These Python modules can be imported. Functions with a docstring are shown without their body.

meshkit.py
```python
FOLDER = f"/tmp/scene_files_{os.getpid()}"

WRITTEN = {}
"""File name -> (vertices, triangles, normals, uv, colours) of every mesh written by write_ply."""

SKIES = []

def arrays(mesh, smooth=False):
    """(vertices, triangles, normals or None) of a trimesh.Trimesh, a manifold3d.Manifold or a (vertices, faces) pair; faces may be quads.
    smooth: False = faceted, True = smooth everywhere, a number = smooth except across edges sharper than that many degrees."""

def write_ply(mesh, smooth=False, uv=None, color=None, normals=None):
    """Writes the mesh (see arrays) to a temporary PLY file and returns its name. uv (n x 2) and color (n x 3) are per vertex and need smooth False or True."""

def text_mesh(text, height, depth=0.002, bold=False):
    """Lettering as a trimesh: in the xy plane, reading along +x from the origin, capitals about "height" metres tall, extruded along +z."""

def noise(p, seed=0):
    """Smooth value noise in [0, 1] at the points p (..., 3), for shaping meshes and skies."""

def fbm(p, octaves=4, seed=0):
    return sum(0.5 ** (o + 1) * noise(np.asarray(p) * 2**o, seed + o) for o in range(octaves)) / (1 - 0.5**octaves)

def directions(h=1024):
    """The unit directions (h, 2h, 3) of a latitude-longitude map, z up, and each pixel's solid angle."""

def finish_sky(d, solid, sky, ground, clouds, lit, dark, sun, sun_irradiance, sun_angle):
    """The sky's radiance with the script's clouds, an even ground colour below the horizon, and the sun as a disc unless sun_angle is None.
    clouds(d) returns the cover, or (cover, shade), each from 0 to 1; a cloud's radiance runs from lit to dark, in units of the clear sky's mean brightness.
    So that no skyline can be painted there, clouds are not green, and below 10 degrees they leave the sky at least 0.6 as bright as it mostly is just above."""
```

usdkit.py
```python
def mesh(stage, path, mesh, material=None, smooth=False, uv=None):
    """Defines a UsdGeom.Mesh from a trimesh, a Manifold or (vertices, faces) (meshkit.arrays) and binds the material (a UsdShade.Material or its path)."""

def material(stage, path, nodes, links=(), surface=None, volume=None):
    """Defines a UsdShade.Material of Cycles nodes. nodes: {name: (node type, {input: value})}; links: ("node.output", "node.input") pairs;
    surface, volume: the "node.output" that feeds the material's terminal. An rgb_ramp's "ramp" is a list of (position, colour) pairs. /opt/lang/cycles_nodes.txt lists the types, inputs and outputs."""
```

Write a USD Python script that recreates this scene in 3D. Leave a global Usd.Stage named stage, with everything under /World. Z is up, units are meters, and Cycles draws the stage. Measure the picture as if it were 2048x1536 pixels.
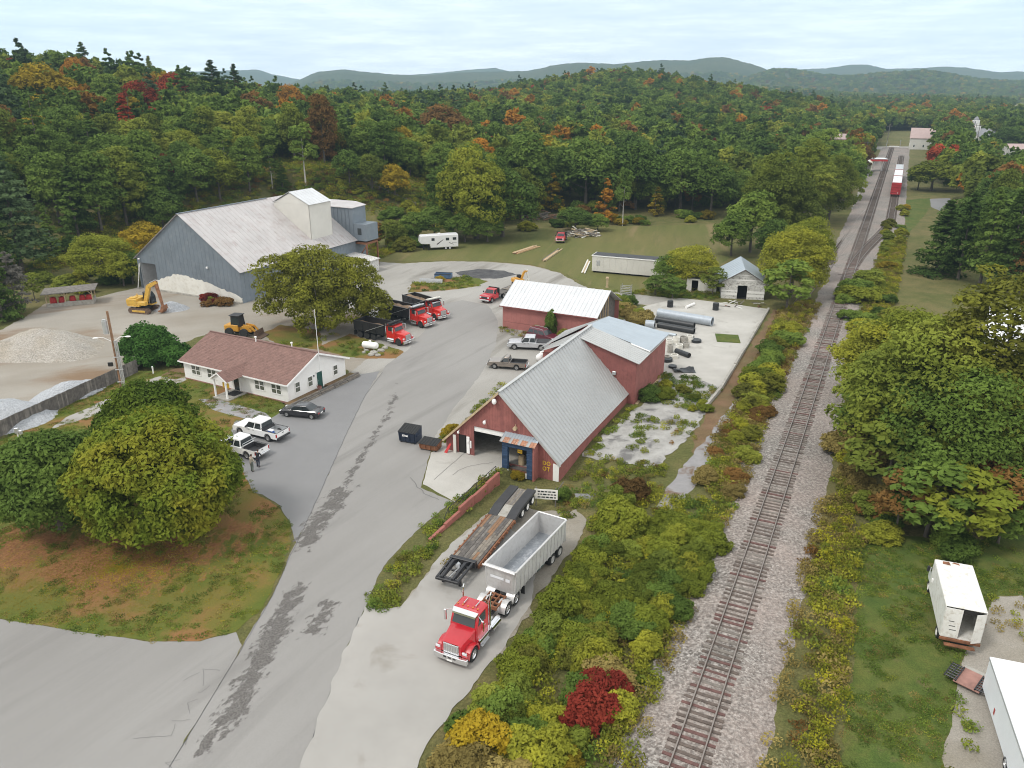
import math, random
import numpy as np, trimesh, shapely, usdkit, meshkit
from shapely.geometry import Polygon, LineString, Point, MultiPolygon
from scipy.interpolate import RBFInterpolator
from pxr import Usd, UsdGeom, UsdLux, UsdShade, Gf, Sdf, Vt

stage = Usd.Stage.CreateInMemory()
UsdGeom.SetStageUpAxis(stage, UsdGeom.Tokens.z)
UsdGeom.SetStageMetersPerUnit(stage, 1.0)
world = UsdGeom.Xform.Define(stage, '/World')
UsdGeom.Scope.Define(stage, '/World/Looks')

# ---------------------------------------------------------------- camera, sky, sun, exposure
FPX, PITCH, CAMH = 1558.0, math.radians(21.2), 35.0
cam = UsdGeom.Camera.Define(stage, '/World/camera')
cam.CreateHorizontalApertureAttr(36.0)
cam.CreateVerticalApertureAttr(27.0)
cam.CreateFocalLengthAttr(36.0 * FPX / 2048)
cam.CreateClippingRangeAttr(Gf.Vec2f(0.5, 30000))
cam.CreateExposureAttr(0.32)
cam.AddTranslateOp().Set(Gf.Vec3d(0, 0, CAMH))
cam.AddRotateXOp().Set(90 - math.degrees(PITCH))

SUN_DIR = np.array([-0.55, -0.35, 0.95]); SUN_DIR /= np.linalg.norm(SUN_DIR)
SUN_EL = math.asin(SUN_DIR[2]); SUN_ROT = math.atan2(SUN_DIR[0], SUN_DIR[1])
sky_mat = usdkit.material(stage, '/World/Looks/cloudy_sky', {
    'sky': ('sky_texture', {'sky_type': 'single_scattering', 'sun_disc': False, 'sun_elevation': SUN_EL, 'sun_rotation': SUN_ROT, 'aerosol_density': 1.5}),
    'tc': ('texture_coordinate', {}),
    'map': ('mapping', {'scale': (2.2, 2.2, 20.0)}),
    'n': ('noise_texture', {'scale': 1.6, 'detail': 6, 'roughness': 0.6, 'distortion': 0.3}),
    'map2': ('mapping', {'scale': (5.0, 5.0, 45.0), 'location': (3.1, 1.7, 0.4)}),
    'n2': ('noise_texture', {'scale': 2.0, 'detail': 5, 'roughness': 0.6}),
    'r': ('rgb_ramp', {'ramp': [(0.34, (0.80,) * 3), (0.52, (0.96,) * 3), (0.68, (1.0,) * 3)]}),
    'c': ('rgb_ramp', {'ramp': [(0.32, (10.6, 10.7, 10.75)), (0.5, (12.4, 12.3, 12.1)), (0.66, (15.2, 15.0, 14.6))]}),
    'mix': ('mix', {}),
    'bg': ('background_shader', {'strength': 0.088})},
    [('tc.generated', 'map.vector'), ('map.vector', 'n.vector'), ('tc.generated', 'map2.vector'), ('map2.vector', 'n2.vector'),
     ('n.fac', 'r.fac'), ('n2.fac', 'c.fac'), ('sky.color', 'mix.color1'), ('c.color', 'mix.color2'), ('r.color', 'mix.fac'), ('mix.color', 'bg.color')],
    surface='bg.background')
dome = UsdLux.DomeLight.Define(stage, '/World/sky')
UsdShade.MaterialBindingAPI.Apply(dome.GetPrim()).Bind(sky_mat)
dome.GetPrim().SetCustomDataByKey('kind', 'structure')
sun = UsdLux.DistantLight.Define(stage, '/World/sun')
sun.CreateNormalizeAttr(True); sun.CreateIntensityAttr(0.40); sun.CreateAngleAttr(12.0); sun.CreateColorAttr(Gf.Vec3f(1.0, 0.96, 0.90))
sun.AddRotateZOp().Set(math.degrees(math.atan2(SUN_DIR[1], SUN_DIR[0])) + 90)
sun.AddRotateXOp().Set(math.degrees(math.acos(SUN_DIR[2])))

# ---------------------------------------------------------------- picture-plane geometry of the site survey
def G(px, py, z=0.0):
    a, b = (px - 1024) / FPX, -(py - 768) / FPX
    r = np.array([a, math.cos(PITCH) + b * math.sin(PITCH), -math.sin(PITCH) + b * math.cos(PITCH)])
    t = (z - CAMH) / r[2]
    return np.array([r[0] * t, r[1] * t, z])
def GP(pts, z=0.0):
    return [tuple(G(x, y, z)[:2]) for x, y in pts]

# ---------------------------------------------------------------- helpers
counts = {}
def numbered(parent, name):
    k = counts.get((parent, name), 0); counts[(parent, name)] = k + 1
    return f'{parent}/{name}' + (f'_{k:03d}' if k else '')
def tag(p, label=None, cat=None, group=None, kind=None):
    p = p.GetPrim() if hasattr(p, 'GetPrim') else p
    for k, v in (('label', label), ('category', cat), ('group', group), ('kind', kind)):
        if v: p.SetCustomDataByKey(k, v)
    return p
def place(x, loc, rz=0.0, scale=None, tilt=None):
    x.AddTranslateOp().Set(Gf.Vec3d(*map(float, loc)))
    if tilt is None: x.AddRotateZOp().Set(float(rz))
    if tilt is not None: x.AddRotateXYZOp().Set(Gf.Vec3f(*map(float, tilt)))
    if scale is not None: x.AddScaleOp().Set(Gf.Vec3f(*(map(float, scale) if np.ndim(scale) else (float(scale),) * 3)))
def thing(name, label, cat, loc=(0, 0, 0), rz=0.0, group=None, scale=None, tilt=None):
    x = UsdGeom.Xform.Define(stage, numbered('/World', name))
    place(x, loc, rz, scale, tilt)
    return tag(x, label, cat, group)
def copy_of(src, name, label, cat, loc, rz=0.0, group=None, scale=None):
    x = UsdGeom.Xform.Define(stage, numbered('/World', name))
    p = x.GetPrim()
    p.GetReferences().AddInternalReference(src.GetPath() if hasattr(src, 'GetPath') else src)
    x.ClearXformOpOrder()
    place(x, loc, rz, (1, 1, 1) if scale is None else scale)
    p.SetInstanceable(True)
    return tag(p, label, cat, group)
def path_of(parent):
    return '/World' if parent is None else str(parent.GetPath())

class MB:
    """collects shapes; build() makes them one mesh"""
    def __init__(s): s.v, s.f, s.n = [], [], 0
    def add(s, v, f):
        v = np.asarray(v, float); f = np.asarray(f, int)
        if len(f) and f.shape[1] == 4: f = np.vstack([f[:, [0, 1, 2]], f[:, [0, 2, 3]]])
        s.v.append(v); s.f.append(f + s.n); s.n += len(v); return s
    def tm(s, m): return s.add(m.vertices, m.faces)
    def box(s, x0, x1, y0, y1, z0, z1):
        v = [(x, y, z) for x in (x0, x1) for y in (y0, y1) for z in (z0, z1)]
        return s.add(v, [(0, 1, 3, 2), (4, 6, 7, 5), (0, 4, 5, 1), (2, 3, 7, 6), (0, 2, 6, 4), (1, 5, 7, 3)])
    def cbox(s, x0, x1, y0, y1, z0, z1, b=0.03):
        b = min(b, 0.45 * min(abs(x1 - x0), abs(y1 - y0), abs(z1 - z0)))
        def ring(i, z):
            X0, X1, Y0, Y1 = x0 + i, x1 - i, y0 + i, y1 - i
            return [(X0 + b, Y0, z), (X1 - b, Y0, z), (X1, Y0 + b, z), (X1, Y1 - b, z), (X1 - b, Y1, z), (X0 + b, Y1, z), (X0, Y1 - b, z), (X0, Y0 + b, z)]
        return s.loft([ring(b, z0), ring(0, z0 + b), ring(0, z1 - b), ring(b, z1)])
    def loft(s, rings, caps=True):
        n = len(rings[0]); v = np.concatenate([np.asarray(r, float) for r in rings]); f = []
        for k in range(len(rings) - 1):
            for i in range(n):
                j = (i + 1) % n
                f.append((k * n + i, k * n + j, (k + 1) * n + j)); f.append((k * n + i, (k + 1) * n + j, (k + 1) * n + i))
        if caps:
            o = (len(rings) - 1) * n
            for i in range(1, n - 1): f.append((0, i + 1, i)); f.append((o, o + i, o + i + 1))
        return s.add(v, f)
    def prism(s, prof, a0, a1, axis='y', bevel=0.0):
        """prof: 2-D outline; axis y: (x,z) outline extruded over y; axis x: (y,z) over x; axis z: (x,y) over z"""
        pg = Polygon(prof)
        if pg.exterior.is_ccw is False: pg = Polygon(list(pg.exterior.coords)[::-1])
        v2, f2 = trimesh.creation.triangulate_polygon(pg, engine='earcut')
        ring = np.array(pg.exterior.coords)[:-1]
        if bevel > 0:
            inner = pg.buffer(-bevel, join_style=2)
            ok = inner.geom_type == 'Polygon' and len(inner.exterior.coords) - 1 == len(ring)
            if ok:
                ri = np.array(inner.exterior.coords)[:-1]
                if not inner.exterior.is_ccw: ri = ri[::-1]
                ri = np.roll(ri, -int(np.argmin(((ri - ring[0]) ** 2).sum(1))), 0)
                rr = [(ri, a0), (ring, a0 + bevel), (ring, a1 - bevel), (ri, a1)]
                v2, f2 = trimesh.creation.triangulate_polygon(Polygon(ri), engine='earcut')
            else: bevel = 0
        if not bevel: rr = [(ring, a0), (ring, a1)]
        def lift(p, a):
            p = np.asarray(p); A = np.full(len(p), a)
            return np.stack({'y': (p[:, 0], A, p[:, 1]), 'x': (A, p[:, 0], p[:, 1]), 'z': (p[:, 0], p[:, 1], A)}[axis], 1)
        flip = axis == 'y'
        m = MB(); m.loft([lift(p, a) for p, a in rr], caps=False)
        m.add(lift(v2, a0), np.asarray(f2)[:, ::-1]); m.add(lift(v2, a1), f2)
        V, F = m.arrays()
        return s.add(V, F[:, ::-1] if flip else F)
    def cyl(s, p0, p1, r0, r1=None, n=12, caps=True):
        p0, p1 = np.asarray(p0, float), np.asarray(p1, float); r1 = r0 if r1 is None else r1
        d = p1 - p0; d = d / (np.linalg.norm(d) + 1e-9)
        a = np.cross(d, (0, 0, 1) if abs(d[2]) < 0.9 else (1, 0, 0)); a /= np.linalg.norm(a); b = np.cross(d, a)
        t = np.arange(n) / n * 2 * math.pi
        c = np.cos(t)[:, None] * a + np.sin(t)[:, None] * b
        return s.loft([p0 + c * r0, p1 + c * r1], caps)
    def tube(s, pts, r, n=6):
        r = np.broadcast_to(r, len(pts)); pts = np.asarray(pts, float)
        for i in range(len(pts) - 1): s.cyl(pts[i], pts[i + 1], r[i], r[i + 1], n)
        return s
    def ell(s, c, r, sub=2):
        m = trimesh.creation.icosphere(sub); return s.add(m.vertices * np.asarray(r) + np.asarray(c), m.faces)
    def lathe(s, prof, c=(0, 0, 0), axis='z', n=20):
        t = np.arange(n) / n * 2 * math.pi; rings = []
        for r, h in prof:
            x, y = np.cos(t) * r, np.sin(t) * r; H = np.full(n, h)
            p = {'z': (x, y, H), 'y': (y, H, x), 'x': (H, x, y)}[axis]
            rings.append(np.stack(p, 1) + np.asarray(c))
        return s.loft(rings, True)
    def beam(s, p0, p1, w, h):
        """rectangular bar from p0 to p1, w wide (horizontal), h high"""
        p0, p1 = np.asarray(p0, float), np.asarray(p1, float); d = p1 - p0; d /= np.linalg.norm(d)
        a = np.cross(d, (0, 0, 1)) if abs(d[2]) < 0.98 else np.array([1.0, 0, 0]); a /= np.linalg.norm(a); b = np.cross(a, d)
        r = lambda p: [p + a * w / 2 * i + b * h / 2 * j for i, j in ((-1, -1), (1, -1), (1, 1), (-1, 1))]
        return s.loft([r(p0), r(p1)])
    def quad(s, *p): return s.add(p, [(0, 1, 2), (0, 2, 3)] if len(p) == 4 else [(0, 1, 2)])
    def slab(s, p, t):
        """a flat plate: polygon p (3-D, coplanar) with thickness t downwards along its normal"""
        p = np.asarray(p, float); nrm = np.cross(p[1] - p[0], p[2] - p[0]); nrm /= np.linalg.norm(nrm)
        if nrm[2] < 0: p = p[::-1]; nrm = -nrm
        return s.loft([p - nrm * t, p])
    def arrays(s): return np.concatenate(s.v), np.concatenate(s.f)
    def xf(s, M=None, loc=(0, 0, 0), rz=0.0, sc=1.0):
        V, F = s.arrays(); V = V * sc
        if M is not None: V = V @ np.asarray(M).T
        c, q = math.cos(math.radians(rz)), math.sin(math.radians(rz))
        V = V @ np.array([[c, q, 0], [-q, c, 0], [0, 0, 1]]) + np.asarray(loc)
        o = MB(); return o.add(V, F)
    def build(s, name, mat, parent=None, smooth=False, label=None, cat=None, group=None, kind=None):
        if not s.v: return None
        V, F = s.arrays()
        m = usdkit.mesh(stage, numbered(path_of(parent), name), (V, F), M[mat] if isinstance(mat, str) else mat, smooth)
        return tag(m, label, cat, group, kind)
def sub_mesh(name, V, F, mat, parent=None, **k):
    b = MB(); b.add(V, F); return b.build(name, mat, parent, **k)

# ---------------------------------------------------------------- materials
M = {}
def flat(name, col, rough=0.6, metal=0.0, var=0.12, scale=1.5, bump=0.0, bscale=30.0, spec=0.5, coat=0.0, dirt=None, dirt_amt=0.35):
    """a paint or solid: base colour with a little mottling, optional dirt, optional fine relief"""
    c = np.array(col, float)
    nodes = {'g': ('geometry', {}), 'n': ('noise_texture', {'scale': scale, 'detail': 4, 'roughness': 0.6}),
             'r': ('rgb_ramp', {'ramp': [(0.3, tuple(c * (1 - var))), (0.7, tuple(np.minimum(c * (1 + var), 1)))]}),
             'p': ('principled_bsdf', {'roughness': rough, 'metallic': metal, 'specular_ior_level': spec, 'coat_weight': coat})}
    links = [('g.position', 'n.vector'), ('n.fac', 'r.fac')]
    out = 'r.color'
    if dirt is not None:
        nodes |= {'n2': ('noise_texture', {'scale': scale * 2.7, 'detail': 6, 'roughness': 0.7}), 'r2': ('rgb_ramp', {'ramp': [(0.5, (0,) * 3), (0.72, (dirt_amt * 2,) * 3)]}),
                  'mx': ('mix', {'color2': tuple(dirt)})}
        links += [('g.position', 'n2.vector'), ('n2.fac', 'r2.fac'), ('r2.color', 'mx.fac'), (out, 'mx.color1')]; out = 'mx.color'
    links.append((out, 'p.base_color'))
    if bump:
        nodes |= {'n3': ('noise_texture', {'scale': bscale, 'detail': 3}), 'b': ('bump', {'strength': bump, 'distance': 0.02})}
        links += [('g.position', 'n3.vector'), ('n3.fac', 'b.height'), ('b.normal', 'p.normal')]
    M[name] = usdkit.material(stage, '/World/Looks/' + name, nodes, links, surface='p.BSDF')
def ground_mat(name, ramp, scale, ramp2=None, scale2=0.08, mix2=0.5, fine=12.0, fine_amt=0.25, rough=0.95, bump=0.4, bscale=8.0, bdist=0.05, ramp3=None, scale3=1.0, stretch=None, rot=0.0, lo3=0.55, hi3=0.66):
    """ground cover: a mid-scale ramp, a large-scale ramp mixed in, patches (ramp3) and fine grain"""
    nodes = {'g': ('geometry', {}), 'n': ('noise_texture', {'scale': scale, 'detail': 6, 'roughness': 0.65}), 'r': ('rgb_ramp', {'ramp': ramp}),
             'nf': ('noise_texture', {'scale': fine, 'detail': 5, 'roughness': 0.7}), 'rf': ('rgb_ramp', {'ramp': [(0.25, (1 - fine_amt,) * 3), (0.75, (1 + fine_amt,) * 3)]}),
             'mul': ('mix', {'mix_type': 'multiply', 'fac': 1.0}), 'p': ('principled_bsdf', {'roughness': rough, 'specular_ior_level': 0.2}),
             'nb': ('noise_texture', {'scale': bscale, 'detail': 5, 'roughness': 0.7}), 'b': ('bump', {'strength': bump, 'distance': bdist})}
    pos = 'g.position'; links = []
    if stretch:
        nodes['mp'] = ('mapping', {'mapping_type': 'texture', 'scale': tuple(1 / q for q in stretch), 'rotation': (0, 0, rot)}); links.append(('g.position', 'mp.vector')); pos = 'mp.vector'
    links += [(pos, 'n.vector'), ('g.position', 'nf.vector'), ('g.position', 'nb.vector'), ('n.fac', 'r.fac'), ('nf.fac', 'rf.fac')]
    out = 'r.color'
    if ramp2:
        nodes |= {'n2': ('noise_texture', {'scale': scale2, 'detail': 3, 'roughness': 0.55}), 'r2': ('rgb_ramp', {'ramp': ramp2}), 'm2': ('mix', {'fac': mix2})}
        links += [('g.position', 'n2.vector'), ('n2.fac', 'r2.fac'), (out, 'm2.color1'), ('r2.color', 'm2.color2')]; out = 'm2.color'
    if ramp3:
        nodes |= {'n3': ('noise_texture', {'scale': scale3, 'detail': 5, 'roughness': 0.6, 'distortion': 0.4}), 'f3': ('rgb_ramp', {'ramp': [(lo3, (0,) * 3), (hi3, (1,) * 3)]}), 'm3': ('mix', {'color2': ramp3})}
        links += [(pos, 'n3.vector'), ('n3.fac', 'f3.fac'), ('f3.color', 'm3.fac'), (out, 'm3.color1')]; out = 'm3.color'
    links += [(out, 'mul.color1'), ('rf.color', 'mul.color2'), ('mul.color', 'p.base_color'), ('nb.fac', 'b.height'), ('b.normal', 'p.normal')]
    M[name] = usdkit.material(stage, '/World/Looks/' + name, nodes, links, surface='p.BSDF')
def leaf_mat(name, ramp, big=0.16, amt=0.5, trans=0.25):
    """foliage: every leaf its own tone, drifting from limb to limb and tree to tree"""
    nodes = {'g': ('geometry', {}), 'o': ('object_info', {}), 'n': ('noise_texture', {'scale': big, 'detail': 3, 'roughness': 0.6}), 'm1': ('math', {'math_type': 'multiply', 'value2': 0.34}), 'm2': ('math', {'math_type': 'multiply', 'value2': 0.85}),
             'ad': ('math', {'math_type': 'add'}), 'm3': ('math', {'math_type': 'multiply_add', 'value2': 0.34, 'value3': -0.26}), 'ad2': ('math', {'math_type': 'add'}),
             'r': ('rgb_ramp', {'ramp': ramp}), 'p': ('principled_bsdf', {'roughness': 0.8, 'specular_ior_level': 0.08}), 't': ('translucent_bsdf', {}), 'mx': ('mix_closure', {'fac': trans})}
    links = [('g.random_per_island', 'm1.value1'), ('g.position', 'n.vector'), ('n.fac', 'm2.value1'), ('m1.value', 'ad.value1'), ('m2.value', 'ad.value2'), ('o.random', 'm3.value1'),
             ('ad.value', 'ad2.value1'), ('m3.value', 'ad2.value2'), ('ad2.value', 'r.fac'), ('r.color', 'p.base_color'), ('r.color', 't.color'), ('p.BSDF', 'mx.closure1'), ('t.BSDF', 'mx.closure2')]
    M[name] = usdkit.material(stage, '/World/Looks/' + name, nodes, links, surface='mx.closure')
# ---------------------------------------------------------------- foliage and ground materials
def lr(*cols): return [(0.12 + 0.76 * i / (len(cols) - 1), c) for i, c in enumerate(cols)]
leaf_mat('leaf_dark', lr((0.0417, 0.0748, 0.0162), (0.0904, 0.1438, 0.0277), (0.1565, 0.2243, 0.0417), (0.2608, 0.3021, 0.0602)))
leaf_mat('leaf_green', lr((0.0619, 0.1005, 0.0185), (0.1237, 0.1853, 0.0324), (0.2104, 0.2779, 0.0463), (0.3558, 0.3837, 0.0741)))
leaf_mat('leaf_olive', lr((0.0909, 0.1168, 0.0197), (0.1846, 0.2224, 0.0329), (0.2982, 0.3114, 0.0482), (0.4827, 0.431, 0.0656)))
leaf_mat('leaf_lime', lr((0.0834, 0.1064, 0.0146), (0.1759, 0.2059, 0.0238), (0.2779, 0.2917, 0.0365), (0.4446, 0.3947, 0.0547)))
leaf_mat('leaf_gold', lr((0.1463, 0.117, 0.014), (0.3315, 0.2438, 0.0197), (0.5, 0.351, 0.0281), (0.5, 0.4875, 0.0421)))
leaf_mat('leaf_orange', lr((0.1365, 0.078, 0.014), (0.351, 0.1658, 0.0197), (0.5, 0.234, 0.0281), (0.5, 0.351, 0.0421)))
leaf_mat('leaf_red', lr((0.1073, 0.0234, 0.0112), (0.2535, 0.0468, 0.0197), (0.4095, 0.0819, 0.0309), (0.5, 0.1658, 0.0562)))
leaf_mat('leaf_rust', lr((0.0975, 0.0585, 0.0197), (0.195, 0.1073, 0.0309), (0.312, 0.1658, 0.0477), (0.39, 0.2535, 0.0702)))
leaf_mat('leaf_blue', lr((0.0382, 0.0655, 0.027), (0.0764, 0.1217, 0.0505), (0.1256, 0.1825, 0.0742), (0.2048, 0.2574, 0.101)))
leaf_mat('leaf_maple', lr((0.0616, 0.101, 0.012), (0.1401, 0.1853, 0.02), (0.2944, 0.2666, 0.0282), (0.5, 0.337, 0.0362)), big=0.22)
leaf_mat('leaf_vine', lr((0.0312, 0.0741, 0.014), (0.0585, 0.1365, 0.0253), (0.0975, 0.2048, 0.0365), (0.156, 0.273, 0.0505)), big=0.5)
leaf_mat('leaf_straw', lr((0.1229, 0.0966, 0.0303), (0.2457, 0.193, 0.0607), (0.3861, 0.3072, 0.1011), (0.45, 0.4387, 0.1517)))
leaf_mat('leaf_flower', lr((0.117, 0.1463, 0.0168), (0.234, 0.234, 0.0225), (0.5, 0.4485, 0.0281), (0.5, 0.5, 0.0421)), big=1.2)
flat('bark', (.10, .085, .070), 0.95, var=.35, scale=3, bump=.5, bscale=14)
flat('birch_bark', (.42, .40, .36), 0.9, var=.25, scale=4)
ground_mat('rough_ground', [(.28, (.070, .080, .026)), (.45, (.115, .118, .038)), (.6, (.165, .145, .055)), (.75, (.20, .155, .078))], .35,
           [(.35, (.080, .100, .026)), (.65, (.175, .14, .062))], .05, .45, fine=5, fine_amt=.5, bump=.9, bscale=3.5, bdist=.25)
ground_mat('lawn_grass', [(.3, (.075, .090, .016)), (.5, (.115, .112, .022)), (.7, (.165, .125, .035))], .5,
           [(.42, (.085, .115, .018)), (.52, (.145, .125, .028)), (.62, (.215, .118, .042))], .10, .72, fine=16, fine_amt=.3, bump=.5, bscale=14, bdist=.04, ramp3=(.235, .115, .050), scale3=.2, lo3=.5, hi3=.68)
ground_mat('green_lawn', [(.3, (.048, .078, .015)), (.5, (.078, .112, .022)), (.7, (.130, .138, .034))], 1.1,
           [(.38, (.050, .088, .017)), (.66, (.135, .118, .032))], .22, .45, fine=11, fine_amt=.5, bump=.8, bscale=12, bdist=.06, ramp3=(.13, .105, .045), scale3=.5, lo3=.6, hi3=.75)
ground_mat('meadow_grass', [(.3, (.085, .100, .028)), (.5, (.125, .128, .038)), (.7, (.165, .145, .055))], .22,
           [(.38, (.085, .105, .028)), (.62, (.155, .125, .05))], .03, .4, fine=7, fine_amt=.3, bump=.4, bscale=6, bdist=.06, stretch=(1.0, .10, 1.0), rot=math.radians(-12), ramp3=(.19, .15, .07), scale3=.16)
ground_mat('old_asphalt', [(.3, (.225, .215, .202)), (.5, (.262, .252, .238)), (.7, (.295, .285, .270))], .25,
           [(.35, (.225, .217, .206)), (.65, (.30, .29, .274))], .035, .5, fine=22, fine_amt=.15, bump=.15, bscale=45, bdist=.01, ramp3=(.185, .177, .167), scale3=.3, lo3=.54, hi3=.78, stretch=(1.0, .10, 1.0), rot=math.radians(-30))
ground_mat('dark_asphalt', [(.3, (.188, .186, .186)), (.7, (.232, .230, .229))], .3,
           [(.35, (.19, .188, .19)), (.65, (.24, .236, .234))], .05, .5, fine=40, fine_amt=.10, bump=.15, bscale=45, bdist=.01)
ground_mat('asphalt_patch', [(.3, (.100, .093, .086)), (.7, (.165, .155, .145))], .9, fine=30, fine_amt=.2, bump=.3, bscale=30, bdist=.01)
ground_mat('pale_paving', [(.3, (.300, .285, .262)), (.5, (.345, .330, .305)), (.7, (.39, .372, .345))], .3,
           [(.35, (.29, .28, .262)), (.65, (.38, .362, .335))], .06, .5, fine=26, fine_amt=.16, bump=.25, bscale=30, bdist=.015, ramp3=(.235, .215, .185), scale3=.2, lo3=.58, hi3=.72)
ground_mat('gravel_yard', [(.3, (.235, .212, .178)), (.5, (.300, .275, .236)), (.7, (.36, .335, .295))], .18,
           [(.36, (.225, .19, .145)), (.52, (.31, .285, .245)), (.66, (.35, .325, .285))], .045, .55, fine=9, fine_amt=.28, bump=.5, bscale=9, bdist=.05, ramp3=(.205, .140, .088), scale3=.09, stretch=(1, .3, 1), rot=-1.1, lo3=.53, hi3=.66)
ground_mat('yard_gravel_grey', [(.3, (.27, .258, .236)), (.5, (.325, .312, .288)), (.7, (.385, .372, .345))], .22,
           [(.36, (.255, .24, .212)), (.64, (.36, .345, .318))], .05, .5, fine=10, fine_amt=.24, bump=.4, bscale=12, bdist=.03, ramp3=(.185, .172, .150), scale3=.22, stretch=(1, .16, 1), rot=-.45, lo3=.53, hi3=.72)
ground_mat('concrete', [(.3, (.36, .345, .315)), (.5, (.42, .405, .37)), (.7, (.48, .465, .43))], .35,
           [(.35, (.34, .325, .295)), (.65, (.47, .452, .415))], .08, .5, fine=22, fine_amt=.14, bump=.2, bscale=24, bdist=.01, ramp3=(.26, .245, .215), scale3=.25, lo3=.58, hi3=.74)
ground_mat('broken_concrete', [(.3, (.27, .262, .245)), (.5, (.335, .325, .305)), (.7, (.41, .40, .38))], .6, fine=12, fine_amt=.25, bump=.5, bscale=12, bdist=.03, ramp3=(.155, .150, .145), scale3=.4, lo3=.52, hi3=.62)
ground_mat('tarmac_strip', [(.3, (.22, .215, .215)), (.7, (.31, .30, .30))], .6, fine=16, fine_amt=.2, bump=.3, bscale=16, bdist=.02, ramp3=(.16, .11, .075), scale3=.5, lo3=.55, hi3=.66)
ground_mat('red_dirt', [(.3, (.115, .075, .040)), (.5, (.175, .105, .060)), (.7, (.20, .15, .09))], .5, [(.4, (.10, .10, .035)), (.6, (.19, .12, .07))], .2, .4, fine=7, fine_amt=.4, bump=.7, bscale=6, bdist=.1)
ground_mat('dirt_lane', [(.3, (.22, .195, .16)), (.5, (.29, .265, .225)), (.7, (.35, .325, .285))], .4, [(.36, (.15, .125, .075)), (.6, (.31, .285, .25))], .12, .5, fine=9, fine_amt=.3, bump=.5, bscale=9, bdist=.05)
ground_mat('asphalt_millings', [(.3, (.05, .05, .053)), (.7, (.11, .108, .108))], .8, fine=14, fine_amt=.3, bump=.6, bscale=10, bdist=.06)
def stone_mat(name, c0, c1, c2, vs=16.0, big=.12, tint=(.31, .255, .225)):
    nodes = {'g': ('geometry', {}), 'v': ('voronoi_texture', {'scale': vs}), 'r': ('rgb_ramp', {'ramp': [(0.05, c0), (0.5, c1), (0.95, c2)]}), 'sc': ('separate_color', {}),
             'n': ('noise_texture', {'scale': big, 'detail': 4}), 'rn': ('rgb_ramp', {'ramp': [(.4, (0,) * 3), (.65, (.7,) * 3)]}), 'mx': ('mix', {'color2': tint}),
             'n2': ('noise_texture', {'scale': vs * .5, 'detail': 4}), 'r2': ('rgb_ramp', {'ramp': [(.3, (.62,) * 3), (.7, (1.3,) * 3)]}), 'mu': ('mix', {'mix_type': 'multiply', 'fac': 1.0}),
             'b': ('bump', {'strength': .8, 'distance': .05}), 'p': ('principled_bsdf', {'roughness': .95, 'specular_ior_level': .2})}
    links = [('g.position', 'v.vector'), ('g.position', 'n.vector'), ('g.position', 'n2.vector'), ('v.color', 'sc.color'), ('sc.r', 'r.fac'), ('n.fac', 'rn.fac'), ('rn.color', 'mx.fac'), ('r.color', 'mx.color1'),
             ('n2.fac', 'r2.fac'), ('mx.color', 'mu.color1'), ('r2.color', 'mu.color2'), ('mu.color', 'p.base_color'), ('v.distance', 'b.height'), ('b.normal', 'p.normal')]
    M[name] = usdkit.material(stage, '/World/Looks/' + name, nodes, links, surface='p.BSDF')
stone_mat('ballast', (.12, .107, .095), (.225, .205, .185), (.35, .328, .30), 9.0)
stone_mat('pile_gravel', (.30, .275, .235), (.37, .34, .30), (.43, .405, .36), 12.0, .3, (.36, .315, .25))
stone_mat('blue_gravel', (.36, .37, .385), (.41, .425, .445), (.455, .47, .49), 14.0, .3, (.38, .39, .40))

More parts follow.
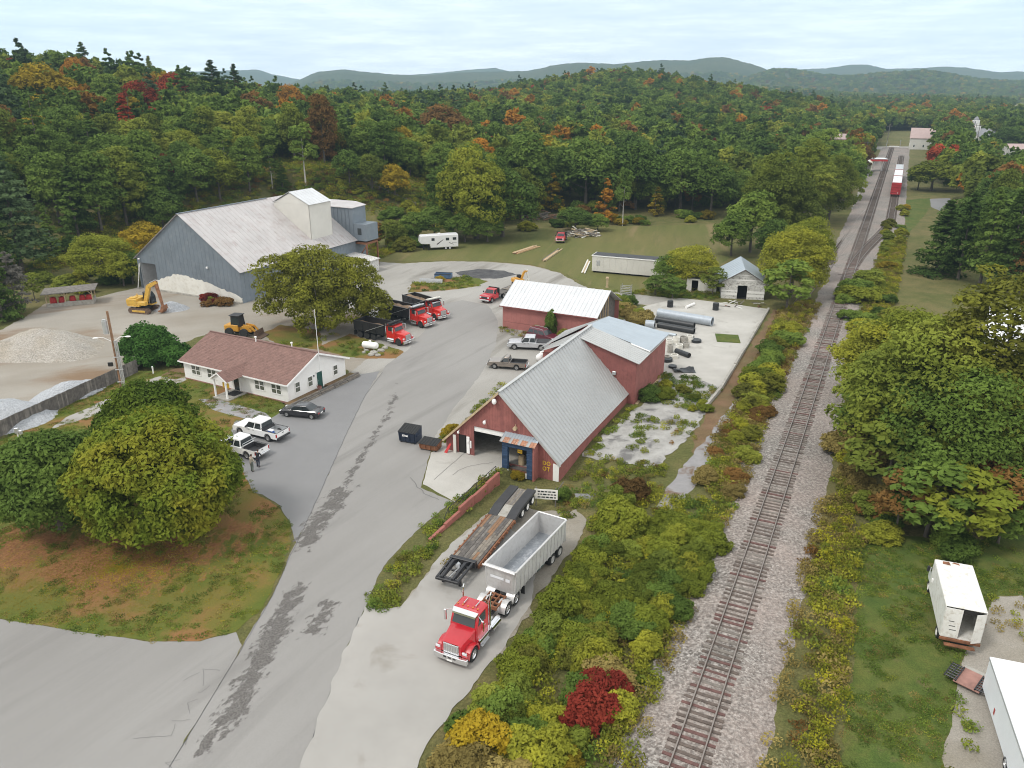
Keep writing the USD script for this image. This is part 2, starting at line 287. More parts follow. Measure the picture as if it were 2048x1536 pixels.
# ---------------------------------------------------------------- terrain
FOOT = [(-420, 30), (-140, 70), (-100, 105), (-86, 128), (-84, 150), (-72, 172), (-54, 196), (-30, 192), (-16, 190), (0, 200), (22, 216), (60, 222), (95, 238), (122, 290), (170, 400), (240, 560), (330, 800), (520, 1500)]
FLAT = Polygon(FOOT + [(2500, 1500), (2500, -60), (-420, -60)])
CP = [(-120, 130, 5), (-112, 155, 7), (-94, 172, 6), (-78, 192, 7), (-62, 212, 11), (-44, 216, 12), (-30, 220, 8), (-14, 222, 3), (-130, 200, 15), (-170, 250, 25), (-210, 330, 33), (-270, 250, 34), (-320, 420, 38),
      (-130, 330, 24), (-85, 330, 12), (-60, 280, 11), (-25, 330, 9), (0, 300, 5), (-40, 450, 13), (-150, 520, 15), (40, 300, 4), (60, 400, 8), (100, 600, 17), (60, 700, 28), (100, 760, 34), (0, 700, 19), (-80, 720, 6),
      (200, 700, 17), (260, 760, 6), (180, 520, 5), (320, 900, 4), (-420, 200, 30), (-420, 700, 24), (-100, 1000, 4), (150, 1000, 8), (400, 1200, 0), (-400, 1400, 10), (0, 1500, 2), (100, 300, 0.5), (-170, 130, 10), (-250, 140, 16)]
_rb = RBFInterpolator(np.array([c[:2] for c in CP + [(x, y, 0) for x, y in FOOT]]), np.array([c[2] for c in CP] + [0] * len(FOOT)), kernel='linear', smoothing=0.0)
BO, BU, BV = np.array([4.5, 66.2]), np.array([math.cos(math.radians(-26.5)), math.sin(math.radians(-26.5))]), np.array([math.cos(math.radians(63.5)), math.sin(math.radians(63.5))])
def sst(t): t = np.clip(t, 0, 1); return t * t * (3 - 2 * t)
def dip(x, y):
    """the ramp that leads down to the loading dock, beside the retaining wall"""
    u = (x - BO[0]) * BU[0] + (y - BO[1]) * BU[1]; v = (x - BO[0]) * BV[0] + (y - BO[1]) * BV[1]
    d = np.where(v < 0, 1 - sst((-v - 2) / 14), 1 - sst(v / 9))
    lat = np.where(u > 0, 1 - sst((u - 1) / 6), 1.0) * sst((u + 5.0) / 0.5)
    lat = np.where((v > 0) & (u < 0), 1, lat)
    return -0.75 * d * lat * (v > -17)
def hz(x, y):
    x, y = np.asarray(x, float), np.asarray(y, float); shp = x.shape
    p = np.stack([x.ravel(), y.ravel()], 1)
    d = shapely.distance(FLAT, shapely.points(p))
    z = np.zeros(len(p)); k = d > 0
    if k.any():
        q = p[k]; q3 = np.concatenate([q, np.zeros((len(q), 1))], 1)
        z[k] = np.maximum(_rb(q), 0) * sst(d[k] / 26) + (meshkit.fbm(q3 * .05, 3, 5) - .5) * 2.2 * sst(d[k] / 40)
    z = np.maximum(z, 0) + dip(p[:, 0], p[:, 1])
    return z.reshape(shp)
def axis_grid(a, b, fa, fb, fine, grow=1.12, mx=22):
    mid = list(np.arange(fa, fb + 1e-6, fine)); lo = [fa]; st = fine
    while lo[-1] > a: st = min(st * grow, mx); lo.append(lo[-1] - st)
    hi = [mid[-1]]; st = fine
    while hi[-1] < b: st = min(st * grow, mx); hi.append(hi[-1] + st)
    return np.array(lo[:0:-1] + mid + hi[1:])
gx, gy = axis_grid(-700, 1500, -30, 30, 0.8), axis_grid(-10, 1900, 30, 90, 0.8)
X, Y = np.meshgrid(gx, gy, indexing='ij'); Z = hz(X, Y)
def grid_faces(n, m):
    i = (np.arange(n - 1)[:, None] * m + np.arange(m - 1)[None]).ravel()
    return np.concatenate([np.stack([i, i + m, i + m + 1], 1), np.stack([i, i + m + 1, i + 1], 1)])
sub_mesh('ground', np.stack([X.ravel(), Y.ravel(), Z.ravel()], 1), grid_faces(len(gx), len(gy)), 'rough_ground', smooth=True, kind='structure')
def zat(x, y): return float(hz(np.array([x]), np.array([y]))[0])
def GH(px, py):
    """where the sight line through a point of the photograph meets the terrain"""
    a, b = (px - 1024) / FPX, -(py - 768) / FPX
    r = np.array([a, math.cos(PITCH) + b * math.sin(PITCH), -math.sin(PITCH) + b * math.cos(PITCH)])
    t = np.linspace(25, 1500, 6000); p = r[None] * t[:, None]; p[:, 2] += CAMH
    k = np.argmax(p[:, 2] < hz(p[:, 0], p[:, 1]))
    return p[k]

def wobble(poly, amp, seed, step=0.5, fr=0.9):
    """an outline that wanders the way worn edges do"""
    if poly.geom_type == 'MultiPolygon': poly = max(poly.geoms, key=lambda g: g.area)
    r = np.array(poly.exterior.segmentize(step).coords)[:-1]
    q = np.concatenate([r * fr, np.zeros((len(r), 1))], 1)
    r = r + amp * 2 * np.stack([meshkit.fbm(q, 3, seed) - .5, meshkit.fbm(q, 3, seed + 50) - .5], 1)
    return Polygon(r).buffer(0)
def sheet(name, pts, layer, mat, amp=0.25, seed=1, world_pts=False, drape=False, parent=None, kind='structure', fr=0.9, step=0.5, cut=None):
    pg = Polygon(pts if world_pts else GP(pts)).buffer(0)
    pg = wobble(pg, amp, seed, step, fr) if amp else pg
    if cut is not None: pg = pg.difference(cut)
    b = MB()
    for g in getattr(pg, 'geoms', [pg]):
        if g.area < .05: continue
        if drape:
            x0, y0, x1, y1 = g.bounds
            for xx in np.arange(x0, x1, 1.0):
                for yy in np.arange(y0, y1, 1.0):
                    c = g.intersection(shapely.box(xx, yy, xx + 1, yy + 1))
                    for h in getattr(c, 'geoms', [c]):
                        if h.geom_type == 'Polygon' and h.area > 1e-3:
                            v, f = trimesh.creation.triangulate_polygon(h, engine='earcut')
                            b.add(np.column_stack([v, hz(v[:, 0], v[:, 1]) + .03 + .004 * layer]), f)
        else:
            v, f = trimesh.creation.triangulate_polygon(g, engine='earcut')
            b.add(np.column_stack([v, np.full(len(v), .004 * layer)]), f)
    b.build(name, mat, parent, kind=kind)
    return pg

# ---------------------------------------------------------------- roads, yards, lawns
sheet('gravel_yard', [(-260, 700), (0, 660), (60, 628), (95, 606), (180, 598), (288, 572), (320, 560), (480, 560), (560, 500), (640, 470), (705, 492), (740, 522), (800, 528), (850, 524), (905, 522), (985, 524), (1060, 530), (1120, 546), (1180, 580), (1225, 592),
      (1300, 600), (1380, 604), (1440, 606), (1440, 616), (1330, 614), (1225, 604), (1200, 640), (1110, 760), (960, 860), (880, 905), (830, 900), (700, 860), (700, 742), (640, 706), (560, 688), (470, 668), (420, 665), (330, 700), (272, 735), (0, 868), (-260, 990)], 1, 'gravel_yard', .5, 3)
sheet('middle_yard', [(640, 560), (720, 520), (800, 527), (900, 523), (985, 525), (1060, 531), (1120, 547), (1180, 580), (1440, 606), (1440, 616), (1225, 604), (1200, 640), (1110, 760), (960, 860), (880, 905), (700, 860), (705, 742), (760, 700), (735, 640)], 2, 'yard_gravel_grey', .5, 4)
sheet('left_road', [(-900, 1200), (0, 1238), (150, 1262), (300, 1282), (400, 1282), (470, 1264), (486, 1290), (395, 1440), (300, 1600), (-900, 1600)], 2, 'old_asphalt', .15, 5)
ROAD = sheet('road', [(270, 1640), (335, 1536), (395, 1440), (486, 1290), (548, 1185), (580, 1110), (592, 1085), (640, 985), (690, 872), (730, 790), (775, 728), (815, 700), (850, 660), (880, 610), (925, 600), (975, 610), (996, 640), (992, 690), (965, 745), (905, 820), (872, 872), (855, 925), (842, 975),
      (905, 1003), (832, 1062), (765, 1135), (735, 1205), (692, 1300), (652, 1400), (600, 1540), (545, 1640)], 4, 'old_asphalt', .2, 6)
sheet('parking_lot', [(505, 985), (480, 930), (462, 868), (470, 842), (540, 838), (576, 815), (640, 785), (706, 752), (760, 742), (730, 792), (690, 874), (640, 987), (592, 1088), (583, 1050), (560, 1012), (525, 990)], 6, 'dark_asphalt', .12, 7)
sheet('paved_apron', [(545, 1640), (600, 1540), (652, 1400), (692, 1300), (730, 1215), (800, 1215), (840, 1170), (870, 1128), (900, 1090), (955, 1050), (1010, 1040), (1060, 1085), (1075, 1130), (1065, 1200), (1010, 1290), (930, 1390), (860, 1480), (830, 1560), (800, 1640)], 3, 'pale_paving', .3, 8, drape=True)
sheet('dirt_lane', [(1005, 1310), (1070, 1200), (1110, 1140), (1150, 1090), (1172, 1035), (1150, 1012), (1085, 1010), (1040, 1000), (1005, 985), (960, 1030), (900, 1092), (860, 1135), (800, 1215), (900, 1240)], 2, 'dirt_lane', .5, 40, drape=True)
LAWN = sheet('lawn', [(-700, 1215), (0, 1238), (150, 1262), (300, 1282), (400, 1282), (470, 1264), (525, 1215), (562, 1140), (582, 1085), (576, 1040), (552, 1010), (515, 988), (484, 930), (466, 868), (474, 842), (542, 838), (577, 813), (500, 770), (375, 745), (330, 742), (272, 742), (150, 805), (0, 880), (-260, 1000), (-700, 1150)], 5, 'lawn_grass', .15, 9)
sheet('front_path', [(398, 799), (428, 797), (470, 808), (530, 826), (546, 840), (505, 842), (430, 822)], 7, 'tarmac_strip', .1, 10)
sheet('side_path', [(284, 770), (300, 757), (372, 742), (372, 760), (345, 775), (305, 790), (220, 818), (150, 845), (100, 858), (130, 836), (230, 790)], 7, 'pale_paving', .35, 11)
sheet('bare_soil', [(322, 752), (345, 738), (374, 736), (374, 752), (350, 760)], 8, 'red_dirt', .2, 12)
sheet('cut_grass', [(645, 690), (700, 668), (760, 686), (806, 702), (800, 716), (740, 718), (690, 712), (640, 700), (560, 690), (520, 668), (560, 650), (640, 660)], 3, 'lawn_grass', .4, 13)
sheet('island_grass', [(816, 585), (822, 566), (880, 558), (935, 552), (975, 562), (960, 572), (900, 580), (850, 584)], 3, 'lawn_grass', .5, 14)
sheet('asphalt_heap_spill', [(910, 545), (955, 538), (1010, 541), (1036, 549), (1000, 556), (960, 558), (925, 552)], 4, 'asphalt_millings', .6, 15)
sheet('meadow', [(745, 524), (790, 500), (900, 486), (1010, 470), (1060, 458), (1190, 452), (1300, 452), (1460, 446), (1480, 500), (1420, 545), (1350, 570), (1250, 588), (1190, 576), (1125, 545), (1060, 529), (985, 522), (850, 522)], 3, 'meadow_grass', .5, 16)
YARD = sheet('concrete_yard', [(1228, 650), (1290, 612), (1360, 596), (1440, 605), (1536, 618), (1440, 775), (1418, 806), (1385, 778), (1340, 752), (1322, 745), (1250, 700)], 4, 'concrete', .12, 17)
sheet('concrete_apron', [(845, 968), (862, 905), (905, 893), (958, 902), (1010, 915), (1006, 934), (950, 968), (912, 1005)], 6, 'concrete', .12, 18)
sheet('side_slab', [(1165, 908), (1215, 868), (1275, 815), (1324, 747), (1440, 772), (1414, 812), (1398, 850), (1360, 900), (1305, 935), (1240, 918)], 3, 'broken_concrete', .7, 19, drape=True)
sheet('old_platform', [(1312, 1012), (1345, 960), (1380, 915), (1420, 872), (1470, 800), (1512, 735), (1534, 742), (1500, 800), (1455, 870), (1415, 930), (1380, 985), (1348, 1022)], 3, 'tarmac_strip', .45, 21)
sheet('dirt_strip', [(1420, 812), (1450, 760), (1500, 690), (1548, 620), (1575, 620), (1545, 690), (1500, 760), (1470, 800), (1440, 860), (1395, 920), (1380, 880)], 2, 'red_dirt', .8, 22)
GLAWN = sheet('green_lawn', [(1722, 1090), (1770, 1070), (1850, 1076), (1960, 1085), (2100, 1000), (2140, 900), (2230, 900), (2250, 1200), (2000, 1190), (1960, 1230), (1930, 1290), (1915, 1360), (1880, 1540), (1860, 1640), (1660, 1640), (1680, 1536), (1700, 1350), (1712, 1200)], 3, 'green_lawn', .35, 23)
sheet('gravel_pad', [(1962, 1195), (2060, 1190), (2250, 1230), (2250, 1700), (1860, 1640), (1885, 1536), (1915, 1360), (1930, 1290)], 2, 'dirt_lane', .5, 24)
sheet('far_lawn', [(1812, 400), (1860, 396), (1862, 412), (1850, 430), (1815, 470), (1808, 430)], 2, 'green_lawn', .5, 25)
sheet('far_driveway', [(1860, 398), (1900, 396), (1905, 410), (1880, 422), (1862, 414)], 3, 'dark_asphalt', .2, 26)
# worn dark patches along the drive and the leaf litter under the maples: thin skins that break up towards their edges
def broken_skin(name, col0, col1, sc, rot, lo=.66, hi=.74):
    M[name] = usdkit.material(stage, '/World/Looks/' + name, {'g': ('geometry', {}), 'mp': ('mapping', {'mapping_type': 'texture', 'scale': (1, 2.0, 1), 'rotation': (0, 0, rot)}), 'n': ('noise_texture', {'scale': sc, 'detail': 8, 'roughness': .72}), 'uv': ('uvmap', {'attribute': 'st'}),
        'x': ('separate_xyz', {}), 'f': ('math', {'math_type': 'multiply_add', 'value2': .34}), 'r': ('map_range', {'from_min': lo, 'from_max': hi, 'clamp': True}), 'n2': ('noise_texture', {'scale': sc * 6, 'detail': 3}), 'c': ('rgb_ramp', {'ramp': [(.35, col0), (.65, col1)]}), 'p': ('principled_bsdf', {'roughness': .95, 'specular_ior_level': .2})},
        [('g.position', 'mp.vector'), ('mp.vector', 'n.vector'), ('g.position', 'n2.vector'), ('uv.UV', 'x.vector'), ('x.x', 'f.value1'), ('n.fac', 'f.value3'), ('f.value', 'r.value'), ('r.result', 'p.alpha'), ('n2.fac', 'c.fac'), ('c.color', 'p.base_color')], surface='p.BSDF')
broken_skin('worn_patch', (.095, .088, .082), (.165, .155, .145), 1.5, math.radians(-30))
broken_skin('leaf_litter', (.165, .075, .032), (.27, .135, .055), .9, 0, .60, .78)
def band(pts, w, gain, z):
    c = LineString(GP(pts)); n = int(c.length / .3) + 2; ts = np.linspace(0, 1, n); q = np.array([c.interpolate(t, True).coords[0] for t in ts]); d = np.gradient(q, axis=0); d /= np.linalg.norm(d, axis=1, keepdims=True); nn = np.stack([-d[:, 1], d[:, 0]], 1); u = np.linspace(-1, 1, 9)
    P = q[:, None] + nn[:, None] * u[None, :, None] * w; f = gain * np.minimum(1, 6 * np.minimum(ts, 1 - ts))[:, None] * (1 - np.abs(u)[None] ** 1.6)
    return np.column_stack([P.reshape(-1, 2), np.full(n * 9, z)]), grid_faces(n, 9)[:, ::-1], np.column_stack([f.ravel(), 0 * f.ravel()])
def skins(name, parts, mat, label):
    V, F, U, n = [], [], [], 0
    for v, f, u in parts: V.append(v); F.append(f + n); U.append(u); n += len(v)
    m = usdkit.mesh(stage, numbered('/World', name), (np.concatenate(V), np.concatenate(F)), M[mat], True, np.concatenate(U)); tag(m, label, None, None, 'stuff')
skins('road_patches', [band([(625, 1090), (690, 970), (775, 830), (800, 760)], .75, .62, .026), band([(590, 1118), (640, 1040), (700, 960)], 1.7, .8, .027), band([(400, 1536), (478, 1400), (560, 1250), (612, 1140)], 1.35, .82, .028), band([(505, 1350), (555, 1240)], 1.5, .8, .029), band([(615, 1285), (640, 1235), (668, 1190)], 1.3, .72, .026), band([(380, 1536), (470, 1400)], .5, .75, .030)], 'worn_patch', 'dark worn patches along the middle of the drive')
def disc(px, py, rx, ry, gain, z):
    c = G(px, py); r_, a_ = np.meshgrid(np.linspace(0, 1, 14), np.linspace(0, 2 * math.pi, 41), indexing='ij'); f = gain * (1 - r_ ** 1.5)
    return np.column_stack([(c[0] + np.cos(a_) * r_ * rx).ravel(), (c[1] + np.sin(a_) * r_ * ry).ravel(), np.full(r_.size, z)]), grid_faces(14, 41), np.column_stack([f.ravel(), 0 * f.ravel()])
skins('leaf_litter', [disc(250, 1120, 9.5, 5.6, .95, .030), disc(30, 1090, 9.5, 5.0, .8, .032), disc(120, 930, 7, 6, .55, .034), disc(470, 1080, 4, 5, .6, .036)], 'leaf_litter', 'brown leaf litter spread on the lawn round the maples')
b = MB()
def crack(pts, w, seed, amp=.12):
    p = np.array(LineString(GP(pts)).segmentize(.35).coords); q = np.concatenate([p * 1.3, np.zeros((len(p), 1))], 1)
    p = p + amp * 2 * np.stack([meshkit.fbm(q, 3, seed) - .5, meshkit.fbm(q, 3, seed + 9) - .5], 1)
    g = LineString(p).buffer(w, cap_style=2)
    for h in getattr(g, 'geoms', [g]):
        v, f = trimesh.creation.triangulate_polygon(h, engine='earcut'); b.add(np.column_stack([v, np.full(len(v), .036)]), f)
crack([(338, 1536), (398, 1438), (488, 1290), (545, 1192), (580, 1112), (594, 1086), (640, 986), (690, 874), (730, 792), (765, 745)], .016, 3, .05)
crack([(603, 1536), (655, 1400), (694, 1300), (718, 1235)], .018, 4, .06)
for k, (x, y) in enumerate([(395, 1400), (420, 1372), (380, 1440), (372, 1490), (360, 1520), (440, 1340), (350, 1450), (400, 1345)]):
    r = np.random.default_rng(k); crack([(x, y), (x - 22 + r.normal() * 12, y + 8 + r.normal() * 8), (x - 30 + r.normal() * 20, y + 28 + r.normal() * 10)], .007, 20 + k, .12)
crack([(820, 955), (850, 990), (880, 1000)], .02, 41, .2); crack([(905, 950), (930, 935), (985, 925)], .02, 42, .25); crack([(868, 960), (930, 905)], .02, 43, .1)
b.build('road_cracks', 'asphalt_millings', kind='stuff', label='cracks and seams in the paving')

# ---------------------------------------------------------------- foliage geometry
def leaf_quads(c, nrm, size, r):
    n = len(c); nrm = nrm / (np.linalg.norm(nrm, axis=1, keepdims=True) + 1e-9)
    t = np.cross(nrm, r.normal(size=(n, 3))); t /= np.linalg.norm(t, axis=1, keepdims=True) + 1e-9; bt = np.cross(nrm, t)
    s = size * (.6 + .8 * r.random((n, 1))); k = .35 * s * r.normal(size=(n, 1))
    v = np.stack([c - t * s, c + bt * s * .55 + nrm * k * .3, c + t * s, c - bt * s * .55 + nrm * k * .3], 1).reshape(-1, 3)
    i = np.arange(n)[:, None] * 4
    return v, np.concatenate([i + [0, 1, 2], i + [0, 2, 3]])
def clumps_to_leaves(C, R, n_leaf, leaf, r, out=None, up=.35):
    """C: clump centres, R: clump radii (n,3); leaves lie on each clump's upper and outer skin"""
    n = len(C); d = r.normal(size=(n, n_leaf, 3)); d /= np.linalg.norm(d, axis=2, keepdims=True)
    d[..., 2] = np.where(d[..., 2] < -.35, -d[..., 2], d[..., 2])
    if out is not None:
        o = out[:, None, :]; dt = (d * o).sum(2, keepdims=True); d = np.where(dt < -.4, d - 2 * dt * o, d)
    p = C[:, None, :] + d * R[:, None, :] * (.72 + .34 * r.random((n, n_leaf, 1)))
    nr = d + up * np.array([0, 0, 1.]) + .55 * r.normal(size=d.shape)
    return leaf_quads(p.reshape(-1, 3), nr.reshape(-1, 3), leaf, r)
def crown_round(seed, rad, zc, n, n_leaf, leaf, cr, lump=.45, low=-.55, gaps=0.0, at=(0, 0)):
    r = np.random.default_rng(seed); rad = np.array(rad, float)
    d = r.normal(size=(n * 3, 3)); d /= np.linalg.norm(d, axis=1, keepdims=True); d = d[d[:, 2] > low][:n]
    f = (.86 - lump * .5 + lump * meshkit.fbm(d * 1.7 + seed, 2, seed)) * np.where(r.random(len(d)) < .75, .86 + .18 * r.random(len(d)), .45 + .4 * r.random(len(d)))
    if gaps: k = meshkit.noise(d * 2.6 + 7 * seed, seed) > gaps; d, f = d[k], f[k]
    C = d * f[:, None] * rad + [0, 0, zc]
    C[:, :2] += at
    s = cr * (.65 + .7 * r.random(len(C)))
    return clumps_to_leaves(C, np.stack([s, s, s * .72], 1), n_leaf, leaf, r, d)
def crown_cone(seed, R, z0, z1, n, n_leaf, leaf, pw=.8, droop=.25, thick=.5, ragged=.35):
    r = np.random.default_rng(seed); h = r.random(n) ** 1.25; a = r.random(n) * 2 * math.pi
    lim = (R * (1 - h) ** pw + .15) * (1 - ragged / 2 + ragged * meshkit.noise(np.stack([np.cos(a) * 1.5, np.sin(a) * 1.5, h * 7], 1), seed))
    q = np.sqrt(.12 + .88 * r.random(n)); rr = lim * q
    out = np.stack([np.cos(a), np.sin(a), np.zeros(n)], 1)
    C = out * rr[:, None]; C[:, 2] = z0 + (z1 - z0) * h - droop * rr + .08 * r.normal(size=n)
    s = np.maximum(.25, .34 * lim + .15)
    m = r.normal(size=(n, n_leaf, 3)); m /= np.linalg.norm(m, axis=2, keepdims=True); m[..., 2] = np.abs(m[..., 2]) * np.where(r.random((n, n_leaf)) < .8, 1, -1)
    side = np.cross(out, [0, 0, 1.])
    p = C[:, None] + (m[..., :1] * s[:, None, None] * out[:, None] + m[..., 1:2] * (s * .75)[:, None, None] * side[:, None]) + m[..., 2:] * (s * thick * .6)[:, None, None] * np.array([0, 0, 1.])
    nr = m * [.6, .6, 1] + .5 * out[:, None] + .5 * np.array([0, 0, 1.]) + .5 * r.normal(size=m.shape)
    return leaf_quads(p.reshape(-1, 3), nr.reshape(-1, 3), leaf, r)
def trunk_mesh(seed, H, r0, limbs, zl, spread, lean=.03):
    r = np.random.default_rng(seed); b = MB(); top = np.array([r.normal() * lean * H, r.normal() * lean * H, H])
    b.tube([np.array([0, 0, -.3]), top * .35 + [r.normal() * .1, 0, 0], top * .7, top], [r0 * 1.25, r0 * .85, r0 * .5, r0 * .12], 7)
    for k in range(limbs):
        a = k * 2.4 + r.random(); z = zl + (H * .8 - zl) * (k + .5) / max(limbs, 1); p = top * (z / H); L = spread * (.7 + .5 * r.random()) * (1 - .45 * (k / max(limbs, 1)))
        e = p + np.array([math.cos(a) * L, math.sin(a) * L, L * .55]); b.tube([p, (p + e) / 2 + [0, 0, -.08 * L], e], [r0 * .38, r0 * .24, r0 * .06], 5)
    return b

def crowns(*parts):
    V, F, n = [], [], 0
    for v, f in parts: V.append(v); F.append(f + n); n += len(v)
    return np.concatenate(V), np.concatenate(F)

class Kind:
    """a kind of tree: one class prim with a trunk and a crown, referenced by every tree of that kind"""
    all = {}
    def __init__(s, name, crown, mat, trunk, bark='bark', H=12.0, R=4.0):
        s.path = f'/World/{name}_kind'; s.H, s.R = H, R
        p = stage.CreateClassPrim(s.path); p.SetTypeName('Xform')
        b = MB(); b.add(*crown); b.build('crown', mat, p)
        if trunk is not None: trunk.build('trunk', bark, p, smooth=True)
        Kind.all[name] = s
shapes = {
 'maple': (crown_round(11, (4.7, 4.7, 5.5), 6.9, 95, 66, .30, 1.45), trunk_mesh(1, 9.5, .26, 7, 3, 3.2), 12.4, 5.0),
 'ash': (crown_round(12, (3.8, 3.8, 6.9), 8.7, 120, 58, .28, 1.2, .6, -.8), trunk_mesh(2, 13, .24, 8, 4, 2.8), 15.6, 4.0),
 'oak': (crown_round(13, (5.6, 5.4, 5.2), 7.3, 110, 62, .32, 1.45, .6, gaps=.33), trunk_mesh(3, 10, .32, 9, 3, 4.2), 12.6, 5.8),
 'ashfine': (crowns(crown_round(22, (2.6, 2.5, 4.6), 10.6, 120, 90, .150, .85, .7, -.8, .3), crown_round(25, (2.3, 2.3, 3.6), 7.2, 80, 90, .150, .85, .7, -.8, .3, (2.2, .6)), crown_round(26, (2.2, 2.2, 3.8), 6.8, 80, 90, .150, .85, .7, -.8, .3, (-1.9, 1.2)), crown_round(27, (2.2, 2.0, 3.2), 5.6, 70, 90, .150, .85, .7, -.8, .3, (.2, -2.2))), trunk_mesh(2, 13, .24, 8, 4, 2.8), 15.4, 4.0),
 'oakfine': (crowns(crown_round(23, (3.6, 3.5, 4.2), 8.2, 120, 90, .16, 1.0, .7, -.8, .3), crown_round(28, (3.2, 3.0, 3.6), 6.2, 90, 90, .16, .95, .7, -.8, .3, (2.8, 1.0)), crown_round(29, (3.0, 3.0, 3.4), 5.8, 90, 90, .16, .95, .7, -.8, .3, (-2.7, .6)), crown_round(30, (2.9, 2.7, 3.0), 5.0, 80, 90, .16, .95, .7, -.8, .3, (.3, -2.9))), trunk_mesh(3, 10, .32, 9, 3, 4.2), 12.6, 5.8),
 'maplefine': (crown_round(24, (4.7, 4.6, 5.2), 6.4, 230, 92, .150, 1.15, .5, -.7), trunk_mesh(1, 9.5, .26, 7, 2.4, 3.2), 11.8, 4.9),
 'poplar': (crown_round(14, (2.2, 2.2, 5.6), 8.6, 60, 56, .26, .85, .5), trunk_mesh(4, 13.6, .15, 6, 4, 1.5), 14.2, 2.3),
 'pine': (crown_cone(15, 4.1, 3.0, 19.5, 150, 46, .30, .72, .12, .55, .6), trunk_mesh(5, 19.5, .28, 0, 3, 1), 19.5, 4.2),
 'spruce': (crown_cone(16, 2.9, .8, 15.0, 150, 44, .24, .9, .32, .5, .3), trunk_mesh(6, 15, .2, 0, 3, 1), 15, 2.9),
 'sapling': (crown_round(17, (1.5, 1.5, 2.9), 3.9, 34, 46, .20, .62, .6), trunk_mesh(7, 6.2, .08, 4, 1.5, 1.0), 6.6, 1.7),
 'larch': (crown_cone(18, 2.0, 1.2, 9.5, 80, 34, .20, .8, .1, .5, .5), trunk_mesh(8, 9.5, .12, 0, 2, 1), 9.5, 2.0)}
LEAFS = {'dark': 'leaf_dark', 'green': 'leaf_green', 'olive': 'leaf_olive', 'lime': 'leaf_lime', 'gold': 'leaf_gold', 'orange': 'leaf_orange', 'red': 'leaf_red', 'rust': 'leaf_rust', 'blue': 'leaf_blue'}
WORD = {'dark': 'dark green', 'green': 'green', 'olive': 'olive green', 'lime': 'bright yellow-green', 'gold': 'golden', 'orange': 'orange', 'red': 'red', 'rust': 'rusty brown', 'blue': 'blue-green'}
def kind(shape, col):
    k = f'{shape}_{WORD[col]}'.replace(' ', '_').replace('-', '_')
    if k not in Kind.all:
        c, t, H, R = shapes[shape]; Kind(k, c, LEAFS[col], t, 'birch_bark' if shape == 'poplar' else 'bark', H, R)
    return Kind.all[k]
NAME = {'maple': 'broadleaf_tree', 'ash': 'broadleaf_tree', 'oak': 'broadleaf_tree', 'poplar': 'poplar_tree', 'pine': 'pine_tree', 'spruce': 'spruce_tree', 'sapling': 'young_tree', 'larch': 'young_tree', 'ashfine': 'broadleaf_tree', 'oakfine': 'broadleaf_tree', 'maplefine': 'broadleaf_tree'}
SHAPEW = {'maple': 'rounded', 'ash': 'tall', 'oak': 'spreading', 'poplar': 'slim', 'pine': 'shaggy', 'spruce': 'pointed', 'sapling': 'young', 'larch': 'narrow'}
trng = random.Random(5)
placed_trees = []
def tree(shape, col, p, height, label, group=None, width=1.0):
    k = kind(shape, col); s = height / k.H
    z = p[2] if len(p) > 2 else zat(p[0], p[1])
    w = s * width
    placed_trees.append((p[0], p[1], k.R * w))
    return copy_of(k.path, NAME[shape], label, 'tree', (p[0], p[1], z - .1), trng.uniform(0, 360), group, (w, w, s))
# ---------------------------------------------------------------- forest on the hillsides
frng = random.Random(11)
PAL = [('maple', 'green', 24), ('maple', 'dark', 9), ('ash', 'green', 18), ('ash', 'dark', 8), ('oak', 'green', 10), ('oak', 'olive', 11), ('maple', 'olive', 10), ('ash', 'olive', 8), ('pine', 'dark', 4.5), ('pine', 'blue', 3),
       ('spruce', 'dark', 2.5), ('poplar', 'green', 3), ('maple', 'lime', 4), ('maple', 'gold', 2.2), ('ash', 'orange', 1.5), ('maple', 'red', 1.2), ('ash', 'rust', 1.6)]
PALW = [p[2] for p in PAL]
TRACK = LineString([(-6, 0), (9.5, 32.2), (68.2, 154.2), (213.8, 457), (290, 615)])
keep = Polygon(FOOT + [(700, 1500), (700, 900), (330, 520), (232, 440), (150, 284), (110, 205), (78, 160), (60, 158), (40, 175), (62, 205), (50, 219), (22, 214), (0, 198), (-16, 188), (-30, 190), (-54, 194), (-72, 170), (-84, 148), (-86, 126), (-100, 100), (-140, 60), (-420, 10), (-460, 300), (-460, 1300), (520, 1500)])
SIGHT = shapely.union_all([LineString([(x * .72, y * .72), (x, y)]).buffer(w) for x, y, w in ((284, 487, 10), (246, 366, 11), (255, 400, 12), (228, 455, 8), (188, 470, 8), (152, 338, 7))])
forest_area = Polygon([(-460, 20), (-160, 60), (-122, 100), (-117, 140), (-110, 166), (-92, 184), (-78, 198), (-72, 228), (-44, 236), (-18, 226), (-8, 204), (10, 214), (25, 224), (60, 226), (92, 228), (88, 175), (70, 170), (84, 176), (104, 214), (124, 248), (158, 318), (196, 402), (226, 468), (270, 560), (330, 640), (700, 1150), (700, 1500), (-460, 1500)]).buffer(0)
right_area = Polygon([(104, 175), (122, 200), (138, 240), (156, 292), (206, 390), (236, 450), (300, 575), (420, 740), (900, 1150), (900, 300), (420, 160), (220, 110), (110, 150)]).buffer(0)
town = [(150, 336, 12), (225, 452, 13), (284, 487, 16), (242, 364, 16), (255, 398, 18), (250, 340, 12), (150, 262, 13), (168, 276, 12), (188, 470, 16), (272, 455, 14)]
def visible(x, y, z):
    d = y * math.cos(PITCH) - (z - CAMH) * math.sin(PITCH); px = 1024 + FPX * x / max(d, 1)
    return -120 < px < 2170
hand = []      # filled from the list of single trees below
def t_at(px, py, shape, col, h, label, w=1.0, group=None, base=True):
    p = GH(px, py); hand.append((p[0], p[1])); return tree(shape, col, p, h, label, group, w)
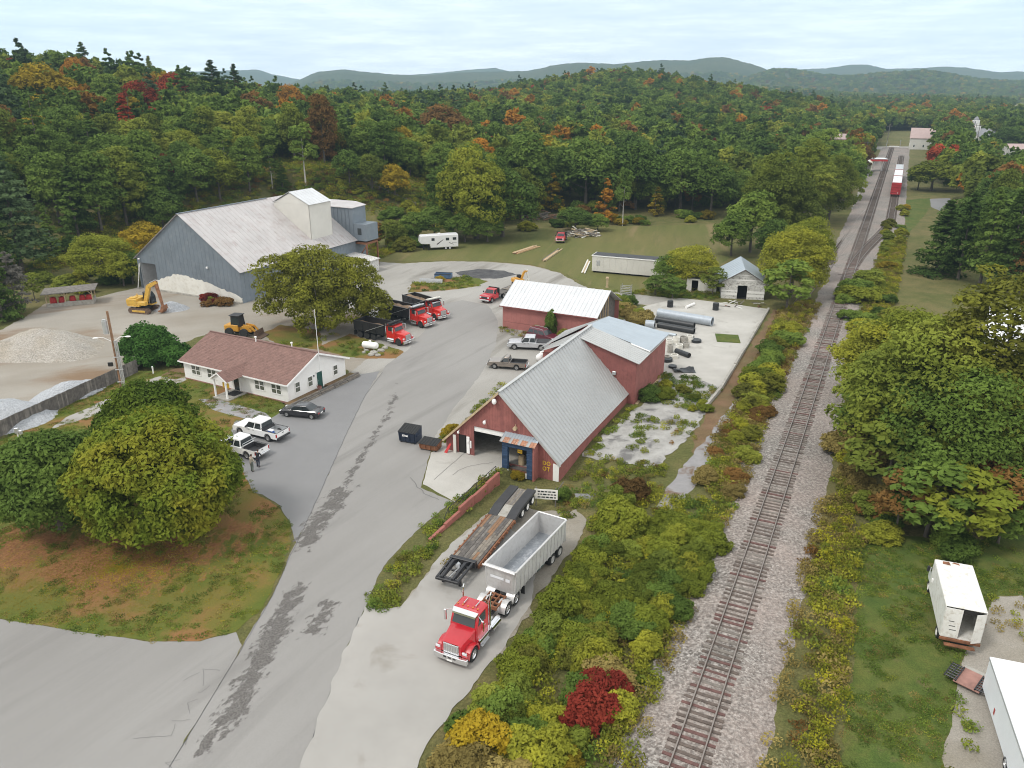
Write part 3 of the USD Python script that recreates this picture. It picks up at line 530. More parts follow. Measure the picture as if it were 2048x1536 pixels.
def instancer(name, protos, rows, label, kind='stuff', group=None):
    """rows: (proto index, x, y, z, yaw, sx, sz)"""
    pi = UsdGeom.PointInstancer.Define(stage, numbered('/World', name)); rel = pi.CreatePrototypesRel()
    for k, (V, F, mat) in enumerate(protos):
        m = usdkit.mesh(stage, f'{pi.GetPath()}/plant_{k:03d}' if k else f'{pi.GetPath()}/plant', (V, F), M[mat]); rel.AddTarget(m.GetPath())
    r = np.array(rows, float); a = np.radians(r[:, 4]) / 2
    pi.CreateProtoIndicesAttr(Vt.IntArray.FromNumpy(r[:, 0].astype(np.int32)))
    pi.CreatePositionsAttr(Vt.Vec3fArray.FromNumpy(r[:, 1:4].astype(np.float32)))
    pi.CreateOrientationsAttr(Vt.QuathArray([Gf.Quath(float(math.cos(q)), 0, 0, float(math.sin(q))) for q in a]))
    pi.CreateScalesAttr(Vt.Vec3fArray.FromNumpy(r[:, [5, 5, 6]].astype(np.float32)))
    tag(pi, label, None, group, kind)
# ---------------------------------------------------------------- paints and metals
flat('red_boards', (.275, .098, .084), .8, var=.16, scale=.8, dirt=(.17, .06, .05), dirt_amt=.3, bump=.25, bscale=25)
flat('red_boards_dark', (.228, .080, .070), .8, var=.16, scale=.8, dirt=(.14, .05, .045), dirt_amt=.3, bump=.25, bscale=25)
flat('red_faded', (.35, .135, .118), .85, var=.12, scale=.5, dirt=(.27, .115, .10), dirt_amt=.3)
flat('barn_roof', (.40, .405, .40), .45, .25, var=.06, scale=.4, dirt=(.33, .33, .32), dirt_amt=.15)
flat('barn_roof_light', (.46, .465, .455), .45, .25, var=.06, scale=.4)
flat('blue_grey_roof', (.38, .43, .47), .4, .3, var=.05, scale=.4)
flat('white_roof', (.60, .61, .62), .42, .2, var=.06, scale=.5, dirt=(.48, .48, .48), dirt_amt=.2)
flat('warehouse_roof', (.49, .465, .455), .5, .15, var=.09, scale=.25, dirt=(.40, .345, .33), dirt_amt=.5)
flat('warehouse_wall', (.165, .195, .225), .55, .15, var=.12, scale=.3, dirt=(.22, .245, .265), dirt_amt=.4)
flat('whitewash', (.66, .645, .59), .9, var=.08, scale=.5, dirt=(.50, .46, .38), dirt_amt=.4)
flat('cream_wall', (.55, .535, .49), .8, var=.06, scale=.5)
flat('white_siding', (.76, .75, .725), .7, var=.03, scale=.8, dirt=(.62, .60, .56), dirt_amt=.15)
flat('white_trim', (.80, .79, .77), .6, var=.03)
flat('shingles', (.205, .118, .098), .95, var=.14, scale=1.2, dirt=(.105, .062, .052), dirt_amt=.5, bump=.6, bscale=9)
flat('shingle_tab', (.175, .10, .084), .95, var=.2, scale=2.0)
flat('glass_dark', (.028, .034, .036), .07, spec=.6, var=.05)
flat('glass_room', (.10, .105, .085), .1, spec=.6, var=.5, scale=3)
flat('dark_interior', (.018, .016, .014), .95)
flat('green_door', (.012, .055, .045), .5, var=.06)
flat('black_paint', (.016, .016, .018), .4, spec=.5, var=.2)
flat('black_rubber', (.022, .022, .022), .85, var=.3, scale=6)
flat('black_plastic', (.030, .030, .032), .6, var=.2)
flat('grey_wood', (.155, .140, .125), .95, var=.35, scale=2.2, bump=.4)
flat('grey_wood_dark', (.105, .094, .085), .95, var=.35, scale=2.4, bump=.4)
flat('new_wood', (.48, .32, .17), .85, var=.2, scale=3)
flat('tan_wood', (.44, .34, .21), .9, var=.18, scale=3)
flat('pole_wood', (.22, .125, .070), .9, var=.25, scale=1.4)
flat('galvanised', (.50, .51, .515), .4, .6, var=.1, scale=3)
flat('steel', (.42, .42, .42), .35, .8, var=.1, scale=3)
flat('chrome', (.78, .78, .79), .12, 1.0, var=.03)
flat('aluminium', (.53, .525, .515), .38, .35, var=.08, scale=1.2, dirt=(.36, .345, .32), dirt_amt=.3)
flat('aluminium_inner', (.27, .29, .315), .45, .3, var=.16, scale=.8, dirt=(.52, .54, .57), dirt_amt=.5)
flat('rust', (.20, .082, .038), .9, var=.4, scale=3, dirt=(.12, .07, .045), dirt_amt=.4)
flat('rust_roof', (.36, .17, .10), .85, var=.35, scale=2.5, dirt=(.48, .42, .36), dirt_amt=.5)
flat('dock_blue', (.022, .050, .105), .75, var=.3, scale=2)
flat('yellow_sign', (.72, .43, .02), .6, var=.05)
flat('sign_white', (.74, .73, .68), .7, var=.06, scale=3)
flat('print_black', (.03, .03, .03), .7)
flat('print_red', (.45, .03, .03), .7)
flat('print_yellow', (.62, .40, .03), .7)
flat('concrete_block', (.34, .325, .29), .95, var=.2, scale=1.2, dirt=(.22, .20, .165), dirt_amt=.5, bump=.3, bscale=12)
flat('red_wall', (.30, .105, .082), .9, var=.14, scale=.8, dirt=(.19, .085, .065), dirt_amt=.5)
flat('ledge_timber', (.19, .165, .135), .95, var=.4, scale=2)
flat('weathered_white', (.58, .57, .54), .9, var=.15, scale=1.3, dirt=(.24, .225, .21), dirt_amt=.95)
flat('pebble', (.36, .34, .31), .95, var=.3, scale=3)
flat('pink_brick', (.30, .16, .13), .9, var=.2, scale=2)
def gable_pts(x0, x1, xr, ze, zr): return [(x0, ze), (xr, zr), (x1, ze)]
def roof_panels(t, p0, p1, e0, e1, n, mat, th=.03, rib=.05, name='roof_panel', ribs=True):
    """a metal roof slope p0-p1 (ridge) to e0-e1 (eave), laid as n sheets side by side, each with a standing rib"""
    p0, p1, e0, e1 = map(lambda q: np.array(q, float), (p0, p1, e0, e1))
    nrm = np.cross(p1 - p0, e0 - p0); nrm /= np.linalg.norm(nrm); nrm *= np.sign(nrm[2])
    for k in range(n):
        a, c = k / n, (k + 1) / n - .004 / n; b = MB()
        A, B, C, D = p0 + (p1 - p0) * a, p0 + (p1 - p0) * c, e0 + (e1 - e0) * c, e0 + (e1 - e0) * a
        lift = nrm * .004 * (k % 2)
        b.slab([A + lift, B + lift, C + lift, D + lift], th)
        if ribs: b.beam(A + nrm * .02 + (p1 - p0) / n * .08, D + nrm * .02 + (e1 - e0) / n * .08, .05, rib)
        b.build(name, mat, t)
def board_wall(t, o, ud, L, bw, top, bottom, mats, holes=(), th=.03, name='board', seed=1, batten=.0):
    """vertical boards along a wall: o start point, ud unit direction, top(s) and bottom(s) heights at distance s, holes (s0,s1,z0,z1)"""
    r = random.Random(seed); o = np.array(o, float); ud = np.array(ud, float); nd = np.array([ud[1], -ud[0], 0.]); n = max(1, round(L / bw))
    def piece(b, s0, s1, z0a, z0b, z1a, z1b, off):
        P = [o + ud * s0, o + ud * s1]
        v = [P[0] + [0, 0, z0a], P[1] + [0, 0, z0b], P[1] + [0, 0, z1b], P[0] + [0, 0, z1a]]
        v = [q + nd * (off - th) for q in v] + [q + nd * off for q in v]
        b.add(v, [(3, 2, 1, 0), (4, 5, 6, 7), (0, 1, 5, 4), (1, 2, 6, 5), (2, 3, 7, 6), (3, 0, 4, 7)])
    for k in range(n):
        s0, s1 = L * k / n, L * (k + 1) / n - .012; mid = (s0 + s1) / 2; off = r.uniform(0, .008); b = MB()
        cuts = sorted([(h[2], h[3]) for h in holes if h[0] < mid < h[1]])
        if not cuts: piece(b, s0, s1, bottom(s0), bottom(s1), top(s0), top(s1), off)
        else:
            lo = bottom(mid)
            for z0, z1 in cuts:
                if z0 - lo > .05: piece(b, s0, s1, lo, lo, z0, z0, off); b.build(name, r.choice(mats), t); b = MB()
                lo = z1
            if top(mid) - lo > .05: piece(b, s0, s1, lo, lo, top(s0), top(s1), off)
        if not b.v: continue
        if batten and not cuts: piece(b, s1 - batten, s1 + .01, bottom(s1), bottom(s1), top(s1) - .05, top(s1) - .05, off + .022)
        b.build(name, r.choice(mats), t)
def window(t, x, y, z, w, h, nd=(0, -1), sash=2, mat='white_trim', pane='glass_room', mull=1):
    """a framed window: centre x,y on the wall plane, sill height z; nd is the wall's outward normal"""
    nd = np.array([nd[0], nd[1], 0.]); ud = np.array([-nd[1], nd[0], 0.]); c = np.array([x, y, z], float)
    f = MB(); d = .07
    def bar(u0, u1, z0, z1, o0, o1):
        q = [c + ud * u + nd * o + [0, 0, zz] for o in (o0, o1) for u, zz in ((u0, z0), (u1, z0), (u1, z1), (u0, z1))]
        f.add(q, [(0, 1, 2, 3), (7, 6, 5, 4), (0, 4, 5, 1), (1, 5, 6, 2), (2, 6, 7, 3), (3, 7, 4, 0)])
    bar(-w / 2, w / 2, -.09, 0, 0, d); bar(-w / 2, w / 2, h, h + .08, 0, d); bar(-w / 2 - .07, -w / 2, -.09, h + .08, 0, d); bar(w / 2, w / 2 + .07, -.09, h + .08, 0, d)
    bar(-w / 2, w / 2, h / 2 - .035, h / 2 + .035, .005, d - .02)
    for k in range(1, mull + 1 if mull > 1 else 1): u = -w / 2 + w * k / mull; k < mull and bar(u - .05, u + .05, 0, h, .005, d - .01)
    fr = f.build('window', mat, t)
    for k in range(max(mull, 1)):
        for lo, hi in ((0, h / 2), (h / 2, h)):
            u0, u1 = -w / 2 + w * k / max(mull, 1), -w / 2 + w * (k + 1) / max(mull, 1); p = MB()
            q = [c + ud * u + nd * .02 + [0, 0, zz] for u, zz in ((u0, lo), (u1, lo), (u1, hi), (u0, hi))]; p.quad(*q); p.build('pane', pane, fr)
    return fr

# ---------------------------------------------------------------- the red barn with the loading dock
B = thing('red_barn', 'long red barn with grey metal roof, open garage door and blue dock shelter', 'barn', (BO[0], BO[1], 0), -26.5)
XL, XR, ZE, ZR, LB = -12.5, -6.3, 1.4, 7.55, 20.0
top = lambda s: ZE + .05 + (ZR - ZE) * (1 - abs((s + XL) - XR) / 6.25) - .05
holes = [(3.15, 6.75, 0, 3.25), (1.35, 2.25, 0, 2.05), (7.0, 10.1, .05, 2.6)]
board_wall(B, (XL, 0, 0), (1, 0, 0), 12.5, .30, lambda s: max(top(s) - .12, .3), lambda s: -1.2 if s > 6.8 else -.1, ['red_boards', 'red_boards', 'red_boards_dark'], holes, seed=3, batten=.06)
board_wall(B, (0, 0, 0), (0, 1, 0), 19.9, .60, lambda s: 1.42, lambda s: -1.2, ['red_boards'], seed=4)
roof_panels(B, (XR, -.3, ZR), (XR, LB + 4.2, ZR), (.22, -.3, ZE - .2), (.22, LB - .02, ZE - .2), 36, 'barn_roof')
roof_panels(B, (XR - .02, LB + 4.2, ZR), (XR - .02, -.3, ZR), (XL - .22, LB + 4.2, ZE - .2), (XL - .22, -.3, ZE - .2), 20, 'barn_roof')
b = MB(); b.beam((XR, -.32, ZR + .03), (XR, LB + 4.2, ZR + .03), .34, .06); b.build('ridge_cap', 'barn_roof_light', B)
b = MB(); b.beam((XR, -.34, ZR - .1), (.24, -.34, ZE - .32), .04, .2); b.build('bargeboard', 'barn_roof_light', B)
b = MB(); b.beam((XR, -.34, ZR - .1), (XL - .24, -.34, ZE - .32), .04, .2); b.build('bargeboard', 'tan_wood', B)
b = MB(); b.box(XL, XL + .08, .1, LB + 4, -.2, ZE - .05); b.build('left_wall', 'red_boards', B)
b = MB(); b.box(XL + .1, -.1, .15, 19.8, -.06, .0); b.build('floor', 'concrete_block', B)
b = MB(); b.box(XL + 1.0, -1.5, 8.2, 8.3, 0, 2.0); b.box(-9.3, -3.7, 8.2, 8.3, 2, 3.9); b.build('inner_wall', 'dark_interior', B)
b = MB(); b.box(-9.32, -5.78, .06, .12, 2.72, 3.27); b.build('garage_door', 'white_trim', B, label='white rolled-up garage door showing at the top of the opening')
b = MB(); b.box(-9.40, -9.30, -.05, .10, 0, 3.3); b.box(-5.80, -5.70, -.05, .10, 0, 3.3); b.box(-9.4, -5.7, -.05, .1, 3.27, 3.36); b.build('door_frame', 'red_boards_dark', B)
b = MB(); b.cbox(-11.15, -10.3, .06, .12, 0, 2.04, .01); b.build('door', 'dark_interior', B)
b = MB(); b.box(-11.5, -11.17, -.32, -.26, 0, 2.0); b.build('door_leaf', 'cream_wall', B)
b = MB(); b.cbox(-10.05, -9.72, -.16, -.04, .15, 2.0, .02); b.cyl((-9.88, -.17, 1.5), (-9.88, -.26, 1.5), .1); b.cbox(-9.66, -9.52, -.12, -.04, .8, 1.6, .02); b.build('electrical_box', 'white_trim', B)
def barn_lamp(x, z, r=.17):
    b = MB(); b.beam((x, -.04, z + .25), (x, -.32, z + .32), .05, .05); b.ell((x, -.38, z + .12), (r, r * .9, r * 1.25), 1); b.build('wall_lamp', 'white_trim', B)
barn_lamp(-6.75, 6.35, .24); barn_lamp(-7.85, 3.95); barn_lamp(-10.85, 2.28, .12)
b = MB(); b.cyl((-4.62, -.03, 4.0), (-4.62, -.3, 4.0), .2, n=14); b.beam((-4.62, -.1, 4.2), (-4.62, -.1, 4.4), .05, .05); b.build('alarm_bell', 'tan_wood', B)
b = MB(); b.slab([(-12.35, -.75, .02), (-11.9, -.35, .95), (-11.7, -.35, .95), (-12.0, -.8, .02)], .06); b.build('leaning_board', 'print_red', B)
# loading dock
for x0, x1 in ((-5.58, -5.0), (-2.98, -2.36)):
    b = MB()
    for k in range(11): b.cbox(x0, x1, -1.02 - .03 * (k % 2), -.66, -.65 + k * .27, -.65 + k * .27 + .268, .03)
    b.build('dock_pad', 'dock_blue', B)
b = MB(); b.cbox(-5.6, -2.34, -1.05, -.62, 2.34, 2.95, .06); b.build('dock_header', 'dock_blue', B)
for x in (-4.95, -3.0):
    b = MB(); b.cbox(x - .04, x + .05, -1.1, -1.03, -.6, -.05, .01); b.build('dock_guide', 'white_trim', B)
b = MB(); b.cbox(-2.34, -2.16, -1.08, .0, -.9, 2.92, .02); b.build('dock_side', 'red_boards', B)
b = MB(); b.cbox(-5.62, -5.58, -1.0, .0, -.9, 2.92, .01); b.build('dock_side', 'dock_blue', B)
for k in range(12):
    x0, x1 = -5.75 + k * .31, -5.75 + (k + 1) * .31 - .012
    b = MB(); b.slab([(x0, .02, 3.42), (x1, .02, 3.42), (x1, -.62, 3.17), (x0, -.62, 3.17)], .025); b.beam((x0 + .03, .0, 3.44), (x0 + .03, -.62, 3.19), .03, .04); b.build('dock_roof_sheet', 'blue_grey_roof', B)
    b = MB(); b.slab([(x0, -.63, 3.165), (x1, -.63, 3.165), (x1, -1.28, 2.91), (x0, -1.28, 2.91)], .025); b.beam((x0 + .03, -.63, 3.185), (x0 + .03, -1.28, 2.93), .03, .04); b.build('dock_roof_sheet', 'rust_roof' if k % 3 else 'barn_roof', B)
b = MB(); b.box(-4.98, -3.0, -.55, -.5, -.62, -.18); b.build('dock_bumper', 'rust', B)
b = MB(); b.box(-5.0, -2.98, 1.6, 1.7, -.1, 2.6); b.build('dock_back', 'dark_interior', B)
b = MB(); b.box(-4.98, -3.0, -.5, 1.6, -.2, -.05); b.build('dock_floor', 'grey_wood_dark', B)
b = MB(); b.cbox(-4.45, -3.85, .1, .7, -.05, 1.0, .1); b.build('bundle', 'tan_wood', B)
b = MB(); b.lathe([(.42, 0), (.5, .1), (.5, .25), (.42, .33), (.3, .33), (.28, 0)], (-3.55, .9, .5), 'y', 18); b.build('hose_coil', 'black_rubber', B)
b = MB(); b.cbox(-4.1, -3.62, -.68, -.6, 1.75, 2.12, .01); s = b.build('dock_sign', 'yellow_sign', B)
b = MB(); V, F = (lambda m: (m.vertices, m.faces))(meshkit.text_mesh('DOCK', .11, .006, True)); b.add(np.column_stack([V[:, 0] - 4.05, -.684 - V[:, 2], V[:, 1] + 1.88]), F); b.build('lettering', 'print_black', s)
for j, (txt, zz) in enumerate((('DO', 1.02), ('OT', .42))):
    b = MB(); m = meshkit.text_mesh(txt, .40, .01, True); V = m.vertices; b.add(np.column_stack([V[:, 0] * 1.05 - 1.75, -.045 - V[:, 2], V[:, 1] + zz - .25]), m.faces); b.build('yellow_lettering', 'print_yellow', B)
b = MB(); b.loft([[(-.6, -.1, -.7), (-.02, -.12, -.7), (-.02, .0, -.7), (-.6, .0, -.7)], [(-.62, -.1, 1.1), (.0, -.12, 1.0), (.0, .0, 1.0), (-.62, .0, 1.1)]]); b.build('corner_panel', 'white_trim', B)
# the cross wing and rear block
ya, yb, yc = 19.95, 24.25, 32.0
zs = lambda x: 5.25 + (7.25 - 5.25) * np.clip((.9 - x) / 7.2, 0, 1)
board_wall(B, (-5.6, ya, 0), (1, 0, 0), 6.5, .5, lambda s: float(zs(s - 5.6)) - .05, lambda s: 0.0, ['red_boards_dark'], seed=6)
board_wall(B, (.9, ya + .03, 0), (0, 1, 0), yc - ya - .05, .6, lambda s: 5.2, lambda s: -.6, ['red_boards'], seed=7)
roof_panels(B, (-6.28, ya - .35, 7.32), (-6.28, yb, 7.32), (1.25, ya - .35, 5.15), (1.25, yb, 5.15), 9, 'barn_roof_light', rib=.04)
roof_panels(B, (-6.9, yb + .03, 7.42), (-6.9, yc + .2, 6.45), (1.25, yb + .03, 5.32), (1.25, yc + .2, 5.25), 6, 'blue_grey_roof', ribs=False)
roof_panels(B, (-6.9, yc + .2, 6.45), (-6.9, yb + .03, 7.42), (-13.1, yc + .2, 3.6), (-13.1, yb + .03, 3.6), 8, 'barn_roof')
roof_panels(B, (-6.32, yb, 7.34), (-6.32, 17.2, 7.34), (-11.6, yb, 4.3), (-11.6, 21.2, 4.3), 8, 'barn_roof_light', rib=.04)
b = MB(); b.box(-11.4, -7, 21.3, 21.38, 1.0, 4.2); b.box(-12.6, -12.5, yb, yc, 0, 3.5); b.prism([(-12.5, 0), (-12.5, 3.4), (-6.9, 6.3), (.85, 5.1), (.85, 0)], yc - .08, yc, 'y'); b.prism([(-12.5, 1), (-12.5, 3.4), (-6.9, 7.2), (-6.3, 7.2), (-6.3, 1)], yb - .06, yb, 'y'); b.build('rear_walls', 'red_boards', B)
b = MB(); b.box(.93, 1.25, ya + .2, yc, -.2, .06); b.build('foundation_ledge', 'tan_wood', B)
b = MB(); b.cbox(-1.9, -1.45, ya - .25, ya - .04, 3.3, 3.75, .04); b.build('vent_box', 'galvanised', B)
b = MB(); b.beam((1.27, ya - .2, 5.13), (1.27, yc + .2, 5.13), .08, .1); b.build('gutter', 'barn_roof_light', B)
b = MB(); b.beam((1.2, yb - .1, 5.27), (-1.2, yb - .1, 5.9), .3, .04); b.build('loose_flashing', 'white_trim', B)

# ---------------------------------------------------------------- the smaller red barn
R = thing('red_storage_barn', 'faded red storage barn with white ribbed metal roof behind the parked pickups', 'barn', (-1.4, 114.1, 0), -26.3)
board_wall(R, (0, 0, 0), (1, 0, 0), 15.0, .75, lambda s: 3.62, lambda s: 1.05, ['red_faded'], seed=8)
board_wall(R, (0, -.03, 0), (1, 0, 0), 15.0, 2.5, lambda s: 1.02, lambda s: -.1, ['red_faded'], seed=9, name='base_panel')
b = MB(); b.box(0, .1, .05, 10, 0, 3.6); b.box(0, 15, 9.95, 10.05, 0, 3.6); b.prism([(.1, 3.6), (9.9, 3.6), (5, 6.2)], 0, .08, 'x'); b.build('rear_walls', 'red_faded', R)
b = MB(); b.prism([(.1, 0), (9.9, 0), (9.9, 3.6), (5, 6.2), (.1, 3.6)], 14.3, 14.38, 'x'); b.build('gable_wall', 'grey_wood_dark', R)
for k in range(5): b = MB(); b.beam((15.0, .6 + k * 1.1, 0), (15.0, .6 + k * 1.1, 3.6 + .52 * (.4 + k * 1.05)), .12, .12); b.build('post', 'tan_wood', R)
roof_panels(R, (-.35, 5, 6.35), (15.35, 5, 6.35), (-.35, -.5, 3.55), (15.35, -.5, 3.55), 24, 'white_roof', rib=.07)
roof_panels(R, (15.35, 5.02, 6.35), (-.35, 5.02, 6.35), (15.35, 10.5, 3.55), (-.35, 10.5, 3.55), 12, 'white_roof', rib=.07)
b = MB(); b.beam((-.35, -.53, 3.5), (15.35, -.53, 3.5), .05, .14); b.build('fascia', 'red_boards_dark', R)

# ---------------------------------------------------------------- the white office
H = thing('white_office', 'white single-storey office with brown shingle roof and gabled porch', 'house', (-41.3, 92.2, 0), -28.5)
LX, DY, HE, HR = 17.4, 10.2, 2.55, 4.75
b = MB(); b.box(0, LX, 0, .14, 0, HE); b.build('front_wall', 'white_siding', H)
b = MB(); b.prism([(.15, 0), (DY - .15, 0), (DY - .15, HE), (DY / 2, HR - .15), (.15, HE)], LX - .14, LX, 'x'); b.build('gable_wall', 'white_siding', H)
b = MB(); b.prism([(.15, 0), (DY - .15, 0), (DY - .15, HE), (DY / 2, HR - .15), (.15, HE)], 0, .14, 'x'); b.build('gable_wall', 'white_siding', H)
b = MB(); b.box(0, LX, DY - .14, DY, 0, HE); b.build('rear_wall', 'white_siding', H)
b = MB(); b.box(-.02, LX + .02, -.03, DY + .03, -.05, .16); b.build('foundation', 'pink_brick', H)
def shingle_slope(t, p0, p1, e0, e1, rows, name='roof'):
    """a shingled slope with stepped courses"""
    p0, p1, e0, e1 = map(lambda q: np.array(q, float), (p0, p1, e0, e1)); b = MB()
    n = np.cross(p1 - p0, e0 - p0); n /= np.linalg.norm(n); n *= np.sign(n[2])
    for k in range(rows):
        a, c = k / rows, (k + 1) / rows
        b.slab([p0 + (e0 - p0) * a, p1 + (e1 - p1) * a, p1 + (e1 - p1) * c + n * .018, p0 + (e0 - p0) * c + n * .018], .05)
    return b.build(name, 'shingles', t)
shingle_slope(H, (-.4, DY / 2, HR + .05), (LX + .4, DY / 2, HR + .05), (-.4, -.45, HE - .08), (LX + .4, -.45, HE - .08), 26)
shingle_slope(H, (LX + .4, DY / 2, HR + .05), (-.4, DY / 2, HR + .05), (LX + .4, DY + .45, HE - .08), (-.4, DY + .45, HE - .08), 26)
b = MB(); b.beam((-.42, DY / 2, HR + .09), (LX + .42, DY / 2, HR + .09), .26, .04); b.build('ridge_cap', 'shingle_tab', H)
b = MB(); b.beam((-.4, -.49, HE - .14), (LX + .4, -.49, HE - .14), .04, .16); b.build('fascia', 'white_trim', H)
for y1 in (-.49, DY + .49): b = MB(); b.beam((LX + .42, DY / 2, HR - .05), (LX + .42, y1, HE - .17), .05, .2); b.build('bargeboard', 'white_trim', H)
for x in (2.2, 5.0, 12.98, 15.65): window(H, x, 0, .95, 1.45, 1.1, mull=2)
for y, m in ((1.6, 0), (3.75, 0), (8.3, 0)): window(H, LX, y, .95, .72, 1.15, nd=(1, 0), mull=1)
b = MB(); b.cbox(LX + .0, LX + .06, 4.95, 5.85, .15, 2.2, .01); d = b.build('door', 'green_door', H, label='dark green gable door')
b = MB(); b.ell((LX + .1, 5.05, 1.15), (.04, .04, .04), 1); b.build('handle', 'chrome', d)
b = MB(); b.box(LX + .0, LX + .05, 4.83, 4.93, .15, 2.3); b.box(LX, LX + .05, 5.87, 5.97, .15, 2.3); b.box(LX, LX + .05, 4.83, 5.97, 2.22, 2.32); b.build('door_frame', 'white_trim', H)
b = MB(); b.cbox(LX + .06, LX + .9, 4.85, 5.95, 0, .12, .02); b.build('doorstep', 'green_door', H)
b = MB(); b.cbox(LX + .02, LX + .12, 4.35, 4.5, 1.9, 2.12, .02); b.build('wall_lamp', 'black_paint', H)
b = MB(); b.cbox(8.75, 9.6, -.06, 0, .18, 2.15, .01); d = b.build('door', 'glass_dark', H, label='dark glass front door under the porch')
b = MB(); b.box(8.65, 8.74, -.08, 0, .15, 2.25); b.box(9.61, 9.7, -.08, 0, .15, 2.25); b.box(8.65, 9.7, -.08, 0, 2.17, 2.26); b.build('door_frame', 'white_trim', H)
# porch
b = MB(); b.cbox(8.2, 10.75, -3.0, -.03, 0, .16, .02); b.build('porch_slab', 'concrete_block', H)
for x in (8.42, 10.3): b = MB(); b.cbox(x - .09, x + .09, -2.75, -2.57, .16, 2.45, .01); b.build('porch_post', 'white_trim', H)
b = MB(); b.prism([(8.1, 2.42), (10.7, 2.42), (9.4, 3.22)], -2.82, -2.74, 'y'); b.build('porch_gable', 'white_siding', H)
for sx, ex in ((-1, 7.9), (1, 10.9)): shingle_slope(H, (9.4, -2.98, 3.36), (9.4, 1.35, 3.36), (ex, -2.98, 2.42), (ex, 1.0, 2.42), 8, 'porch_roof')
for ex in (7.9, 10.9): b = MB(); b.beam((9.4, -3.0, 3.3), (ex, -3.0, 2.34), .04, .14); b.build('bargeboard', 'white_trim', H)
b = MB(); b.cbox(8.9, 10.4, -1.75, -.3, .165, .19, .01); b.build('door_mat', 'black_rubber', H)
b = MB(); b.cbox(8.5, 9.55, -1.6, -1.52, .95, 1.6, .02); b.build('notice_board', 'yellow_sign', H)
b = MB(); b.beam((8.7, -1.5, .18), (8.95, -1.55, 1.0), .05, .05); b.beam((9.35, -1.5, .18), (9.1, -1.55, 1.0), .05, .05); b.build('board_stand', 'black_paint', H)
for x, y in ((7.9, 4.9), (13.5, 5.3)): b = MB(); b.cyl((x, y, 4.5), (x, y, 5.25), .07); b.cyl((x, y, 5.25), (x, y, 5.4), .14, n=10); b.build('roof_vent', 'white_trim', H)
b = MB(); b.cyl((LX + .5, DY / 2, 2.6), (LX + .5, DY / 2, 10.2), .045, .028, 8); b.build('flagpole', 'white_trim', H)
# planter of stacked timbers along the gable end
T = thing('timber_planter', 'low planter edged with stacked grey timbers along the office gable end', 'planter', (-41.3, 92.2, 0), -28.5)
for k in range(3):
    for j in range(5): b = MB(); b.cbox(LX + 1.15 + .12 * k, LX + 1.35 + .12 * k, -.9 + j * 2.42, -.9 + j * 2.42 + 2.36, .19 * (2 - k) if k < 3 else 0, .19 * (2 - k) + .18, .02); b.build('timber', 'ledge_timber' if (j + k) % 2 else 'grey_wood', T)
b = MB(); b.box(LX + .06, LX + 1.2, -.8, 4.6, 0, .32); b.box(LX + .06, LX + 1.2, 6.1, 11.0, 0, .32); b.build('soil', 'red_dirt', T)

# ---------------------------------------------------------------- the grey warehouse
W = thing('grey_warehouse', 'huge grey metal warehouse with whitewashed lower front and pale roof', 'warehouse', (-67.6, 139.0, 0), -26.5)
WX, WY, WE, WR = 24.7, 31.5, 5.7, 14.2
hole = (.8, 4.2, 0, 4.7)
wt = lambda s: WE - .1 + (WR - WE) * (1 - abs(s - WX / 2) / (WX / 2))
board_wall(W, (0, 0, 0), (1, 0, 0), WX, .9, lambda s: wt(s), lambda s: -.2, ['warehouse_wall'], [hole], seed=12, name='wall_panel', batten=.05)
board_wall(W, (WX, 0, 0), (0, 1, 0), WY, .95, lambda s: WE - .15, lambda s: -.2, ['warehouse_wall'], seed=13, name='wall_panel', batten=.05)
b = MB(); b.box(-.04, 0, .1, WY, -.2, WE); b.prism([(0, 0), (WX, 0), (WX, WE - .1), (WX / 2, WR - .1), (0, WE - .1)], WY - .1, WY, 'y'); b.build('rear_walls', 'warehouse_wall', W)
roof_panels(W, (WX / 2, -.4, WR), (WX / 2, WY + .3, WR), (WX + .5, -.4, WE - .35), (WX + .5, WY + .3, WE - .35), 32, 'warehouse_roof', rib=.05)
roof_panels(W, (WX / 2 - .02, WY + .3, WR), (WX / 2 - .02, -.4, WR), (-.5, WY + .3, WE - .35), (-.5, -.4, WE - .35), 16, 'warehouse_roof', rib=.05)
b = MB(); b.beam((WX / 2, -.4, WR + .04), (WX / 2, 21, WR + .04), .4, .06); b.build('ridge_cap', 'warehouse_wall', W)
pts = np.array([(4.25, -.1), (4.25, 1.75), (6, 2.35), (8, 3.05), (9.4, 3.5), (10.6, 3.55), (11.8, 3.45), (13.6, 3.2), (15.5, 3.0), (17.5, 2.7), (19.5, 2.15), (21.5, 1.75), (23.2, 1.35), (24.6, .95), (24.6, -.1)])
pw = wobble(Polygon(pts), .3, 77, .3, 1.6); pw = pw.intersection(shapely.box(4.22, -.1, 24.68, 5))
b = MB(); b.prism(list(pw.exterior.coords)[:-1], -.075, -.045, 'y'); b.build('whitewash', 'whitewash', W, label='whitewashed hump-shaped lower part of the front wall')
b = MB(); b.box(.8, .9, -.1, 3, 0, 4.7); b.box(.85, 4.3, 3.4, 3.5, 0, 4.7); b.box(.85, 4.3, 0, 3.4, 4.7, 4.75); b.build('doorway_recess', 'galvanised', W)
b = MB(); b.slab([(.75, -.12, 4.6), (.3, -1.0, .1), (-.2, -.7, .1), (.35, -.05, 4.4)], .05); b.build('torn_sheet', 'weathered_white', W)
b = MB(); b.cbox(17.3, 17.7, -.3, -.05, 5.3, 5.6, .04); b.cbox(.6, .95, -.35, -.05, 5.3, 5.5, .04); b.build('flood_lamps', 'white_trim', W)
b = MB(); b.box(5, 24.7, -.5, -.08, -.1, .22); b.build('footing', 'concrete_block', W)
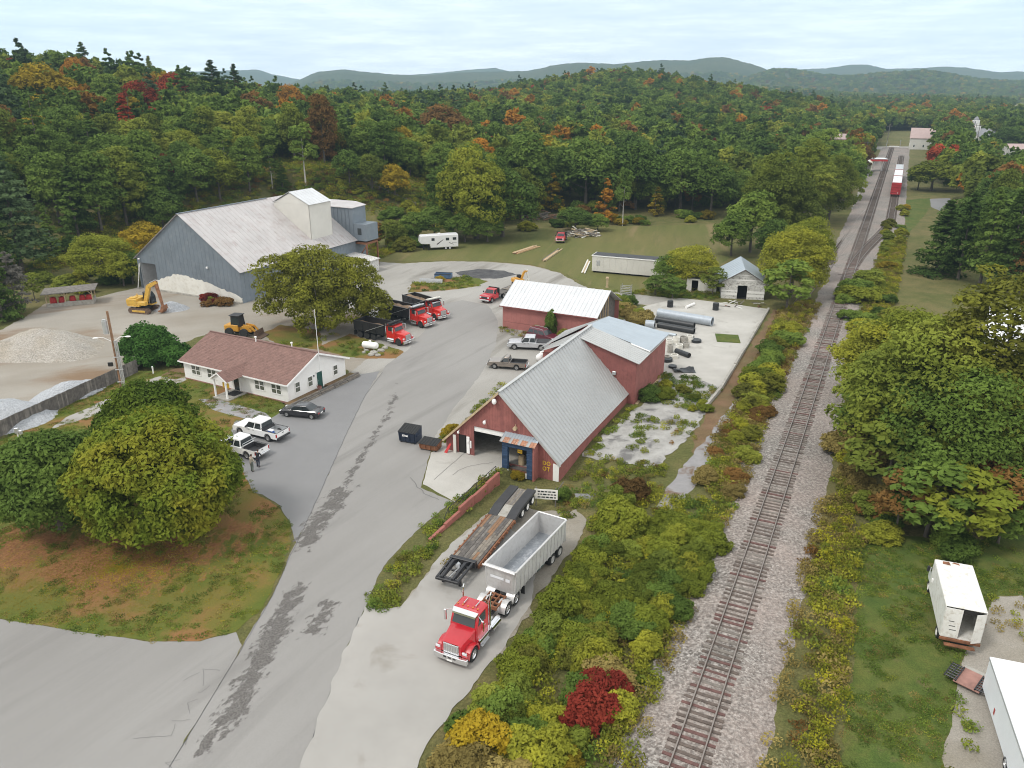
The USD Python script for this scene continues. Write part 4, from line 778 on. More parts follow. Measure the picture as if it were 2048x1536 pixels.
# roof tower
ty0, ty1, tx0, tx1, txr = 20.9, 27.2, 14.2, 22.7, 18.3
b = MB(); b.box(tx1 - .1, tx1, ty0, ty1, 6.5, 13.6); b.box(tx0, tx1, ty0, ty0 + .1, 6.8, 13.55); b.box(tx0, tx1, ty1 - .1, ty1, 6.8, 13.55); b.prism([(tx0, 13.5), (tx1, 13.5), (txr, 15.5)], ty0, ty0 + .09, 'y'); b.build('tower_wall', 'cream_wall', W)
roof_panels(W, (txr, ty0 - .2, 15.75), (txr, ty1 + .2, 15.75), (tx1 + .25, ty0 - .2, 13.6), (tx1 + .25, ty1 + .2, 13.6), 7, 'white_roof', name='tower_roof_panel')
roof_panels(W, (txr, ty1 + .2, 15.75), (txr, ty0 - .2, 15.75), (tx0 - .25, ty1 + .2, 13.6), (tx0 - .25, ty0 - .2, 13.6), 4, 'white_roof', name='tower_roof_panel')
b = MB(); b.prism([(13.0, 31.6), (24.3, 31.6), (24.3, 36.0), (20, 38.5), (13.0, 38.5)], 0, 11.7, 'z'); b.build('conveyor_house', 'warehouse_wall', W)
for k in range(12): b = MB(); b.box(13.2 + k * .93, 13.25 + k * .93, 31.52, 31.58, .5, 11.6); b.build('seam', 'warehouse_wall', W)
b = MB(); b.slab([(12.8, 31.4, 11.75), (24.5, 31.4, 11.75), (24.5, 36.1, 11.85), (20, 38.7, 11.9), (12.8, 38.7, 11.9)], .1); b.build('conveyor_house_roof', 'warehouse_roof', W)
b = MB(); b.box(24.32, 27.2, 31.8, 35.6, 4.6, 5.0); b.beam((27.1, 31.9, 0), (27.1, 31.9, 4.6), .25, .25); b.beam((27.1, 35.5, 0), (27.1, 35.5, 4.6), .25, .25); b.beam((24.4, 31.9, 1), (27.1, 31.9, 4.4), .18, .18); b.build('timber_platform', 'rust', W)
b = MB(); b.box(24.32, 27.3, 31.7, 35.7, 5.3, 8.6); b.build('platform_cabin', 'warehouse_wall', W)
b = MB(); b.cbox(25.3, 26.2, 31.64, 31.7, 6.5, 7.8, .01); b.build('cabin_window', 'glass_dark', W)
b = MB(); b.prism([(24.4, 28.0), (24.4, 31), (30.5, 31), (30.5, 28.0)], 0, 2.4, 'z'); b.slab([(24.5, 27.7, 3.1), (30.8, 27.7, 2.4), (30.8, 31.2, 2.4), (24.5, 31.2, 3.1)], .08); b.build('lean_to', 'weathered_white', W)

# ---------------------------------------------------------------- white shed, small shed, office trailer, shelter
S = thing('white_shed', 'peeling white gabled shed with open dark doorway beside the concrete yard', 'shed', (36.2, 131.5, 0), -11.5)
sw, sd, se, sr = 7.2, 10.4, 3.0, 5.2
st_ = lambda s: se + (sr - se) * (1 - abs(s - sw / 2) / (sw / 2)) - .08
rr = random.Random(9)
def clap(b, y, x0, x1, z): b.box(x0, x1, y - .03, y + .06, z, z + .21)
for k in range(24):
    z = k * .215; hw = sw / 2 if z < se - .1 else (sr - .1 - z) / (sr - se) * sw / 2
    if hw < .25: break
    spans = [(sw / 2 - hw, sw / 2 + hw)]
    if z < 2.3: spans = [(sw / 2 - hw, 2.7), (4.3, sw / 2 + hw)]
    for x0, x1 in spans: b = MB(); clap(b, 0, x0, x1 - rr.uniform(0, .02), z); b.build('clapboard', rr.choice(['weathered_white', 'weathered_white', 'white_siding']), S)
b = MB(); b.box(sw - .1, sw, .07, sd, 0, se); b.box(0, .1, .07, sd, 0, se); b.box(0, sw, sd - .1, sd, 0, se); b.build('side_walls', 'weathered_white', S)
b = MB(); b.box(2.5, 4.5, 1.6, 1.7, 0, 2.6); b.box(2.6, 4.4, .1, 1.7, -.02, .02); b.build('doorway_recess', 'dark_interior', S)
roof_panels(S, (sw / 2, -.45, sr + .05), (sw / 2, sd + .4, sr + .05), (sw + .5, -.45, se - .25), (sw + .5, sd + .4, se - .25), 9, 'blue_grey_roof', rib=.03)
roof_panels(S, (sw / 2, sd + .4, sr + .05), (sw / 2, -.45, sr + .05), (-.5, sd + .4, se - .25), (-.5, -.45, se - .25), 9, 'blue_grey_roof', rib=.03)
for ex in (-.5, sw + .5): b = MB(); b.beam((sw / 2, -.47, sr - .02), (ex, -.47, se - .32), .05, .14); b.build('bargeboard', 'grey_wood_dark', S)
q = GH(1372, 583); s2 = thing('block_hut', 'small flat-roofed white hut with dark doorway among the bushes left of the peeling shed', 'hut', (q[0], q[1], 0), -14)
b = MB(); b.box(0, .9, 0, .15, 0, 2.4); b.box(2.0, 5.2, 0, .15, 0, 2.4); b.box(.9, 2.0, 0, .15, 2.1, 2.4); b.box(0, .15, .15, 5, 0, 2.4); b.box(5.05, 5.2, .15, 5, 0, 2.4); b.box(0, 5.2, 4.85, 5, 0, 2.4); b.build('walls', 'whitewash', s2)
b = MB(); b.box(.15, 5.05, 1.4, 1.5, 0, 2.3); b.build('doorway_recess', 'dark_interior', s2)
b = MB(); b.box(-.1, 5.3, -.1, 5.1, 2.41, 2.52); b.build('roof', 'black_plastic', s2)
b = MB(); b.cbox(3.2, 4.2, 2.0, 3.0, 2.52, 3.9, .03); c = b.build('chimney', 'pink_brick', s2)
b = MB(); b.cbox(3.45, 3.95, 1.97, 2.0, 3.1, 3.6, .005); b.build('chimney_opening', 'dark_interior', c)
O = thing('office_trailer', 'long cream office trailer with black flat roof on the mown field', 'trailer', (15.7, 151.0, 0), -22.0)
for k in range(12): b = MB(); b.cbox(k * 1.17, k * 1.17 + 1.16, 0, .1, .35, 3.3, .015); b.build('wall_panel', 'cream_wall', O)
b = MB(); b.box(0, .1, .1, 3.4, .35, 3.3); b.box(13.95, 14.05, 0, 3.4, .35, 3.3); b.box(0, 14, 3.3, 3.4, .35, 3.3); b.build('end_walls', 'cream_wall', O)
b = MB(); b.box(-.08, 14.1, -.08, 3.5, 3.31, 3.42); b.build('roof', 'black_plastic', O)
b = MB(); b.box(-.1, 14.12, -.1, -.02, 3.28, 3.45); b.box(-.1, -.02, -.02, 3.5, 3.28, 3.45); b.build('roof_trim', 'white_trim', O)
b = MB(); b.cbox(.9, 1.6, -.04, -.005, 1.5, 2.5, .01); b.build('window', 'galvanised', O)
for x in (7.0, 8.05): b = MB(); b.lathe([(.1, -.12), (.4, -.1), (.42, .0), (.4, .1), (.1, .12)], (x, .15, .42), 'y', 16); b.build('wheel', 'black_rubber', O)
b = MB(); b.box(.2, 13.9, .3, 3.2, 0.05, .34); b.build('underframe', 'dark_interior', O)
q = G(133, 612); K = thing('salt_shelter', 'small open timber shelter with slanted roof over red bins', 'shelter', (q[0], q[1], 0), 20)
b = MB(); b.box(-.2, 4.2, -.1, .1, 0, .75); b.box(-2.9, -.2, -.1, .1, 0, .6); b.box(4.0, 4.2, .1, 3, 0, .75); b.build('concrete_base', 'concrete_block', K)
for x, y in ((0, 0), (4.1, 0), (-2.8, .1), (4.1, 2.9), (-2.8, 2.9)): b = MB(); b.beam((x, y, 0), (x, y, 2.35), .16, .16); b.build('post', 'tan_wood', K)
for x, s in ((0, -1), (0, 1), (4.1, -1), (-2.8, 1)): b = MB(); b.beam((x, -.02, 1.6), (x + .6 * s, -.02, 2.3), .1, .1); b.build('brace', 'tan_wood', K)
b = MB(); b.slab([(-3.4, -.7, 2.35), (4.8, -.7, 2.6), (4.8, 3.4, 2.75), (-3.4, 3.4, 2.5)], .12); b.build('roof', 'grey_wood', K)
for x in (-2.0, -.7, .9, 2.4, 3.4): b = MB(); b.lathe([(.1, 0), (.48, .05), (.52, .7), (.4, 1.25), (.1, 1.35)], (x, 1.2, .1), 'z', 14); b.build('bin', 'print_red', K)

# ---------------------------------------------------------------- walls and fences
F0, F1 = np.array([-57.5, 63.0]), np.array([-48.3, 94.6])
fd = (F1 - F0); fl = np.linalg.norm(fd); fa = math.degrees(math.atan2(fd[1], fd[0]))
Fn = thing('board_fence', 'long weathered grey board fence between the lawn and the gravel yard', 'fence', (F0[0], F0[1], 0), fa)
rr = random.Random(2); n = int(fl / .2)
for k in range(n):
    b = MB(); h = 1.75 + rr.uniform(-.03, .03); o = rr.uniform(-.012, .012); b.box(k * .2, k * .2 + .19, -.03 + o, o, .03, h); b.build('plank', rr.choice(['grey_wood', 'grey_wood_dark', 'grey_wood_dark']), Fn)
for k in range(int(fl / 2.4) + 1): b = MB(); b.box(k * 2.4, k * 2.4 + .12, .035, .15, 0, 1.7); b.build('post', 'grey_wood_dark', Fn)
b = MB(); b.box(0, fl, .02, .07, .4, .5); b.box(0, fl, .02, .07, 1.35, 1.45); b.build('rail', 'grey_wood_dark', Fn)
A0, A1 = np.array([-6.75, 54.6]), np.array([-1.25, 65.4]); wd = A1 - A0; wl = np.linalg.norm(wd); wa = math.degrees(math.atan2(wd[1], wd[0]))
Wl = thing('retaining_wall', 'low stepped red retaining wall along the ramp to the loading dock', 'wall', (A0[0], A0[1], 0), wa)
for k in range(5):
    b = MB(); b.cbox(k * wl / 5, (k + 1) * wl / 5 - .01, -.14, .14, -1.0, .28 + .12 * k + (.2 if k == 2 else 0), .03); b.build('wall_section', 'red_wall', Wl)
Rl = thing('handrail', 'thin dark metal handrail along the top of the red retaining wall', 'railing', (A0[0], A0[1], 0), wa)
pp = [(4.0, .55), (6.4, .55), (8.8, .55), (11.2, .55), (12.6, .55)]
for x, y in pp: b = MB(); b.cyl((x, y, 0), (x, y, 1.0), .03, n=8); b.build('post', 'black_paint', Rl)
b = MB(); b.tube([(3.2, .55, .35), (4.0, .55, 1.0), (8.8, .55, 1.02), (12.6, .55, 1.02)], .03, 8); b.tube([(4.0, .55, .55), (12.6, .55, .56)], .022, 8); b.build('rail', 'black_paint', Rl)
CW = thing('yard_wall', 'low crumbling concrete wall along the track side of the concrete yard', 'wall')
cw = [G(1537, 620)[:2], G(1442, 780)[:2], G(1412, 815)[:2]]; rr = random.Random(4)
for a, c, m in ((cw[0], cw[1], 13), (cw[1], cw[2], 3)):
    for k in range(m):
        p, q = a + (c - a) * k / m, a + (c - a) * (k + 1) / m * 1.0; q = q - (c - a) / m * .01; h = rr.uniform(.35, .6); b = MB(); b.beam((*p, h / 2 - .2), (*q, h / 2 - .2 + rr.uniform(-.04, .04)), .3, h + .4); b.build('wall_block', 'concrete_block', CW)
# hillside fence
HF = thing('hillside_fence', 'post and rail fence running down the weedy slope beyond the warehouse', 'fence')
pts = [GH(x, y) for x, y in ((688, 352), (706, 360), (724, 368), (742, 376), (760, 384), (778, 392), (796, 400), (814, 408), (832, 416))]
for p in pts: b = MB(); b.beam((p[0], p[1], p[2] - .3), (p[0], p[1], p[2] + 1.6), .14, .14); b.build('post', 'grey_wood', HF)
b = MB()
for z in (.7, 1.3): b.tube([p + [0, 0, z] for p in pts], .05, 5)
b.build('rail', 'grey_wood', HF)

# ---------------------------------------------------------------- railway
flat('tie_brown', (.105, .082, .068), .95, var=.35, scale=2.5)
flat('tie_grey', (.165, .145, .125), .95, var=.3, scale=2.5)
flat('tie_red', (.115, .060, .052), .95, var=.35, scale=2.5)
flat('rail_rust', (.145, .105, .082), .6, .4, var=.2, scale=2)
flat('rail_top', (.27, .235, .21), .4, .7, var=.1, scale=2)
TD = np.array([.4335, .9012]); TN = np.array([TD[1], -TD[0]]); T0 = np.array([-5.99 + .481 * 5, 5.0])
def tp(s, off=0): return T0 + TD * s + TN * off
prof = [(-4.1, -.02), (-3.3, .08), (-1.75, .30), (1.75, .30), (3.2, .08), (4.1, -.02)]
ss = np.concatenate([np.arange(0, 230, .8), np.arange(232, 512, 4)]); V = []; jit = np.random.default_rng(3)
for s in ss:
    wdn = 1 + .10 * (meshkit.noise(np.array([s * .35, 0, 0.]), 4) - .5)
    ext = 5.2 * sst((s - 165) / 60); extl = 1.2 * sst((s - 130) / 70)
    for k, (o, z) in enumerate(prof):
        o2 = o * wdn + (ext if o > 0 else -extl) * (abs(o) > 1) + (jit.normal() * .10 if k in (0, 5) else 0); p = tp(s, o2); V.append((p[0], p[1], z + (jit.normal() * .012 if 0 < k < 5 else 0)))
i = (np.arange(len(ss) - 1)[:, None] * 6 + np.arange(5)[None]).ravel()
sub_mesh('ballast', np.array(V), np.concatenate([np.stack([i, i + 1, i + 7], 1), np.stack([i, i + 7, i + 6], 1)]), 'ballast', smooth=True, kind='structure')
TR = thing('railway_track', 'long straight railway track on pale ballast running to the distant village', 'railway track')
ra = math.degrees(math.atan2(TD[1], TD[0]))
def tie_into(b, p, ang, L=2.55, w=.22, z=.31, r=None, roll=0):
    a = math.radians(ang); d = np.array([math.cos(a), math.sin(a)]); n = np.array([-d[1], d[0]])
    q = [p + d * w / 2 * i + n * L / 2 * j for i, j in ((-1, -1), (1, -1), (1, 1), (-1, 1))]
    b.loft([[(x, y, z - .12) for x, y in q], [(x, y, z + .045 + roll * k) for k, (x, y) in zip((-1, -1, 1, 1), q)]])
rr = random.Random(6); s, k, rest = 21.0, 0, MB()
while s < 505:
    jit_ = rr.uniform(-1.6, 1.6)
    if k < 300:
        b = MB(); tie_into(b, tp(s, rr.uniform(-.07, .07)), ra + jit_, 2.55 + rr.uniform(-.08, .1), rr.uniform(.19, .24), .30 + rr.uniform(-.03, .025), roll=rr.uniform(-.012, .012)); b.build('tie', rr.choice(['tie_brown', 'tie_brown', 'tie_grey', 'tie_red']), TR)
    else: tie_into(rest, tp(s), ra, z=.3)
    k += 1; s += rr.uniform(.46, .62) if k < 300 else .6
rest.build('distant_ties', 'tie_brown', TR, kind='stuff')
def rail_along(b, top, pts, h0=.33):
    for a, c in zip(pts[:-1], pts[1:]):
        for w, z0, z1, tgt in ((.13, h0, h0 + .025, b), (.03, h0 + .025, h0 + .125, b), (.072, h0 + .125, h0 + .165, top)):
            tgt.beam((a[0], a[1], (z0 + z1) / 2), (c[0], c[1], (z0 + z1) / 2), w, z1 - z0)
for o in (-.752, .752):
    b, t_ = MB(), MB(); rail_along(b, t_, [tp(s, o) for s in np.linspace(10, 508, 40)]); r_ = b.build('rail', 'rail_rust', TR); t_.build('rail_head', 'rail_top', r_)
def siding(name, label, centre, ties_from, ties_to, z=.30):
    t = thing(name, label, 'railway track'); c = LineString(centre); L = c.length; q = np.array([c.interpolate(s).coords[0] for s in np.arange(0, L, 2.5)])
    d = np.gradient(q, axis=0); d /= np.linalg.norm(d, axis=1, keepdims=True); n = np.stack([d[:, 1], -d[:, 0]], 1)
    for o in (-.75, .75):
        b, t_ = MB(), MB(); rail_along(b, t_, q + n * o, z + .03); r_ = b.build('rail', 'rail_rust', t); t_.build('rail_head', 'rail_top', r_)
    b = MB(); s = ties_from * L
    while s < ties_to * L:
        p = np.array(c.interpolate(s).coords[0]); e = np.array(c.interpolate(min(s + .5, L)).coords[0]) - np.array(c.interpolate(max(s - .5, 0)).coords[0]); tie_into(b, p, math.degrees(math.atan2(e[1], e[0])), z=z); s += .56
    b.build('ties', 'tie_brown', t, kind='stuff'); return t
siding('side_track', 'curving side track that leaves the main line on the right under the red freight car', [tp(s, 5.6 * float(sst((s - 160) / 75))) for s in np.arange(162, 452, 4)], .02, 1)
lft = [G(1575, 640)[:2], G(1590, 617)[:2], G(1646, 547)[:2], G(1690, 487)[:2], G(1722, 440)[:2]]; lft += [tp(s, -2.0 * (1 - (s - 232) / 28) if s < 260 else 0) for s in (234, 246, 258)]
lc = LineString(lft); lc = LineString([lc.interpolate(s).coords[0] for s in np.linspace(0, lc.length, 12)])
siding('old_siding', 'old half-buried siding curving in from the left beside the main track', list(lc.coords), .33, .98, .12)
p = tp(158, 3.2); SW = thing('switch_stand', 'small dark switch stand with long ties beside the main track at the points', 'switch stand', (p[0], p[1], 0), ra)
b = MB(); b.box(-.2, .2, -1.2, 5.2, .2, .34); b.build('long_tie', 'tie_brown', SW); b = MB(); b.cbox(-.18, .18, -.9, -.5, .34, .8, .03); b.cyl((0, -.7, .8), (0, -.7, 1.7), .04); b.build('stand', 'black_paint', SW)
# ---------------------------------------------------------------- vehicles
flat('truck_red', (.42, .012, .020), .3, var=.05, coat=.6)
flat('dump_red', (.50, .020, .014), .35, var=.06, coat=.5)
flat('car_white', (.80, .80, .79), .3, var=.02, coat=.6)
flat('car_black', (.012, .012, .014), .22, var=.1, coat=.8)
flat('car_silver', (.52, .53, .55), .3, .45, var=.03, coat=.6)
flat('car_tan', (.25, .215, .185), .32, .45, var=.03, coat=.6)
flat('car_maroon', (.10, .014, .026), .3, .2, var=.05, coat=.7)
flat('digger_yellow', (.56, .34, .05), .5, var=.12, scale=2, dirt=(.30, .20, .08), dirt_amt=.4)
flat('digger_orange', (.55, .27, .03), .5, var=.1, scale=2, dirt=(.28, .16, .06), dirt_amt=.3)
flat('track_steel', (.13, .085, .06), .85, .2, var=.4, scale=4)
flat('arm_rust', (.24, .11, .055), .8, .1, var=.35, scale=2.5)
flat('lamp_clear', (.62, .63, .65), .12, spec=.8, var=.05)
flat('lamp_red', (.32, .015, .012), .25, var=.05)
flat('lamp_amber', (.6, .22, .02), .3, var=.05)
flat('load_dirt', (.20, .135, .085), .95, var=.35, scale=2, bump=.8, bscale=5)
flat('cooler_blue', (.02, .09, .34), .4, var=.04)
flat('rv_white', (.72, .72, .72), .4, var=.04, coat=.3)
flat('box_white', (.70, .69, .65), .5, var=.05, scale=1, dirt=(.44, .40, .33), dirt_amt=.45)
flat('trailer_white', (.76, .77, .78), .4, var=.03, scale=1)
flat('trailer_side', (.70, .72, .74), .45, var=.04, scale=.7)
flat('wagon_red', (.36, .024, .028), .6, var=.15, scale=.5)
flat('blue_bin', (.055, .12, .22), .6, var=.2, scale=2, dirt=(.16, .12, .09), dirt_amt=.4)
flat('bin_navy', (.014, .022, .042), .5, var=.25, scale=2)
def rot_facing(front, rear):
    d = np.array(front[:2]) - np.array(rear[:2]); return math.degrees(math.atan2(d[1], d[0]))
def wheel(t, x, y, r, w, rim='steel', name='wheel', deep=.06, parent_rim=True, sides=18):
    """a tyre standing on the ground with its rim; y<0 or y>0 tells which side faces out"""
    s = 1 if y > 0 else -1; b = MB()
    b.lathe([(r * .60, -w / 2), (r * .93, -w / 2), (r, -w * .32), (r, w * .32), (r * .93, w / 2), (r * .60, w / 2), (r * .58, w * .3), (r * .58, -w * .3)], (x, y, r), 'y', sides)
    wh = b.build(name, 'black_rubber', t, smooth=40); b = MB()
    o = y + s * (w / 2 - deep)
    b.lathe([(r * .61, o - s * .03), (r * .60, o + s * deep * .9), (r * .54, o + s * deep * .9), (r * .5, o), (r * .2, o + s * .01), (r * .16, o + s * deep * .8), (.01, o + s * deep * .85)] if s > 0 else
            [(.01, o + s * deep * .85), (r * .16, o + s * deep * .8), (r * .2, o + s * .01), (r * .5, o), (r * .54, o + s * deep * .9), (r * .60, o + s * deep * .9), (r * .61, o - s * .03)], (x, 0, r), 'y', sides)
    b.build('rim', rim, wh, smooth=30)
    return wh
def arch_profile(x0, x1, z0, zt, wheels, r, front_drop=0.0, nose=None):
    """a vehicle side between x0 and x1 with half-round wheel openings"""
    p = [(x0, z0)]
    for wx in sorted(wheels):
        n = 9
        for k in range(n): a = math.pi * (1 - k / (n - 1)); p.append((wx + r * math.cos(a), max(z0, z0 + (r * 1.02) * math.sin(a))))
    p.append((x1, z0)); q = []
    for a in p:
        if not q or abs(a[0] - q[-1][0]) + abs(a[1] - q[-1][1]) > 1e-4: q.append(a)
    return q + (nose or [(x1, zt - front_drop)]) + [(x0, zt)]
def greenhouse(t, x0, x1, x2, x3, w0, w1, z0, z1, mat, glass='glass_dark', pillars=(), roof=True):
    """cab top: belt line x0..x3 at z0, roof x1..x2 at z1; glass panels let into its faces"""
    b = MB(); h0, h1 = w0 / 2, w1 / 2; c = .07
    def ring(a, d, h, z, e): return [(a + e, -h, z), (d - e, -h, z), (d, -h + e, z), (d, h - e, z), (d - e, h, z), (a + e, h, z), (a, h - e, z), (a, -h + e, z)]
    zm = z1 - .09; f = (zm - z0) / (z1 - z0)
    xm0, xm3, hm = x0 + (x1 - x0) * f, x3 + (x2 - x3) * f, h0 + (h1 - h0) * f
    b.loft([ring(x0, x3, h0, z0, c), ring(xm0, xm3, hm, zm, c), ring(xm0 + .07, xm3 - .07, hm - .06, z1 - .02, c), ring(xm0 + .2, xm3 - .2, hm - .2, z1, c)])
    cab = b.build('cab', mat, t, smooth=35)
    def pt(fx, fz, side):  # on the sloping faces
        z = z0 + (zm - z0) * fz; xa, xb, h = x0 + (xm0 - x0) * fz, x3 + (xm3 - x3) * fz, h0 + (hm - h0) * fz
        return xa, xb, h, z
    for s in (-1, 1):
        edges = [x0] + list(pillars) + [x3]
        for a, d in zip(edges[:-1], edges[1:]):
            q = []
            for X, fz in ((a, .1), (d, .1), (d, .9), (a, .9)):
                xa, xb, h, z = pt(0, fz, s); tt = (X - x0) / (x3 - x0); q.append((xa + (xb - xa) * tt + (.06 if X == a else -.06), s * (h + .012), z))
            m = MB(); m.quad(*(q if s < 0 else q[::-1])); m.build('side_window', glass, t)
    for front in (True, False):
        q = []
        for yy, fz in ((-1, .1), (1, .1), (1, .92), (-1, .92)):
            xa, xb, h, z = pt(0, fz, 0); q.append(((xb + .012) if front else (xa - .012), yy * (h - .1), z))
        m = MB(); m.quad(*(q if front else q[::-1])); m.build('windshield' if front else 'rear_window', glass, t)
    return cab
def pickup(name, label, loc, rz, mat, L=5.9, wid=2.0, cabf=(.40, .70), bed=True, zb=1.12, zt=1.92, wr=.40, rim='steel', bed_mat='black_plastic', group=None, bumper='chrome', cover=False, seats=2):
    t = thing(name, label, 'pickup truck', loc, rz, group)
    h = wid / 2; xr, xf = -L / 2, L / 2; wf, wb = xf - .95, xr + 1.22; bx = xr + L * cabf[0]; cf = xr + L * cabf[1]; z0 = .42
    nose = [(xf, z0 + .45), (xf - .04, zb - .22), (xf - .18, zb - .07), (cf + .25, zb + .02)]
    body = MB()
    for s in (-1, 1):
        body.prism(arch_profile(xr, xf, z0, zb, (wb, wf), wr * 1.16, nose=nose), s * h - (.16 if s > 0 else 0), s * h + (.16 if s < 0 else 0), 'y', .035)
    body.prism([(bx - .05, z0 - .05), (xf - .02, z0 + .05), (xf - .02, zb - .25), (xf - .2, zb - .05), (cf + .2, zb + .03), (cf, zb + .035), (bx - .05, zb)], -h + .13, h - .13, 'y', .03)
    body.box(xr + .02, bx, -h + .13, h - .13, z0 - .05, z0 + .22)
    body.build('body', mat, t, smooth=30)
    greenhouse(t, bx + .02, bx + .14, cf - .55, cf + .12, wid - .12, wid - .42, zb - .02, zt, mat, pillars=(() if seats == 1 else (bx + (cf - bx) * .48,)))
    b = MB(); b.box(xr + .03, bx - .06, -h + .17, h - .17, z0 + .221, z0 + .24); b.box(bx - .09, bx - .055, -h + .17, h - .17, z0 + .24, zb - .01)
    for s in (-1, 1): b.box(xr + .03, bx - .1, s * (h - .165) - .006, s * (h - .165) + .006, z0 + .24, zb - .01)
    b.build('bed', bed_mat, t)
    b = MB(); b.cbox(xr - .03, xr + .05, -h + .12, h - .12, z0 + .18, zb - .01, .025); g = b.build('tailgate', mat, t)
    b = MB(); b.cbox(xr - .045, xr - .03, -.12, .12, zb - .22, zb - .14, .004); b.build('handle', 'black_plastic', g)
    b = MB()
    for s in (-1, 1): b.cbox(xr + .05, bx - .1, s * (h - .08) - .07, s * (h - .08) + .07, zb - .005, zb + .025, .01)
    b.cbox(xr - .03, xr + .05, -h + .14, h - .14, zb - .005, zb + .02, .008); b.build('bed_rails', 'black_plastic', t)
    if cover: b = MB(); b.cbox(xr + .05, bx - .1, -h + .1, h - .1, zb + .03, zb + .07, .02); b.build('bed_cover', 'black_plastic', t)
    b = MB(); b.cbox(xr - .17, xr - .02, -h + .04, h - .04, .42, .62, .04); b.build('rear_bumper', bumper, t)
    b = MB(); b.cbox(xf - .02, xf + .12, -h + .04, h - .04, .42, .64, .05); b.build('front_bumper', bumper, t)
    b = MB(); b.cbox(xf - .04, xf + .025, -h + .42, h - .42, .68, zb - .2, .02); b.build('grille', 'black_plastic', t)
    for s in (-1, 1):
        b = MB(); b.cbox(xf - .1, xf + .02, s * (h - .22) - .17, s * (h - .22) + .17, zb - .38, zb - .2, .03); b.build('headlight', 'lamp_clear', t)
        b = MB(); b.cbox(xr - .02, xr + .06, s * (h - .07) - .08, s * (h - .07) + .08, zb - .45, zb - .08, .02); b.build('taillight', 'lamp_red', t)
        b = MB(); b.cbox(cf - .32, cf - .18, s * (h + .13) - .13, s * (h + .13) + .1, zb + .05, zb + .26, .03); b.build('mirror', 'black_plastic', t)
        for x in ((bx + cf) / 2 - .02, cf - .95 if seats == 1 else cf - .55):
            b = MB(); b.cbox(x - .09, x + .09, s * (h + .012) - .012, s * (h + .012) + .012, zb - .16, zb - .12, .006); b.build('door_handle', 'black_plastic', t)
        for x in (wf, wb): wheel(t, x, s * (h - .14), wr, .26, rim)
    b = MB(); b.box(xr + .3, xf - .3, -h + .2, h - .2, .30, .42); b.build('underbody', 'dark_interior', t)
    return t
def car(name, label, cat, loc, rz, mat, L=4.7, wid=1.83, zb=.92, zt=1.45, gh=(.17, .33, .58, .75), wr=.33, rim='steel', rails=False):
    t = thing(name, label, cat, loc, rz); h = wid / 2; xr, xf = -L / 2, L / 2; wf, wb = xf - .88, xr + .85; z0 = .26
    g = [xr + L * k for k in gh]
    body = MB()
    pf = arch_profile(xr + .06, xf - .03, z0, zb, (wb, wf), wr * 1.14, nose=[(xf, z0 + .25), (xf - .03, zb - .28), (xf - .2, zb - .17), (g[3], zb)])
    pf = pf[:-1] + [(g[0], zb + .02), (xr + .12, zb - .02), (xr, zb - .15), (xr, z0 + .2)]
    body.prism(pf, -h, -h + .2, 'y', .06); body.prism(pf, h - .2, h, 'y', .06)
    body.prism([(xr + .02, z0 + .2), (xf - .02, z0 + .2), (xf - .05, zb - .28), (xf - .22, zb - .14), (g[3], zb + .035), (g[0], zb + .045), (xr + .14, zb + .01), (xr, zb - .14)], -h + .15, h - .15, 'y', .03)
    body.build('body', mat, t, smooth=35)
    greenhouse(t, g[0], g[1], g[2], g[3], wid - .1, wid - .5, zb, zt, mat, pillars=(g[0] + .35 * (g[3] - g[0]), g[0] + .62 * (g[3] - g[0])))
    b = MB(); b.cbox(xf - .03, xf + .02, -.55, .55, z0 + .22, z0 + .42, .02); b.build('grille', 'black_plastic', t)
    b = MB(); b.cbox(xr - .02, xr + .01, -.26, .26, zb - .38, zb - .24, .005); b.build('number_plate', 'white_trim', t)
    for s in (-1, 1):
        b = MB(); b.cbox(xf - .22, xf - .02, s * (h - .24) - .2, s * (h - .24) + .2, zb - .3, zb - .19, .03); b.build('headlight', 'lamp_clear', t)
        b = MB(); b.cbox(xr - .015, xr + .12, s * (h - .24) - .2, s * (h - .24) + .2, zb - .26, zb - .12, .03); b.build('taillight', 'lamp_red', t)
        b = MB(); b.cbox(g[3] - .45, g[3] - .32, s * (h + .08) - .1, s * (h + .08) + .08, zb + .02, zb + .16, .03); b.build('mirror', mat, t)
        if rails: b = MB(); b.tube([(g[1], s * .58, zt + .01), (g[1] + .15, s * .58, zt + .07), (g[2] - .2, s * .58, zt + .07), (g[2], s * .58, zt + .0)], .022, 6); b.build('roof_rail', 'galvanised', t)
        for x in (wf, wb): wheel(t, x, s * (h - .12), wr, .22, rim)
    b = MB(); b.box(xr + .3, xf - .3, -h + .2, h - .2, .2, z0 + .2); b.build('underbody', 'dark_interior', t)
    return t
def ctr(side_pt, rz, off):
    """centre line point from a point on the near side: off metres to the vehicle's left"""
    a = math.radians(rz); return (side_pt[0] - math.sin(a) * off, side_pt[1] + math.cos(a) * off, 0)
p1 = pickup('pickup_truck', 'white crew-cab pickup with a blue cooler in its bed, farther of the two', (-26.6, 75.2, .026), 154, 'car_white', 6.0, 2.05, (.33, .70), bed_mat='galvanised', bumper='black_plastic')
p2 = pickup('pickup_truck', 'white pickup with ladder-rack bar over its black bed, half behind the big maple', (-27.35, 71.0, .026), 154, 'car_white', 5.6, 1.95, (.34, .71), bumper='chrome')
b = MB(); 
for s in (-1, 1): b.tube([(-1.2, s * .9, 1.1), (-1.2, s * .88, 1.55)], .03, 6)
b.tube([(-1.2, -.9, 1.55), (-1.2, .9, 1.55)], .035, 8); b.build('rack_bar', 'galvanised', p2)
a = math.radians(154); q = np.array([-26.6, 75.2]) + np.array([math.cos(a), math.sin(a)]) * -1.75 + np.array([-math.sin(a), math.cos(a)]) * .35
